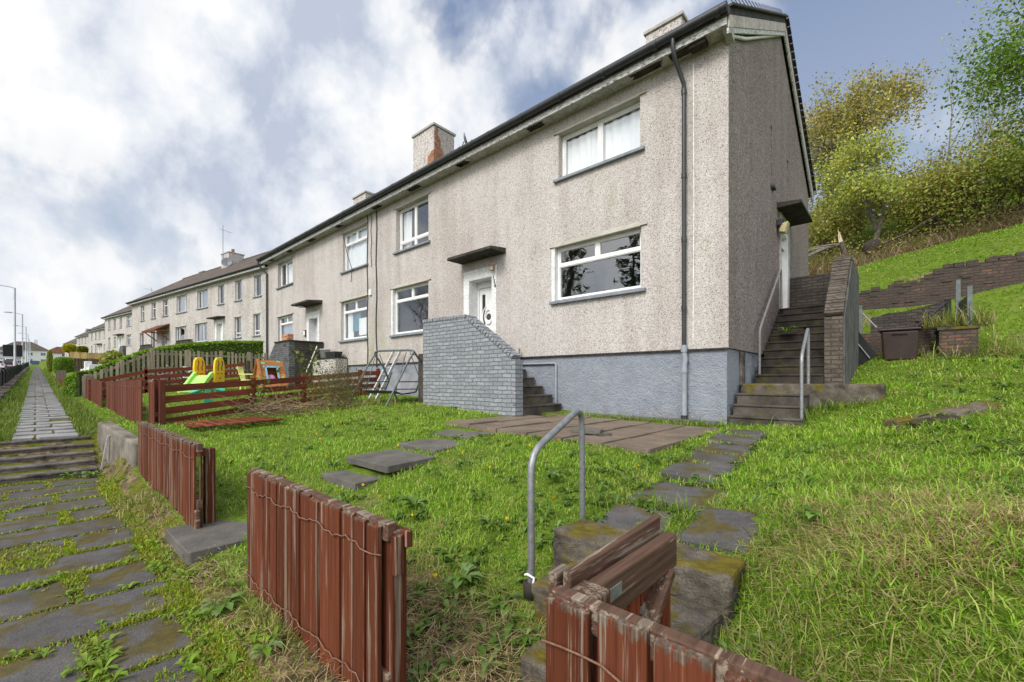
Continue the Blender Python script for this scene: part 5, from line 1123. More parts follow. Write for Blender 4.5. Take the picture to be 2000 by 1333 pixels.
def bike(label, x, y, rot, fr, wheels, seat):
    z = gz(x, y); T = thing('kids_bike', label, 'bicycle', (x, y, z + .05), rot)
    for a in (-.38, .38):
        m = MB(); m.tube([(a + .24 * math.cos(i * math.pi / 10), 0, .26 + .24 * math.sin(i * math.pi / 10)) for i in range(21)], .022, 6); w = m.build('wheel', M[wheels], T)
        m = MB()
        for k in range(6): m.tube([(a, 0, .26), (a + .23 * math.cos(k * 1.047), 0, .26 + .23 * math.sin(k * 1.047))], .004, 4)
        m.build('spokes', M['alu'], w)
    m = MB(); m.tube([(-.38, 0, .26), (-.05, 0, .28), (.25, 0, .62), (-.16, 0, .52), (-.05, 0, .28)], .018, 6); m.tube([(-.38, 0, .26), (-.16, 0, .52), (-.2, 0, .64)], .015, 6); m.tube([(.38, 0, .26), (.25, 0, .62), (.22, 0, .80)], .016, 6); m.build('frame', M[fr], T)
    m = MB(); m.tube([(.10, -.22, .88), (.18, -.10, .82), (.22, 0, .80), (.18, .10, .82), (.10, .22, .88)], .014, 6); m.build('handlebar', M['alu'], T)
    m = MB(); m.hexa([(-.34, -.07, .64), (-.06, -.03, .64), (-.06, .03, .64), (-.34, .07, .64)], [(-.38, -.08, .72), (-.05, -.03, .68), (-.05, .03, .68), (-.38, .08, .72)]); m.build('saddle', M[seat], T, bevel=.015)
bike('pink and white child bicycle leaning by the picket fence', -21.35, 3.35, R(80), 'pink', 'rubber', 'pink')
bike('white child bicycle with upright handlebars, nearer the toy slide', -21.5, 4.35, R(62), 'white', 'rubber', 'white')

def swing_seat():
    T = thing('swing_seat', 'rusting grey garden swing seat frame with a sagging sling, against the house', 'swing seat', (-9.3, 5.9, .9)); o = T.location
    for x in (-10.15, -8.42):
        zg = gz(x, 5.4); m = MB(o); ap = (x, 5.92, 2.16)
        m.tube([(x - .16, 5.28, zg), (x, 5.72, 1.86), ap], .024, 8); m.build('leg', M['swing'], T)
        m = MB(o); m.tube([(x - .05, 6.62, gz(x, 6.6)), (x, 6.15, 1.86), ap], .024, 8); m.build('leg', M['swing'], T)
        m = MB(o); m.tube([(x - .10, 5.44, 1.28), (x - .03, 6.46, 1.28)], .016, 6); m.build('brace', M['swing'], T)
    m = MB(o); m.tube([(-10.18, 5.92, 2.12), (-10.12, 5.92, 2.22), (-9.9, 5.92, 2.24), (-8.66, 5.92, 2.20), (-8.45, 5.92, 2.18), (-8.40, 5.92, 2.08)], .026, 8); m.build('top_bar', M['swing'], T)
    seat = [(5.55, 1.22), (5.72, 1.17), (5.95, 1.16), (6.12, 1.22)]; back = [(6.12, 1.22), (6.22, 1.42), (6.30, 1.66)]
    for nm, pr in (('seat_sling', seat), ('back_sling', back)):
        m = MB(o)
        for (a, b), (c, d) in zip(pr[:-1], pr[1:]): m.hexa([(-9.95, a, b - .008), (-8.66, a, b - .008), (-8.66, c, d - .008), (-9.95, c, d - .008)], [(-9.95, a, b + .008), (-8.66, a, b + .008), (-8.66, c, d + .008), (-9.95, c, d + .008)])
        m.build(nm, M['fabric'], T)
    for x in (-9.98, -8.63):
        m = MB(o); m.tube([(x, 5.52, 1.24), (x, 5.72, 1.16), (x, 6.12, 1.20), (x, 6.32, 1.70)], .017, 6); m.tube([(x, 5.58, 1.24), (x, 5.60, 1.45), (x, 6.24, 1.45)], .013, 6); m.build('seat_frame', M['black_iron'], T)
        m = MB(o); m.tube([(x, 5.85, 2.16), (x, 5.62, 1.40)], .010, 5); m.tube([(x, 5.95, 2.16), (x, 6.25, 1.48)], .010, 5); m.build('hanger', M['swing'], T)
    m = MB(o); m.tube([(-9.98, 5.53, 1.23), (-8.63, 5.53, 1.23)], .016, 6); m.build('front_bar', M['black_iron'], T)
swing_seat()
def ladder():
    a0, a1 = Vector((-11.2, 6.35, .93)), Vector((-11.75, 7.50, 2.38)); d = Vector((.37, 0, 0)); T = thing('ladder', 'aluminium ladder leaning on the house behind the swing seat', 'ladder', tuple(a0)); o = T.location
    for k in (0, 1): m = MB(o); m.beam(a0 + d * k, a1 + d * k, .035, .09); m.build('stile', M['alu'], T)
    for k in range(7): p = a0.lerp(a1, (k + .5) / 7); m = MB(o); m.tube([p, p + d], .017, 6); m.build('rung', M['alu'], T)
ladder()

# dishes and aerials on the chimneys
def dish(label, p, d, r=.3):
    T = thing('satellite_dish', label, 'satellite dish', p); d = Vector(d).normalized(); m = MB(); m.lathe([(0, 0), (r * .5, .02), (r * .85, .06), (r, .09), (r * .99, .10), (r * .8, .07), (0, .012)], (0, 0, 0), d, 20); m.build('reflector', M['dish'], T)
    m = MB(); m.tube([d * -.02, d * -.12 + Vector((0, .05, -.1)), d * -.14 + Vector((0, .25, -.12))], .018, 6); m.build('bracket', M['black_iron'], T)
    m = MB(); e = d * .34 + Vector((0, 0, -.05)); m.tube([Vector((0, 0, -r * .9)) + d * .06, e], .012, 5); m.tube([e, e - d * .07], .03, 6); m.build('feed_arm', M['dish'], T)
dish('grey satellite dish beside the chimney with exposed orange brick', (-12.55, 11.15, 10.75), (.72, .62, .30), .30)

def aerial(label, p, h, dirv, n=7):
    T = thing('tv_aerial', label, 'aerial', p); m = MB(); m.tube([(0, 0, 0), (0, 0, h)], .025, 6); m.build('mast', M['lead'], T); d = Vector(dirv).normalized(); s = d.cross(Vector((0, 0, 1))); m = MB(); c = Vector((0, 0, h - .4)); m.tube([c - d * .3, c + d * 1.0], .014, 5)
    for i in range(n): m.tube([c + d * (-.2 + i * .19) - s * .22, c + d * (-.2 + i * .19) + s * .22], .008, 4)
    m.build('boom', M['lead'], T)
CHX = H1
c2 = [o for o in SC.objects if o.name == 'terraced_house.001'][0]; A_ = R(8.5)
def on2(lx, ly, z): return (c2.location.x + lx * math.cos(A_) - ly * math.sin(A_), c2.location.y + lx * math.sin(A_) + ly * math.cos(A_), z + c2.location.z)
dish('grey satellite dish on the tall chimney of the second house block', on2(12.75, 2.85, 10.0), (.85, -.45, .25), .42)
aerial('tall thin television aerial on the tall chimney of the second house block', on2(11.7, 2.97, 10.2), 3.2, (.8, .5, -.35))
aerial('small television aerial on the roof of the third house block', (-80, 11.2, 13.2), 1.6, (.3, -1, .1), 5)

# ------------------------------------------------------------------ the street
def lamp(label, x, y):
    z = float(zpath(np.array(x))) - .2; T = thing('street_lamp', label, 'street lamp', (x, y, z), 0, 'street lamps along the road'); m = MB(); m.tube([(0, 0, 0), (0, 0, 1.4), (0, 0, 1.45), (0, 0, 8.0)], [.11, .11, .075, .06], 8); m.build('pole', M['lamp_grey'], T)
    m = MB(); m.tube([(0, 0, 7.95), (0, -.35, 8.05), (0, -1.1, 8.12)], .035, 6); m.build('arm', M['lamp_grey'], T)
    m = MB(); m.hexa([(-.10, -1.7, 8.08), (.10, -1.7, 8.08), (.13, -1.0, 8.06), (-.13, -1.0, 8.06)], [(-.07, -1.68, 8.16), (.07, -1.68, 8.16), (.10, -1.0, 8.20), (-.10, -1.0, 8.20)]); m.build('lamp_head', M['lead'], T)
for x, lab in zip((-59, -92, -126, -160, -197, -232), ('nearest grey street lamp, tallest in view at the left edge', 'second grey street lamp along the road', 'third grey street lamp along the road', 'fourth grey street lamp along the road', 'fifth grey street lamp along the road', 'farthest and smallest grey street lamp')): lamp(lab, x, -1.25)
T = thing('metal_railing', 'black metal railing stepping up along the road beside the upper path', 'railing', (-22, -1.05, .7))
x = -19.0; k = 0
while x > -150:
    L_ = 3.0 if x > -70 else 8.0; z = float(zpath(np.array(x - L_ / 2))) - .18; m = MB(T.location)
    for q_ in (0, L_): m.box(x - q_ - .035, x - q_ + .035, -1.085, -1.015, z - .4, z + 1.02)
    m.box(x - L_, x, -1.065, -1.035, z + .90, z + .95); m.box(x - L_, x, -1.065, -1.035, z + .08, z + .12)
    n = int(L_ / (.11 if x > -60 else .3))
    for i in range(1, n): xx = x - L_ * i / n; m.box(xx - .011, xx + .011, -1.061, -1.039, z + .12, z + .90)
    m.build('railing_panel', M['black_iron'], T); x -= L_; k += 1
m = MB((-22, -.9, .6)); x = -15.0
while x > -110:
    w = random.uniform(.5, 1.0); z = float(zpath(np.array(x))); m.box(x - w, x - .04, -1.0 + random.uniform(-.04, .04), -.72 + random.uniform(-.03, .03), z - .2, z + .14 + random.uniform(-.03, .05)); x -= w
tag(m.build('kerb_wall', M['conc_street'], bevel=.02), 'low rough stone kerb wall along the foot of the black railing', 'wall')
def car(label, x, y, rot, paint, tall=1.0):
    z = float(zpath(np.array(x))) - .27; T = thing('parked_car', label, 'car', (x, y, z), rot, 'cars parked along the road'); h = tall
    m = MB(); lo = [(-2.1, .32), (-2.05, .62), (-1.95, .86 * h), (-1.2, .95 * h), (1.0, .95 * h), (1.9, .80 * h), (2.1, .58), (2.1, .30)]
    m.prism([(a, -.86, b) for a, b in lo], (0, 1.72, 0)); m.hexa([(-1.95, -.80, .9 * h), (1.05, -.80, .93 * h), (1.05, .80, .93 * h), (-1.95, .80, .9 * h)], [(-1.55, -.62, 1.47 * h), (.25, -.62, 1.47 * h), (.25, .62, 1.47 * h), (-1.55, .62, 1.47 * h)]); m.build('body', M[paint], T, bevel=.06)
    m = MB(); t = lambda f, s: (-1.95 + .40 * f, 0, .9 * h + .57 * h * f)
    for s in (-1, 1): m.hexa([(-1.72, s * .785, .98 * h), (.80, s * .785, .98 * h), (.80, s * .80, .98 * h), (-1.72, s * .80, .98 * h)], [(-1.48, s * .645, 1.40 * h), (.22, s * .645, 1.40 * h), (.22, s * .66, 1.40 * h), (-1.48, s * .66, 1.40 * h)])
    m.hexa([(-1.93, -.68, .99 * h), (-1.90, -.68, .99 * h), (-1.90, .68, .99 * h), (-1.93, .68, .99 * h)], [(-1.66, -.56, 1.41 * h), (-1.62, -.56, 1.41 * h), (-1.62, .56, 1.41 * h), (-1.66, .56, 1.41 * h)])
    m.hexa([(.97, -.70, .98 * h), (1.02, -.70, .98 * h), (1.02, .70, .98 * h), (.97, .70, .98 * h)], [(.32, -.57, 1.41 * h), (.37, -.57, 1.41 * h), (.37, .57, 1.41 * h), (.32, .57, 1.41 * h)]); m.build('windows', M['car_glass'], T)
    for a in (-1.3, 1.3):
        for s in (-1, 1):
            m = MB(); m.lathe([(0, -.1), (.28, -.1), (.31, -.07), (.31, .07), (.28, .1), (0, .1)], (a, s * .80, .31), (0, 1, 0), 14); wh = m.build('wheel', M['rubber'], T)
            m = MB(); m.lathe([(0, .105), (.18, .104), (.19, .09)], (a, s * .80, .31), (0, s, 0), 10); m.build('hubcap', M['alu'], wh)
    for s in (-1, 1):
        m = MB(); m.box(-2.09, -1.98, s * .62 - .13, s * .62 + .13, .68, .84 * h); m.build('tail_light', M['lamp_red'], T)
        m = MB(); m.box(1.98, 2.09, s * .6 - .16, s * .6 + .16, .60, .72); m.build('headlight', M['alu'], T)
    m = MB(); m.box(-2.11, -2.05, -.26, .26, .5, .61); m.build('number_plate', M['white'], T)
for lab, x, y, pnt, tl, rt in (('dark maroon car parked nearest on the road, behind the black railing', -112, -2.9, 'car_red', 1.08, math.pi), ('white car parked at the left edge, left of the maroon car', -103, -4.0, 'car_white', 1.0, math.pi), ('white van-high car parked just beyond the maroon car', -124, -3.1, 'car_white', 1.25, math.pi),
        ('silver car parked beyond the tall white car', -138, -2.6, 'car_silver', 1.0, math.pi), ('blue car parked at the far end of the upper path', -208, .3, 'car_blue', 1.0, math.pi / 2), ('small white car parked across the far street end, beside the blue car', -212, -4.5, 'car_white', 1.0, math.pi / 2)): car(lab, x, y, rt, pnt, tl)
def small_house(label, x, y, w, d, h, rh, rot, wall, roof, z=None, hip=True):
    z = 6.6 if z is None else z; T = thing('distant_house', label, 'house', (x, y, z), rot); m = MB(); m.box(-w / 2, w / 2, 0, d, -1, h); m.build('wall', M[wall], T)
    m = MB(); e = .4; k = d / 2 if hip else -.0; m.add([(-w / 2 - e, -e, h), (w / 2 + e, -e, h), (w / 2 + e, d + e, h), (-w / 2 - e, d + e, h), (-w / 2 - e + (k + e if hip else 0), d / 2, h + rh), (w / 2 + e - (k + e if hip else 0), d / 2, h + rh)], [(3, 2, 1, 0), (0, 1, 5, 4), (2, 3, 4, 5), (1, 2, 5), (3, 0, 4)]); rf = m.build('roof', M[roof], T)
    m = MB(); m.box(w * .2, w * .2 + .9, d / 2 - .4, d / 2 + .4, h + rh * .5, h + rh + .9); m.build('chimney', M[wall], rf)
    n = max(2, int(w / 3.2))
    for k in range(n):
        for zz in (.9, 3.3):
            cx = -w / 2 + w * (k + .5) / n; m = MB(); m.box(cx - .7, cx + .7, -.04, .02, zz, zz + 1.2); f = m.build('window', M['white'], T); m = MB(); m.box(cx - .6, cx - .04, -.05, -.035, zz + .1, zz + 1.1); m.box(cx + .04, cx + .6, -.05, -.035, zz + .1, zz + 1.1); m.build('pane', M['car_glass'], f)
E_ = R(90)
small_house('distant white house with dark brown hipped roof across the far street end, left of centre', -238, -3, 13, 9, 5.2, 3.4, E_, 'white_wall', 'tiles', 7.1)
small_house('distant red brick house with red hipped roof, behind the street lamps', -226, -17, 11, 9, 5.2, 3.6, E_, 'brick_red_far', 'tiles_red', 6.9)
small_house('distant white house with grey-brown roof at the left edge of the street', -190, -27, 12, 9, 5.3, 2.9, E_, 'white_wall', 'tiles', 6.0)
small_house('small distant house with low red roof at the right of the street end', -262, 8, 12, 8, 4.6, 3.0, E_, 'white_wall', 'tiles_red', 7.9)
m = MB((-215, -8, 6)); m.box(-216, -215.7, -24, -1.2, 5.6, 8.1); tag(m.build('white_wall', M['white_wall']), 'long pale garden wall across the far street end', 'wall')
def road_sign():
    T = thing('road_sign', 'back of a grey triangular road sign among the far street lamps', 'sign', (-118, -1.9, 3.3)); m = MB(); m.tube([(0, 0, 0), (0, 0, 2.9)], .05, 8); m.build('post', M['lead'], T); m = MB(); m.prism([(0, -.62, 2.0), (0, .62, 2.0), (0, 0, 3.1)], (.03, 0, 0)); m.build('plate', M['lead'], T)
    T = thing('sign_board', 'dark blank board on a post behind the nearest street lamp', 'sign', (-74, -1.35, 2.3)); m = MB(); m.tube([(0, -.3, 0), (0, -.3, 2.0)], .05, 6); m.build('post', M['black_iron'], T); m = MB(); m.box(0, .05, -1.1, .35, 1.8, 3.1); m.build('board', M['black'], T)
road_sign()

# white rendered garden wall, long board fence and bright pine fence up the street
def up_z(x, y): return gz(x, y)
m = MB((-27, 2, 1)); x = -25.6
m.box(-30.5, -25.4, 1.5, 1.65, .7, 2.02); m.box(-27.3, -26.8, 1.46, 1.69, .7, 2.32); m.box(-25.45, -25.28, 1.5, 5.6, .7, 2.15)
ww = m.build('garden_wall', M['white_wall'], bevel=.01); tag(ww, 'white rendered garden wall with a raised pier beyond the picket fence', 'wall')
m = MB()
for k in range(5): m.tube([(-25.275, 2.0 + .5 * k + .17 * math.cos(i * math.pi / 8), 1.98 + .15 * math.sin(i * math.pi / 8)) for i in range(9)], .03, 5)
o = m.build('scallop_trim', M['lead']); o.parent = ww; o.location = (27, -2, -1)
def cross_fence(label, x, y0, y1, z0, z1, mat, bw=.15):
    T = thing('board_fence', label, 'fence', (x, y0, z0)); m = MB(T.location); y = y0
    while y < y1: m.box(x - .01, x + .012, y, y + bw * .94, z0 - .3, z1 + random.uniform(-.025, .02)); y += bw
    m.build('boards', M[mat], T)
    for dz_ in (.12, z1 - z0 - .2): m = MB(T.location); m.box(x - .06, x - .012, y0, y1, z1 - dz_ - .04, z1 - dz_ + .04); m.build('rail', M[mat], T)
cross_fence('dark red board fence running back from the path beyond the white garden wall', -45, 1.9, 4.9, 2.2, 3.08, 'fence_mid')
cross_fence('new yellow pine fence beyond the dark red board fence, below the third house block', -65, 2.4, 5.6, 3.4, 4.42, 'bright_fence', .18)
plank_fence('board_fence', 'low dark fence along the path below the round clipped bush', -44, -29.5, .95, 2.15, lambda x: gz(x, .95) - .02, .14, 'fence_mid', .02, (.1, .6), (), (), None, z1=1.95)
B = thing('stair_wall', 'grey stair wall in front of the third house block', 'wall', (-72, 7.2, 2.6)); m = MB(B.location); poly_wall(m, [(-76.5, 2.6), (-71, 2.6), (-71, 5.7), (-74, 5.75), (-76.5, 4.4)], 'x', 7.2, 7.5); m.build('wall', M['brick_grey'], B); m = MB(B.location); m.box(-76.6, -70.9, 7.15, 7.19, 2.4, 3.0); m.build('base', M['conc_dark'], B)
for lab, lx, a in (('low dark brick stair wall under the tiled porch of the second block', 7.8, 3.2), ('low dark stair wall by the door of the second block, with a rubble top', 15.5, 3.6)):
    p = on2(lx, -1.35, 2.0); m = MB(p); B = thing('stair_wall', lab, 'wall', p, A_); m = MB(); m.prism([(-a / 2, 0, -1.6), (a / 2, 0, -1.6), (a / 2, 0, .55), (a / 2 - .5, 0, .85), (-a / 2 + .9, 0, .88), (-a / 2, 0, .1)], (0, .24, 0)); m.build('wall', M['brick_dark'], B); m = MB(); m.box(-a / 2 + .9, a / 2 - .5, -.03, .27, .882, .95); m.build('coping', M['conc_dark'], B)
# ------------------------------------------------------------------ noise on the ground plane (for planting)
def vnoise(x, y, sc, seed):
    r = np.random.default_rng(seed).random((128, 128)); fx, fy = np.asarray(x) * sc + 300.0, np.asarray(y) * sc + 300.0; ix, iy = np.floor(fx).astype(int), np.floor(fy).astype(int); u, v = fx - ix, fy - iy; u = u * u * (3 - 2 * u); v = v * v * (3 - 2 * v)
    g = lambda a, b: r[a % 128, b % 128]; return (g(ix, iy) * (1 - u) + g(ix + 1, iy) * u) * (1 - v) + (g(ix, iy + 1) * (1 - u) + g(ix + 1, iy + 1) * u) * v
def fbm(x, y, sc, seed): return .55 * vnoise(x, y, sc, seed) + .28 * vnoise(x, y, sc * 2.1, seed + 1) + .17 * vnoise(x, y, sc * 4.3, seed + 2)

# ------------------------------------------------------------------ trees and shrubs
def skeleton(mb, p, d, L, r, depth, rng, tips, up=.18, spread=.75, kids=(3, 4), sides=6, ratio=.68, wander=.12):
    n = 4 if depth > 1 else 3; pts = [Vector(p)]; rs = [r]; dd = Vector(d).normalized()
    for i in range(n):
        dd = (dd + Vector((rng.gauss(0, wander), rng.gauss(0, wander), rng.gauss(0, wander) + up * .3))).normalized(); pts.append(pts[-1] + dd * (L / n)); rs.append(r * (1 - .45 * (i + 1) / n) if depth else r * (1 - .85 * (i + 1) / n))
    mb.tube(pts, rs, max(3, sides), caps=False)
    if depth == 0: tips.append((pts[-1], dd)); tips.append((pts[1], dd)); return
    for k in range(rng.randint(*kids)):
        f = rng.uniform(.45, 1.0); j = min(n, max(1, int(f * n + .5))); az = rng.uniform(0, 6.283); a = dd.orthogonal().normalized(); b = dd.cross(a)
        nd = (dd + (a * math.cos(az) + b * math.sin(az)) * spread * rng.uniform(.6, 1.25) + Vector((0, 0, up))).normalized()
        skeleton(mb, pts[j], nd, L * ratio * rng.uniform(.75, 1.2), rs[j] * .62, depth - 1, rng, tips, up, spread, kids, sides - 1, ratio, wander)
    nd = (dd + Vector((0, 0, up))).normalized(); skeleton(mb, pts[-1], nd, L * ratio, rs[-1] * .8, depth - 1, rng, tips, up, spread, kids, sides - 1, ratio, wander)
def tree(name, label, cat, base, h, seed, leafn=0, leaf=.12, pal=None, bark='bark', r=None, depth=4, trunk=.3, lean=(0, 0), grp=None, jitter=.35, spread=.75, up=.18, stems=1, kids=(3, 4), asp=.6, ztint=None):
    rng = random.Random(seed); T = thing(name, label, cat, base, 0, grp); m = MB(); tips = []; L = h * trunk; r = r or h * .016
    for s in range(stems):
        a = rng.uniform(0, 6.283); d = Vector((lean[0] + (math.cos(a) * .35 if stems > 1 else 0), lean[1] + (math.sin(a) * .35 if stems > 1 else 0), 1)); skeleton(m, (rng.uniform(-.1, .1) * (stems > 1), rng.uniform(-.1, .1) * (stems > 1), -.25), d, L, r / math.sqrt(stems), depth, rng, tips, up, spread, kids)
    zs = [p.z for p, _ in tips]; k = h / max(zs); m.v = [(x * k, y * k, z * k) for x, y, z in m.v]; m.build('trunk', M[bark], T)
    if leafn:
        P = np.array([tuple(p * k) for p, _ in tips]); g = np.random.default_rng(seed); i = g.integers(0, len(P), leafn); pos = P[i] + g.normal(0, jitter, (leafn, 3)); pal = np.array(pal); ti = g.random(len(P)); c = pal[np.minimum((ti[i] * len(pal)).astype(int), len(pal) - 1)] * (g.uniform(.65, 1.3, (leafn, 1)))
        if ztint is not None:
            z0, z1, c2 = ztint; f = np.clip((pos[:, 2] - z0) / (z1 - z0) + g.normal(0, .15, leafn), 0, 1)[:, None]; c = c * (1 - f) + np.array(c2) * g.uniform(.7, 1.25, (leafn, 1)) * f
        V, F, cc = leaves(pos, leaf * g.uniform(.6, 1.3, leafn), c, 0, asp); o = arr_mesh('crown', V, F, M['leaf'], cc); o.parent = T
    return T
def at(u, Y, dx=0.0):
    p = survey(u, 742, Y=Y); return (p.x + dx, Y, gz(p.x + dx, Y) - .05)
GRN = [(.20, .30, .035), (.26, .36, .05), (.32, .40, .08)]; OLV = [(.24, .25, .05), (.30, .30, .07), (.36, .35, .09), (.36, .30, .09)]; PAL = [(.44, .45, .10), (.52, .51, .15), (.36, .38, .08)]; ORG = [(.36, .27, .09), (.31, .27, .08), (.38, .32, .11), (.30, .31, .09)]
tree('deciduous_tree', 'large rounded tree with orange-brown spring buds on the hillside beside the house', 'tree', at(1670, 35), 8.9, 5, 15000, .155, ORG + ORG[:2] + PAL[:1], 'bark', .15, 5, .2, (.0, 0), None, .26, .95, .08, kids=(3, 4))
tree('deciduous_tree', 'pale yellow-green young tree in front of the orange-budded tree', 'tree', at(1705, 29.5), 6.5, 14, 8500, .145, PAL + GRN[1:2], 'bark_pale', .11, 4, .24, (-.04, 0), None, .28, 1.0, .08)
tree('deciduous_tree', 'smaller olive tree close against the gable edge, left of the orange-budded tree', 'tree', at(1605, 33), 5.8, 22, 6000, .15, OLV + ORG[:2], 'bark', .09, 4, .22, (0, 0), None, .42, .9, .1)
tree('bare_tree', 'leafless forked tree standing up from the shrubs right of the orange tree', 'tree', at(1842, 33), 8.6, 31, 0, bark='bark_pale', r=.085, depth=3, trunk=.42, lean=(.02, 0), spread=.5, up=.25, kids=(2, 3))
tree('bare_tree', 'slender bare tree with fine twigs beside the big green tree', 'tree', at(1915, 34), 9.6, 37, 900, .09, PAL, 'bark_pale', .07, 4, .38, (0, 0), None, .2, .5, .25, kids=(2, 3))
tree('bare_tree', 'second slender bare tree behind the big green tree, near the right edge', 'tree', at(1965, 36), 9.8, 39, 900, .09, PAL, 'bark_pale', .07, 4, .38, (0, 0), None, .2, .5, .25, kids=(2, 3))
tree('deciduous_tree', 'big fresh green tree leaning in from the right edge above the slope', 'tree', at(2400, 21.5), 8.4, 43, 22000, .12, [(.10, .19, .02), (.14, .24, .025), (.19, .29, .045)], 'bark', .17, 4, .24, (.0, 0), None, .38, .8, .12)
SH = [(1600, 27.5, 3.0, OLV), (1650, 28.5, 3.4, GRN + OLV), (1765, 28.5, 3.4, OLV + ORG[:1]), (1812, 27.8, 3.6, OLV), (1855, 27.2, 3.3, OLV + GRN), (1900, 27.4, 3.9, OLV), (1945, 27.0, 4.2, OLV + GRN), (1990, 27, 4.2, OLV), (2040, 26.4, 4.4, GRN), (1830, 30, 4.4, OLV), (1930, 30, 5.2, OLV), (1780, 31, 3.6, ORG + OLV)]
SL = ['olive shrub hard against the gable edge on the hillside', 'green shrub behind the snapped trunk', 'olive shrub at the foot of the pale young tree', 'rounded olive shrub right of the pale young tree', 'low greener shrub below the leafless forked tree', 'olive shrub right of the leafless forked tree', 'dense greener shrub under the big green tree', 'olive shrub beside the trunk of the big green tree', 'bright shrub at the right edge below the big green tree', 'tall shrub behind the leafless forked tree', 'tallest olive shrub, behind the slender bare trees', 'small orange-tinged shrub right of the orange tree']
for k, ((u, Y, h, pal), lab) in enumerate(zip(SH, SL)): tree('hillside_shrub', lab, 'shrub', at(u, Y + 2.2), h * .9, 60 + k, 2600, .14, pal, 'bark', .05, 3, .34, (0, 0), 'shrubs on the hillside', .34, 1.0, .12, stems=6)
def conifer(name, label, base, h, rad, seed, n, col, leaf=.35):
    g = np.random.default_rng(seed); T = thing(name, label, 'tree', base); m = MB(); m.tube([(0, 0, -.3), (0, 0, h * .5), (0, 0, h)], [h * .018, h * .012, .02], 7); pos = []
    for k in range(int(h * 6)):
        z = h * (.12 + .86 * k / (h * 6)); L = rad * (1 - (z / h) ** 1.4) * g.uniform(.7, 1.1) + .1; a = g.uniform(0, 6.283); e = Vector((math.cos(a) * L, math.sin(a) * L, z + L * .22)); m.tube([(0, 0, z), (e.x * .6, e.y * .6, z + L * .05), e], [.035, .025, .008], 4, caps=False)
        f = g.random(int(n / (h * 6))) ** .7; pos.append(np.c_[e.x * f, e.y * f, z + (e.z - z) * f ** 1.6] + g.normal(0, .13, (len(f), 3)))
    m.build('trunk', M['bark'], T); P = np.concatenate(pos); V, F, c = leaves(P, leaf * g.uniform(.6, 1.3, len(P)), np.array(col) * g.uniform(.6, 1.35, (len(P), 1)), .3, .28); o = arr_mesh('crown', V, F, M['leaf'], c); o.parent = T
pc_ = survey(349, 560, Y=24.0); conifer('conifer_tree', 'dark conifer top showing above the roof of the second house block', (pc_.x, 24.0, 5.5), 10.6, 3.4, 3, 5200, (.045, .06, .035), .45)
# trees across the road, behind the viewer: seen mirrored in the windows
for k, (x, y, h, lab) in enumerate(((-15.0, -15, 16, 'dark conifer across the road, mirrored in the near lower window'), (-23.5, -19, 19, 'taller dark conifer across the road, mirrored in the windows'), (-12, -18, 17, 'broad dark conifer across the road, behind the viewer'))): conifer('conifer_tree', lab, (x, y, -.2), h, 3.3, 80 + k, 2600, (.05, .085, .03), .45)
for k, (x, y, h, lab) in enumerate(((-36, -15, 16, 'bare tree across the road, mirrored in the middle window'), (-44, -19, 17, 'second bare tree across the road, mirrored in the windows'), (-25, -24, 19, 'tall bare tree across the road behind the conifers'))): tree('bare_tree', lab, 'tree', (x, y, -.2), h, 90 + k, 1500, .12, OLV, 'bark', .16, 4, .3, (0, 0), None, .3, .6, .2)

def hedge(name, label, pts, w, cols, n, leaf=.045, seed=1, corev='leafy_dark'):
    """clipped hedge along pts = (x, y, z_base, z_top): solid dark core, leafy skin"""
    g = np.random.default_rng(seed); T = thing(name, label, 'hedge', pts[0][:3]); o = np.array(pts[0][:3]); m = MB(o); P = []
    for a, b in zip(pts[:-1], pts[1:]):
        A, B2 = Vector(a[:2]), Vector(b[:2]); d = (B2 - A).normalized(); s = Vector((d.y, -d.x)); q = lambda p, z, k, ins=.07: (p.x + s.x * k * (w / 2 - ins), p.y + s.y * k * (w / 2 - ins), z)
        m.hexa([q(A, a[2], 1), q(A, a[2], -1), q(B2, b[2], -1), q(B2, b[2], 1)], [q(A, a[3] - .07, 1), q(A, a[3] - .07, -1), q(B2, b[3] - .07, -1), q(B2, b[3] - .07, 1)])
        L = (B2 - A).length; nn = int(n * L); f = g.random(nn); side = g.random(nn); t = g.random(nn); zb = a[2] + (b[2] - a[2]) * f; zt = a[3] + (b[3] - a[3]) * f
        k = np.where(side < .36, 1.0, np.where(side < .5, -1.0, t * 2 - 1)); z = np.where(side < .5, zb + (zt - zb) * t, zt); rnd = np.where(side < .5, np.clip((t - .82) / .18, 0, 1) ** 2 * .10, 0)
        k = k * (1 - rnd * .8); z = z - np.where(side >= .5, np.abs(k) ** 6 * .09, 0); x = A.x + (B2.x - A.x) * f + s.x * k * w / 2; y = A.y + (B2.y - A.y) * f + s.y * k * w / 2; P.append(np.c_[x, y, z])
    m.build('core', M[corev], T); P = np.concatenate(P) + g.normal(0, .022, (sum(map(len, P)), 3)); c = np.array(cols)[g.integers(0, len(cols), len(P))] * g.uniform(.6, 1.3, (len(P), 1)); V, F, cc = leaves(P - o, leaf * g.uniform(.7, 1.4, len(P)), c, 0, .5); ob = arr_mesh('foliage', V, F, M['leaf'], cc); ob.parent = T
HG = [(.15, .29, .012), (.19, .34, .016), (.23, .37, .022), (.11, .21, .012)]
hedge('clipped_hedge', 'long bright green clipped hedge behind the picket fence, sweeping down to the path', [(-23.5, 7.45, 1.7, 3.36), (-23.5, 6.0, 1.5, 3.28), (-23.5, 4.4, 1.3, 3.05), (-23.55, 3.1, 1.1, 2.72), (-23.6, 2.2, .9, 2.25), (-23.8, 1.5, .8, 1.85), (-24.5, 1.15, .85, 1.55)], .95, HG, 3400, .085, 5)
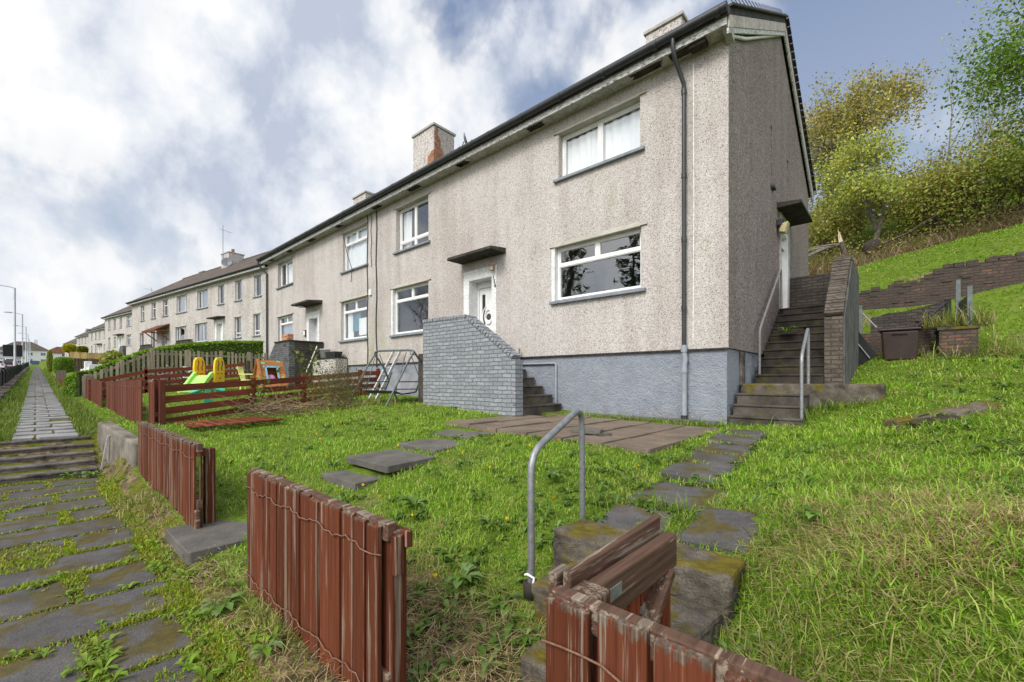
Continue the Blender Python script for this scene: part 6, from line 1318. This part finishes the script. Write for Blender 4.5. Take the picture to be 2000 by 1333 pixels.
def ball_bush(name, label, c, r, cols, n, leaf, seed, cat='bush', sq=3.0):
    g = np.random.default_rng(seed); T = thing(name, label, cat, (c[0], c[1], c[2] - r[2])); a = g.normal(size=(n, 3)); a /= (np.abs(a) ** sq).sum(1)[:, None] ** (1 / sq); P = a * np.array(r) * g.uniform(.86, 1.03, (n, 1)) + np.array([0, 0, r[2]])
    m = MB(); m.lathe([(0, .12 * r[2])] + [(r[0] * .86 * (1 - abs(math.sin(q)) ** sq) ** (1 / sq), r[2] + r[2] * .86 * math.sin(q)) for q in [-1.3, -.9, -.45, 0, .45, .9, 1.3]] + [(0, r[2] * 1.86)], (0, 0, 0), n=14); m.tube([(0, 0, -.6), (0, 0, r[2])], .06, 6); m.build('core', M['leafy_dark'], T)
    cc = np.array(cols)[g.integers(0, len(cols), n)] * g.uniform(.6, 1.3, (n, 1)); V, F, c3 = leaves(P, leaf * g.uniform(.7, 1.4, n), cc, 0, .55); o = arr_mesh('foliage', V, F, M['leaf'], c3); o.parent = T
def grounded(p, r): g_ = gz(p.x, p.y) - .1; return (p.x, p.y, (p.z + r + g_) / 2), (p.z + r - g_) / 2
p = survey(126, 709, Y=1.75); c_, r_ = grounded(p, .5); ball_bush('clipped_bush', 'rounded box-clipped green bush over the path fence', c_, (.72, .72, r_), HG, 7000, .075, 7, sq=4.0)
p = survey(136, 681, Y=3.0); c_, r_ = (p.x, 3.0, p.z), .5; ball_bush('yellow_bush', 'bright yellow flowering bush in front of the farthest house block', c_, (.6, .6, r_), [(.50, .40, .01), (.42, .36, .01), (.25, .26, .02)], 1500, .3, 8)
p = survey(161, 684, Y=4.0); c_, r_ = (p.x, 4.0, p.z), .45; ball_bush('round_bush', 'small round olive-yellow bush behind the new pine fence', c_, (.5, .5, r_), [(.16, .17, .01), (.22, .22, .015), (.10, .12, .01)], 1500, .2, 9)
for k, (u, Y, w, h, lab) in enumerate(((222, 2.6, .55, .38, 'loose dull green shrub between white garden wall and clipped hedge'), (97, .95, .22, .3, 'small upright shrub at the far end of the path'))):
    p = survey(u, 700 if k == 0 else 690, Y=Y); ball_bush('garden_shrub', lab, grounded(p, h)[0], (w, w, grounded(p, h)[1]), OLV + GRN, 2200, .13, 20 + k, 'shrub', 2.0)

# the snapped trunk with its fallen branches
def broken_tree():
    b = at(1642, 26.5); T = thing('snapped_trunk', 'snapped tree trunk with a pale splintered top and fallen branches', 'tree', b); m = MB(); m.tube([(.35, 0, -.3), (.2, 0, .6), (.02, 0, 1.35)], [.16, .14, .11], 8); m.build('trunk', M['bark'], T)
    m = MB()
    for k in range(5): a = k * 1.25; m.tube([(.02 + .05 * math.cos(a), .05 * math.sin(a), 1.3), (-.06 + .05 * math.cos(a), .05 * math.sin(a), 1.75 + .13 * (k % 3))], [.055, .01], 5)
    m.build('splintered_top', M['splinter'], T); m = MB(); rng = random.Random(4)
    for k in range(15):
        p = Vector((0, 0, 1.25)); pts = [p]; d = Vector((-1, rng.uniform(-.5, .5), rng.uniform(-.05, .15)))
        for i in range(6): d = d + Vector((rng.gauss(0, .15), rng.gauss(0, .15), -.11 + rng.gauss(0, .08))); p = p + d.normalized() * rng.uniform(.28, .42); pts.append(p)
        m.tube(pts, [.05 - .007 * i for i in range(7)], 4, caps=False)
    m.build('fallen_branch', M['bark_pale'], T)
    m = MB(); m.tube([(.2, -.1, .5), (.7, -.3, .2), (1.0, -.3, -.2)], [.12, .1, .08], 6); m.build('torn_limb', M['splinter'], T)
broken_tree()
def root_plate():
    b = at(1703, 26.8); T = thing('uprooted_stump', 'dark upturned root plate under the pale young tree with a stem sloping right', 'stump', b); m = MB(); m.lathe([(0, -.25), (.35, -.2), (.42, 0), (.3, .22), (0, .3)], (0, 0, .75), (-.3, -.9, .2), 9); m.build('root_plate', M['rot'], T); m = MB(); m.tube([(0, 0, .7), (1.2, .3, 1.2), (2.3, .4, 1.9)], [.07, .05, .02], 6); m.build('stem', M['bark'], T)
root_plate()
# brambles: a tangle nobody could count
def brambles():
    g = np.random.default_rng(12); n = 5200; x = g.uniform(-4.5, 9, n); y = np.where(g.random(n) < .7, g.uniform(23.6, 27.5, n), g.uniform(22.5, 31, n)) + .10 * (x - 1) ; z = ground(x, y); m = MB(); V = []; F = []; q0 = 0
    V, F, c = blades(np.c_[x, y, z], g.uniform(.5, 1.5, n), g.uniform(.02, .04, n), g.uniform(.3, 1.2, n), np.array([(.30, .21, .14), (.38, .29, .19), (.22, .16, .11)])[g.integers(0, 3, n)] * g.uniform(.6, 1.2, (n, 1)))
    tag(arr_mesh('bramble_stems', V, F, M['grass'], c), kind='stuff')
    n = 6000; x = g.uniform(-4.5, 9, n); y = g.uniform(23.6, 30, n) + .10 * (x - 1); z = ground(x, y) + g.uniform(.1, 1.0, n) * np.clip((y - 23) / 3, .3, 1); V, F, c = leaves(np.c_[x, y, z], g.uniform(.06, .15, n), np.array(OLV + [(.16, .12, .07), (.20, .15, .09)])[g.integers(0, 6, n)] * g.uniform(.6, 1.2, (n, 1)))
    tag(arr_mesh('bramble_leaves', V, F, M['leaf'], c), kind='stuff')
brambles()
# heap of cut branches and the twiggy shrub on the lawn
def cuttings():
    rng = random.Random(8); T = thing('branch_heap', 'heap of cut brown branches with wilting leaves against the brown slatted fence', 'branch heap', (-10.3, 4.0, gz(-10.3, 4.0))); m = MB(); tips = []
    for k in range(150):
        p = Vector((rng.uniform(-.75, .9), rng.uniform(-1.1, .9), rng.uniform(0, .15))); a = rng.uniform(0, 6.28); d = Vector((math.cos(a), math.sin(a), rng.uniform(.0, .55))); pts = [p]
        for i in range(4): d += Vector((rng.gauss(0, .25), rng.gauss(0, .25), rng.gauss(-.05, .2))); p = p + d.normalized() * rng.uniform(.12, .26); p.z = max(p.z, .01); pts.append(p)
        m.tube(pts, [.011, .009, .007, .005, .003], 4, caps=False); tips.append(pts[-1])
    m.build('branches', M['twig'], T); g = np.random.default_rng(8); P = np.array([tuple(t) for t in tips])[g.integers(0, 150, 420)] + g.normal(0, .06, (420, 3)); P[:, 2] = np.abs(P[:, 2]); V, F, c = leaves(P, g.uniform(.05, .13, 420), np.array([(.16, .17, .05), (.22, .20, .08), (.07, .12, .02), (.25, .19, .10)])[g.integers(0, 4, 420)], 0, .45); o = arr_mesh('wilted_leaves', V, F, M['leaf'], c); o.parent = T
    tree('twiggy_shrub', 'twiggy olive shrub sprawling on the lawn between branch heap and swing seat', 'shrub', (-10.15, 5.05, gz(-10.1, 5.0) - .02), 1.15, 21, 5200, .035, [(.10, .095, .03), (.14, .13, .045), (.08, .10, .02), (.18, .15, .07)], 'twig', .022, 3, .4, (0, 0), None, .12, 1.3, -.02, stems=9)
cuttings()
def sapling(name, label, x, y, h, seed, n=60, leaf=.11): tree(name, label, 'sapling', (x, y, gz(x, y)), h, seed, n, leaf, [(.14, .20, .04), (.20, .25, .07), (.10, .15, .025)], 'bark_pale', .010, 2, .5, (0, 0), None, .10, .6, .3, kids=(2, 2))
sapling('garden_sapling', 'thin leafy sapling in front of the dark brick stair block', -12.7, 5.3, 1.35, 31, 90, .12)
sapling('garden_sapling', 'small leafy sapling rising over the branch heap near the fence post', -10.9, 3.5, .75, 32, 70, .11)
sapling('garden_sapling', 'wiry leafless sapling below the left ground-floor window', -13.6, 7.2, 1.5, 33, 12, .05)

# ------------------------------------------------------------------ grass
def blocked(x, y):
    b = np.zeros(len(x), bool)
    for (x0, x1, y0, y1) in ((-5.5, -2.0, 4.38, 7.08), (-8.1, -5.2, 5.86, 7.7), (-24, -2.04, 7.56, 16.2), (-2.1, -1.03, 7.53, 13.1), (-2.1, -.13, 8.2, 9.22), (-1.0, -.68, 9.3, 13), (-19.7, -16.8, 6.25, 7.6), (-10.4, -6.7, .72, .93), (-1.62, -.6, 1.9, 2.48), (-1.3, -.66, 1.45, 1.9)): b |= (x > x0) & (x < x1) & (y > y0) & (y < y1)
    for o in SC.objects:
        if o.get('category') == 'paving slab':
            d = o.dimensions; e = .015 + .22 * (fbm(x, y, 5.0, 77) - .38).clip(0); b |= (np.abs(x - o.location.x) < d.x / 2 - e) & (np.abs(y - o.location.y) < d.y / 2 - e)
    return b
bpy.context.view_layer.update()
def polar(n, r0, r1, p, a0=-66, a1=72, seed=0):
    g = np.random.default_rng(seed); q = 1 - p; r = (r0 ** q + (r1 ** q - r0 ** q) * g.random(n)) ** (1 / q); a = np.radians(g.uniform(a0, a1, n)); fx, fy = -math.sin(HEAD), math.cos(HEAD); rx, ry = fy, -fx
    return r * (np.cos(a) * fx + np.sin(a) * rx), r * (np.cos(a) * fy + np.sin(a) * ry), r, g
def lawn():
    x, y, r, g = polar(620000, 1.0, 34, .62, seed=5); k = (y > .62) & ~blocked(x, y) & (x > -40) & (y < 25.5); x, y, r = x[k], y[k], r[k]; n = len(x)
    bank = sstep(-1.3, -.2, x) * sstep(1.0, 1.6, y); verge = 1 - sstep(.9, 1.15, y)
    st = fbm(x, y, 1.15, 3); st2 = fbm(x, y, .5, 9); pstraw = np.clip(.12 + 1.9 * (st - .56) + .9 * (st2 - .5), .03, .85)
    near = np.exp(-((r - 2) / 3.0) ** 2) + 2.6 * np.exp(-(((x - .35) / .7) ** 2 + ((y - 1.45) / .55) ** 2)); pstraw = np.where(bank > .5, np.clip(.12 + .14 * near + 2.6 * (st - .60) + .6 * (st2 - .5), .05, .85), pstraw); pstraw = np.where(y > 3.2, pstraw * .75, pstraw)
    pstraw = np.maximum(pstraw, verge * .62); gap = np.clip((x + 1.9) / .8, 0, 1) * np.clip((-.6 - x) / .3, 0, 1) * (y < 1.9); pstraw = np.maximum(pstraw, gap * .7)
    s2 = np.exp(-(((x + 2.2) / 1.3) ** 2 + ((y - 1.3) / .7) ** 2)); pstraw = np.maximum(pstraw, .55 * s2)
    thin = fbm(x, y, 2.4, 17); keep = g.random(n) < np.where(verge > .5, .30 + .5 * (thin > .5), np.where(thin < .36, .55, 1.0)); keep &= ~((((x + 1.75) / .95) ** 2 + ((y - 1.2) / .5) ** 2 < 1) & (g.random(n) < .72))
    x, y, r, pstraw, bank, verge, st = [q[keep] for q in (x, y, r, pstraw, bank, verge, st)]; n = len(x); straw = g.random(n) < pstraw
    z = ground(x, y) + np.where((x > -14) & (x < 4) & (y > 1) & (y < 17), .02 * np.sin(x * 5.1 + 2 * np.sin(y * 3.3)) * np.sin(y * 4.7 + 1.5 * np.sin(x * 2.9)), 0) - .004
    lush = fbm(x, y, 1.7, 31); L = (.03 + .045 * g.random(n)) * (.45 + 1.2 * lush) * (1 + .75 * bank * (.3 + st)) * (1 - .35 * verge); L = np.where(straw, L * 1.25, L); L *= np.where(y > 14, .9, 1)
    w = (.0030 + .00095 * r) * g.uniform(.7, 1.3, n); w = np.where(straw, w * .75, w)
    lean = np.where(straw, g.uniform(.7, 1.6, n), np.abs(g.normal(.6 + .25 * bank, .35, n)))
    pal = np.array([(.18, .34, .020), (.235, .40, .030), (.30, .43, .05), (.13, .27, .018), (.36, .41, .10)]); c = pal[g.integers(0, 5, n)]; c = c * (.75 + .6 * lush[:, None]); sp = np.array([(.36, .27, .12), (.46, .37, .19), (.27, .18, .085), (.40, .34, .14)]); c = np.where(straw[:, None], sp[g.integers(0, 4, n)] * 1.1, c) * g.uniform(.75, 1.25, (n, 1))
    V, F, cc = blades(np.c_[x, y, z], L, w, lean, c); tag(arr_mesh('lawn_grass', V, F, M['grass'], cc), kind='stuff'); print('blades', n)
lawn()
def thatch():
    # dry mown stalks lying over the bank, the gate gap and the fence foot
    x, y, r, g = polar(120000, 1.2, 12, .75, -45, 62, seed=15); k = (y > .70) & ~blocked(x, y) & (x > -7); x, y, r = x[k], y[k], r[k]
    p = sstep(-1.3, -.3, x) * np.clip(.16 + 2.6 * (fbm(x, y, 1.15, 3) - .52), .04, 1) * np.exp(-((r - 1.5) / 5.5) ** 2) + np.exp(-(((x + 1.75) / .75) ** 2 + ((y - 1.35) / .45) ** 2)) + .8 * np.exp(-(((x + 4.6) / 2.0) ** 2 + ((y - .8) / .22) ** 2)) + .9 * np.exp(-(((x - .9) / 1.0) ** 2 + ((y - 4.4) / .5) ** 2))
    k = g.random(len(x)) < np.clip(p, 0, 1) * .55; x, y, r = x[k], y[k], r[k]; n = len(x); c = np.array([(.50, .38, .19), (.60, .48, .27), (.36, .24, .12), (.28, .18, .09)])[g.integers(0, 4, n)] * g.uniform(.7, 1.25, (n, 1))
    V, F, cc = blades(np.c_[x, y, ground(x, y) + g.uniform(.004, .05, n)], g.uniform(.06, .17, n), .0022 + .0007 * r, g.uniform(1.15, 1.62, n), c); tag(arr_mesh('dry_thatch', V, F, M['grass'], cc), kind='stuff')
thatch()
def far_verge():
    x, y, r, g = polar(60000, 9, 90, .8, -62, -38, seed=6); k = (x < -10.7) & (y < .95) & (y > -.9) & ~((y > -.24) & (y < .5)); x, y, r = x[k], y[k], r[k]; n = len(x); c = np.array([(.11, .21, .015), (.15, .24, .03), (.20, .24, .05)])[g.integers(0, 3, n)] * g.uniform(.7, 1.25, (n, 1))
    V, F, cc = blades(np.c_[x, y, ground(x, y)], g.uniform(.08, .2, n), .004 + .0009 * r, np.abs(g.normal(.4, .3, n)), c); tag(arr_mesh('verge_grass', V, F, M['grass'], cc), kind='stuff')
far_verge()
def path_moss():
    x, y, r, g = polar(480000, 1.2, 11, .55, -64, -8, seed=8); k = (y < .74) & (y > -3) & (x > -9.4); x, y, r = x[k], y[k], r[k]; on = np.zeros(len(x), bool); edge = fbm(x, y, 3.2, 44)
    for (a, b, c, d) in PATH_SLABS:
        m = .012 + .03 * (edge - .45); on |= (x > a + m) & (x < b - m) & (y > c + m) & (y < d - m)
    over = (fbm(x, y, 1.6, 45) > .71); k = (~on | (over & (g.random(len(x)) < .5))); x, y, r = x[k], y[k], r[k]; n = len(x); t = fbm(x, y, 1.9, 50); big = np.clip((t - .44) * 4.5, 0, 1); keep = g.random(n) < .6 + .4 * big; x, y, r, big = x[keep], y[keep], r[keep], big[keep]; n = len(x)
    L = (.012 + .016 * g.random(n)) + big * .038 * g.random(n); pal = np.array([(.23, .33, .015), (.29, .36, .022), (.17, .31, .015), (.34, .32, .05), (.36, .28, .13)]); c = pal[np.minimum(g.integers(0, 5, n), np.where(big > .5, 3, 4))] * g.uniform(.65, 1.25, (n, 1))
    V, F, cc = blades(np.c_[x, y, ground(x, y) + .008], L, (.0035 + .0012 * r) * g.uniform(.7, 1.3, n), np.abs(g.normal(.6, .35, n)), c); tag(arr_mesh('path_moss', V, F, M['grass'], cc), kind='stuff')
path_moss()
def rosettes(name, xs, ys, rs, nl, pal, seed, zoff=.0, wid=.34, kind='stuff'):
    """broad-leaved weeds: arching leaves round a centre"""
    g = np.random.default_rng(seed); n = len(xs); i = np.repeat(np.arange(n), nl); az = g.uniform(0, 6.283, n * nl); L = rs[i] * g.uniform(.6, 1.15, n * nl); ln = g.uniform(.55, 1.35, n * nl); d = np.stack([np.cos(az), np.sin(az), 0 * az], 1); s = np.stack([-np.sin(az), np.cos(az), 0 * az], 1); z = ground(xs, ys); P = np.stack([xs[i], ys[i], z[i] + zoff], 1); up = np.array([0, 0, 1.0]); W_ = (L * wid / 2)[:, None]; L = L[:, None]
    h = np.cos(ln)[:, None] * L; a = P + d * L * .38 + up * h * .62; b = P + d * L * .72 + up * h * .72; c = P + d * L + up * h * .45; V = np.stack([P, a + s * W_ * .85 + up * W_ * .3, a, a - s * W_ * .85 + up * W_ * .3, b + s * W_ + up * W_ * .25, b, b - s * W_ + up * W_ * .25, c], 1).reshape(-1, 3)
    q = (np.arange(n * nl) * 8)[:, None]; F = [(3, np.concatenate([q + np.array(t) for t in ([0, 1, 2], [0, 2, 3], [4, 7, 5], [5, 7, 6])])), (4, np.concatenate([q + np.array(t) for t in ([1, 4, 5, 2], [2, 5, 6, 3])]))]; c_ = np.array(pal)[g.integers(0, len(pal), n * nl)] * g.uniform(.7, 1.25, (n * nl, 1)); o = arr_mesh(name, V, F, M['leaf'], np.repeat(c_, 8, 0)); return tag(o, kind=kind) if kind else o
def weeds():
    x, y, r, g = polar(2600, 1.6, 14, .7, seed=21); k = (y > 1.05) & (y < 7.3) & ~blocked(x, y) & (x > -12.3) & (fbm(x, y, .8, 61) > .42); x, y, r = x[k], y[k], r[k]; rosettes('lawn_weeds', x, y, g.uniform(.05, .11, len(x)), 7, [(.10, .19, .02), (.14, .23, .035), (.17, .26, .07), (.08, .15, .02)], 3)
    x, y, r, g = polar(420, 5, 16, .4, 10, 52, seed=22); k = (x > .2) & (y > 5) & (y < 15); x, y = x[k], y[k]; rosettes('bank_weeds', x, y, g.uniform(.08, .17, len(x)), 6, [(.14, .21, .05), (.20, .27, .10), (.10, .17, .03)], 4)
    x, y, r, g = polar(1500, 1.3, 8, .6, -60, -5, seed=23); k = (y > -2.5) & (y < .9) & (x > -9.2) & (fbm(x, y, 1.5, 52) > .50); x, y = x[k], y[k]; on = np.zeros(len(x), bool)
    for (a, b, c, d) in PATH_SLABS: on |= (x > a + .06) & (x < b - .06) & (y > c + .06) & (y < d - .06)
    x, y = x[~on], y[~on]; rosettes('path_weeds', x, y, g.uniform(.035, .085, len(x)), 8, [(.14, .25, .015), (.18, .29, .03), (.22, .30, .04)], 5, .012)
    # dandelion heads
    x, y, r, g = polar(400, 2, 12, .6, seed=24); k = (y > 1.1) & (y < 6) & ~blocked(x, y) & (x < -1.8) & (x > -11); x, y = x[k][:46], y[k][:46]; P = np.c_[x, y, ground(x, y) + .075]; V, F, c = leaves(np.repeat(P, 3, 0), np.full(len(P) * 3, .032), np.tile([(.75, .52, .01)], (len(P) * 3, 1)), 0, .95); tag(arr_mesh('dandelions', V, F, M['leaf'], c), kind='stuff')
weeds()
DK = [(-2.32, 3.10, .26, 'large dock plant in the lawn behind the galvanised handrail'), (-3.05, 2.15, .24, 'sprawling dock plant in mid lawn right of the broad slab'), (-2.75, 1.62, .22, 'dock plant beside the top of the foreground fence latch'), (-2.0, 1.75, .22, 'dock plant left of the foot of the galvanised handrail'), (-1.95, 1.28, .17, 'low dock plant on bare soil right of the foreground fence'),
      (-3.15, .78, .20, 'pale dock plant at the left foot of the foreground fence'), (-2.45, .80, .17, 'dandelion plant in front of the foreground fence boards'), (-4.95, 2.35, .20, 'single upright dock beside the short slab step'), (-.35, 3.0, .18, 'bright green weed tuft beside the mossy blocks'), (-9.2, .55, .26, 'leafy weed clump at the foot of the retaining wall'), (-9.35, .35, .22, 'flowering weed clump at the end of the street steps'), (-1.72, 10.25, .32, 'leafy weed growing from the side stairs by the house wall'), (-1.5, 10.7, .22, 'small weed with a yellow leaf on the side stairs'), (-2.0, 7.68, .16, 'small weed at the foot of the house corner')]
for k, (x, y, r_, lab) in enumerate(DK):
    o = rosettes('dock_plant', np.array([x]), np.array([y]), np.array([r_ * .62]), 14, [(.10, .19, .03), (.15, .25, .06), (.19, .28, .10), (.12, .22, .02)], 70 + k, 0.02 if k < 11 else (1.1 if k < 13 else .02), .36, None); tag(o, lab, 'weed')
def long_tufts():
    g = np.random.default_rng(91); X, Yp, L, C_ = [], [], [], []
    for (cx, cy, sx, sy, n, l, col) in ((-.36, 1.75, .13, .25, 700, .17, 0), (-.30, 2.6, .2, .3, 400, .13, 1), (-1.0, 3.0, .28, .12, 420, .14, 1), (-1.15, 7.9, .12, .2, 420, .28, 1), (-.85, 8.15, .3, .1, 400, .2, 1), (-2.35, 7.25, .3, .12, 350, .13, 1), (-3.6, 7.2, .7, .06, 420, .12, 1), (-8.3, .85, .8, .05, 380, .2, 0), (-6.4, .80, .5, .12, 500, .14, 0), (.1, 1.4, .5, .3, 900, .13, 0), (-4.2, 1.05, .2, .08, 260, .1, 1), (-2.95, .9, .3, .04, 300, .13, 0), (-12.1, 5.0, .2, 1.2, 500, .22, 1), (1.0, 14.4, .5, .4, 700, .5, 0), (-.6, 14.95, .8, .2, 500, .4, 0), (-9.6, 5.4, .6, .5, 500, .16, 0)):
        X.append(g.normal(cx, sx, n)); Yp.append(g.normal(cy, sy, n)); L.append(l * g.uniform(.5, 1.3, n)); pal = np.array([[(.40, .34, .16), (.30, .30, .09), (.14, .21, .03)], [(.11, .22, .012), (.15, .26, .02), (.24, .28, .06)]][col]); C_.append(pal[g.integers(0, 3, n)] * g.uniform(.7, 1.25, (n, 1)))
    x, y, l, c = map(np.concatenate, (X, Yp, L, C_)); k = ~blocked(x, y) & ~((y > .93) & (y < 1.12) & (x < 1)); x, y, l, c = x[k], y[k], l[k], c[k]; z = ground(x, y); top = (y > 14) & (x > .4) & (x < 1.6); z = np.where(top, 2.74, z); r = np.hypot(x, y); V, F, cc = blades(np.c_[x, y, z], l, .004 + .0009 * r, np.abs(g.normal(.65, .38, len(x))), c); tag(arr_mesh('long_grass', V, F, M['grass'], cc), kind='stuff')
long_tufts()
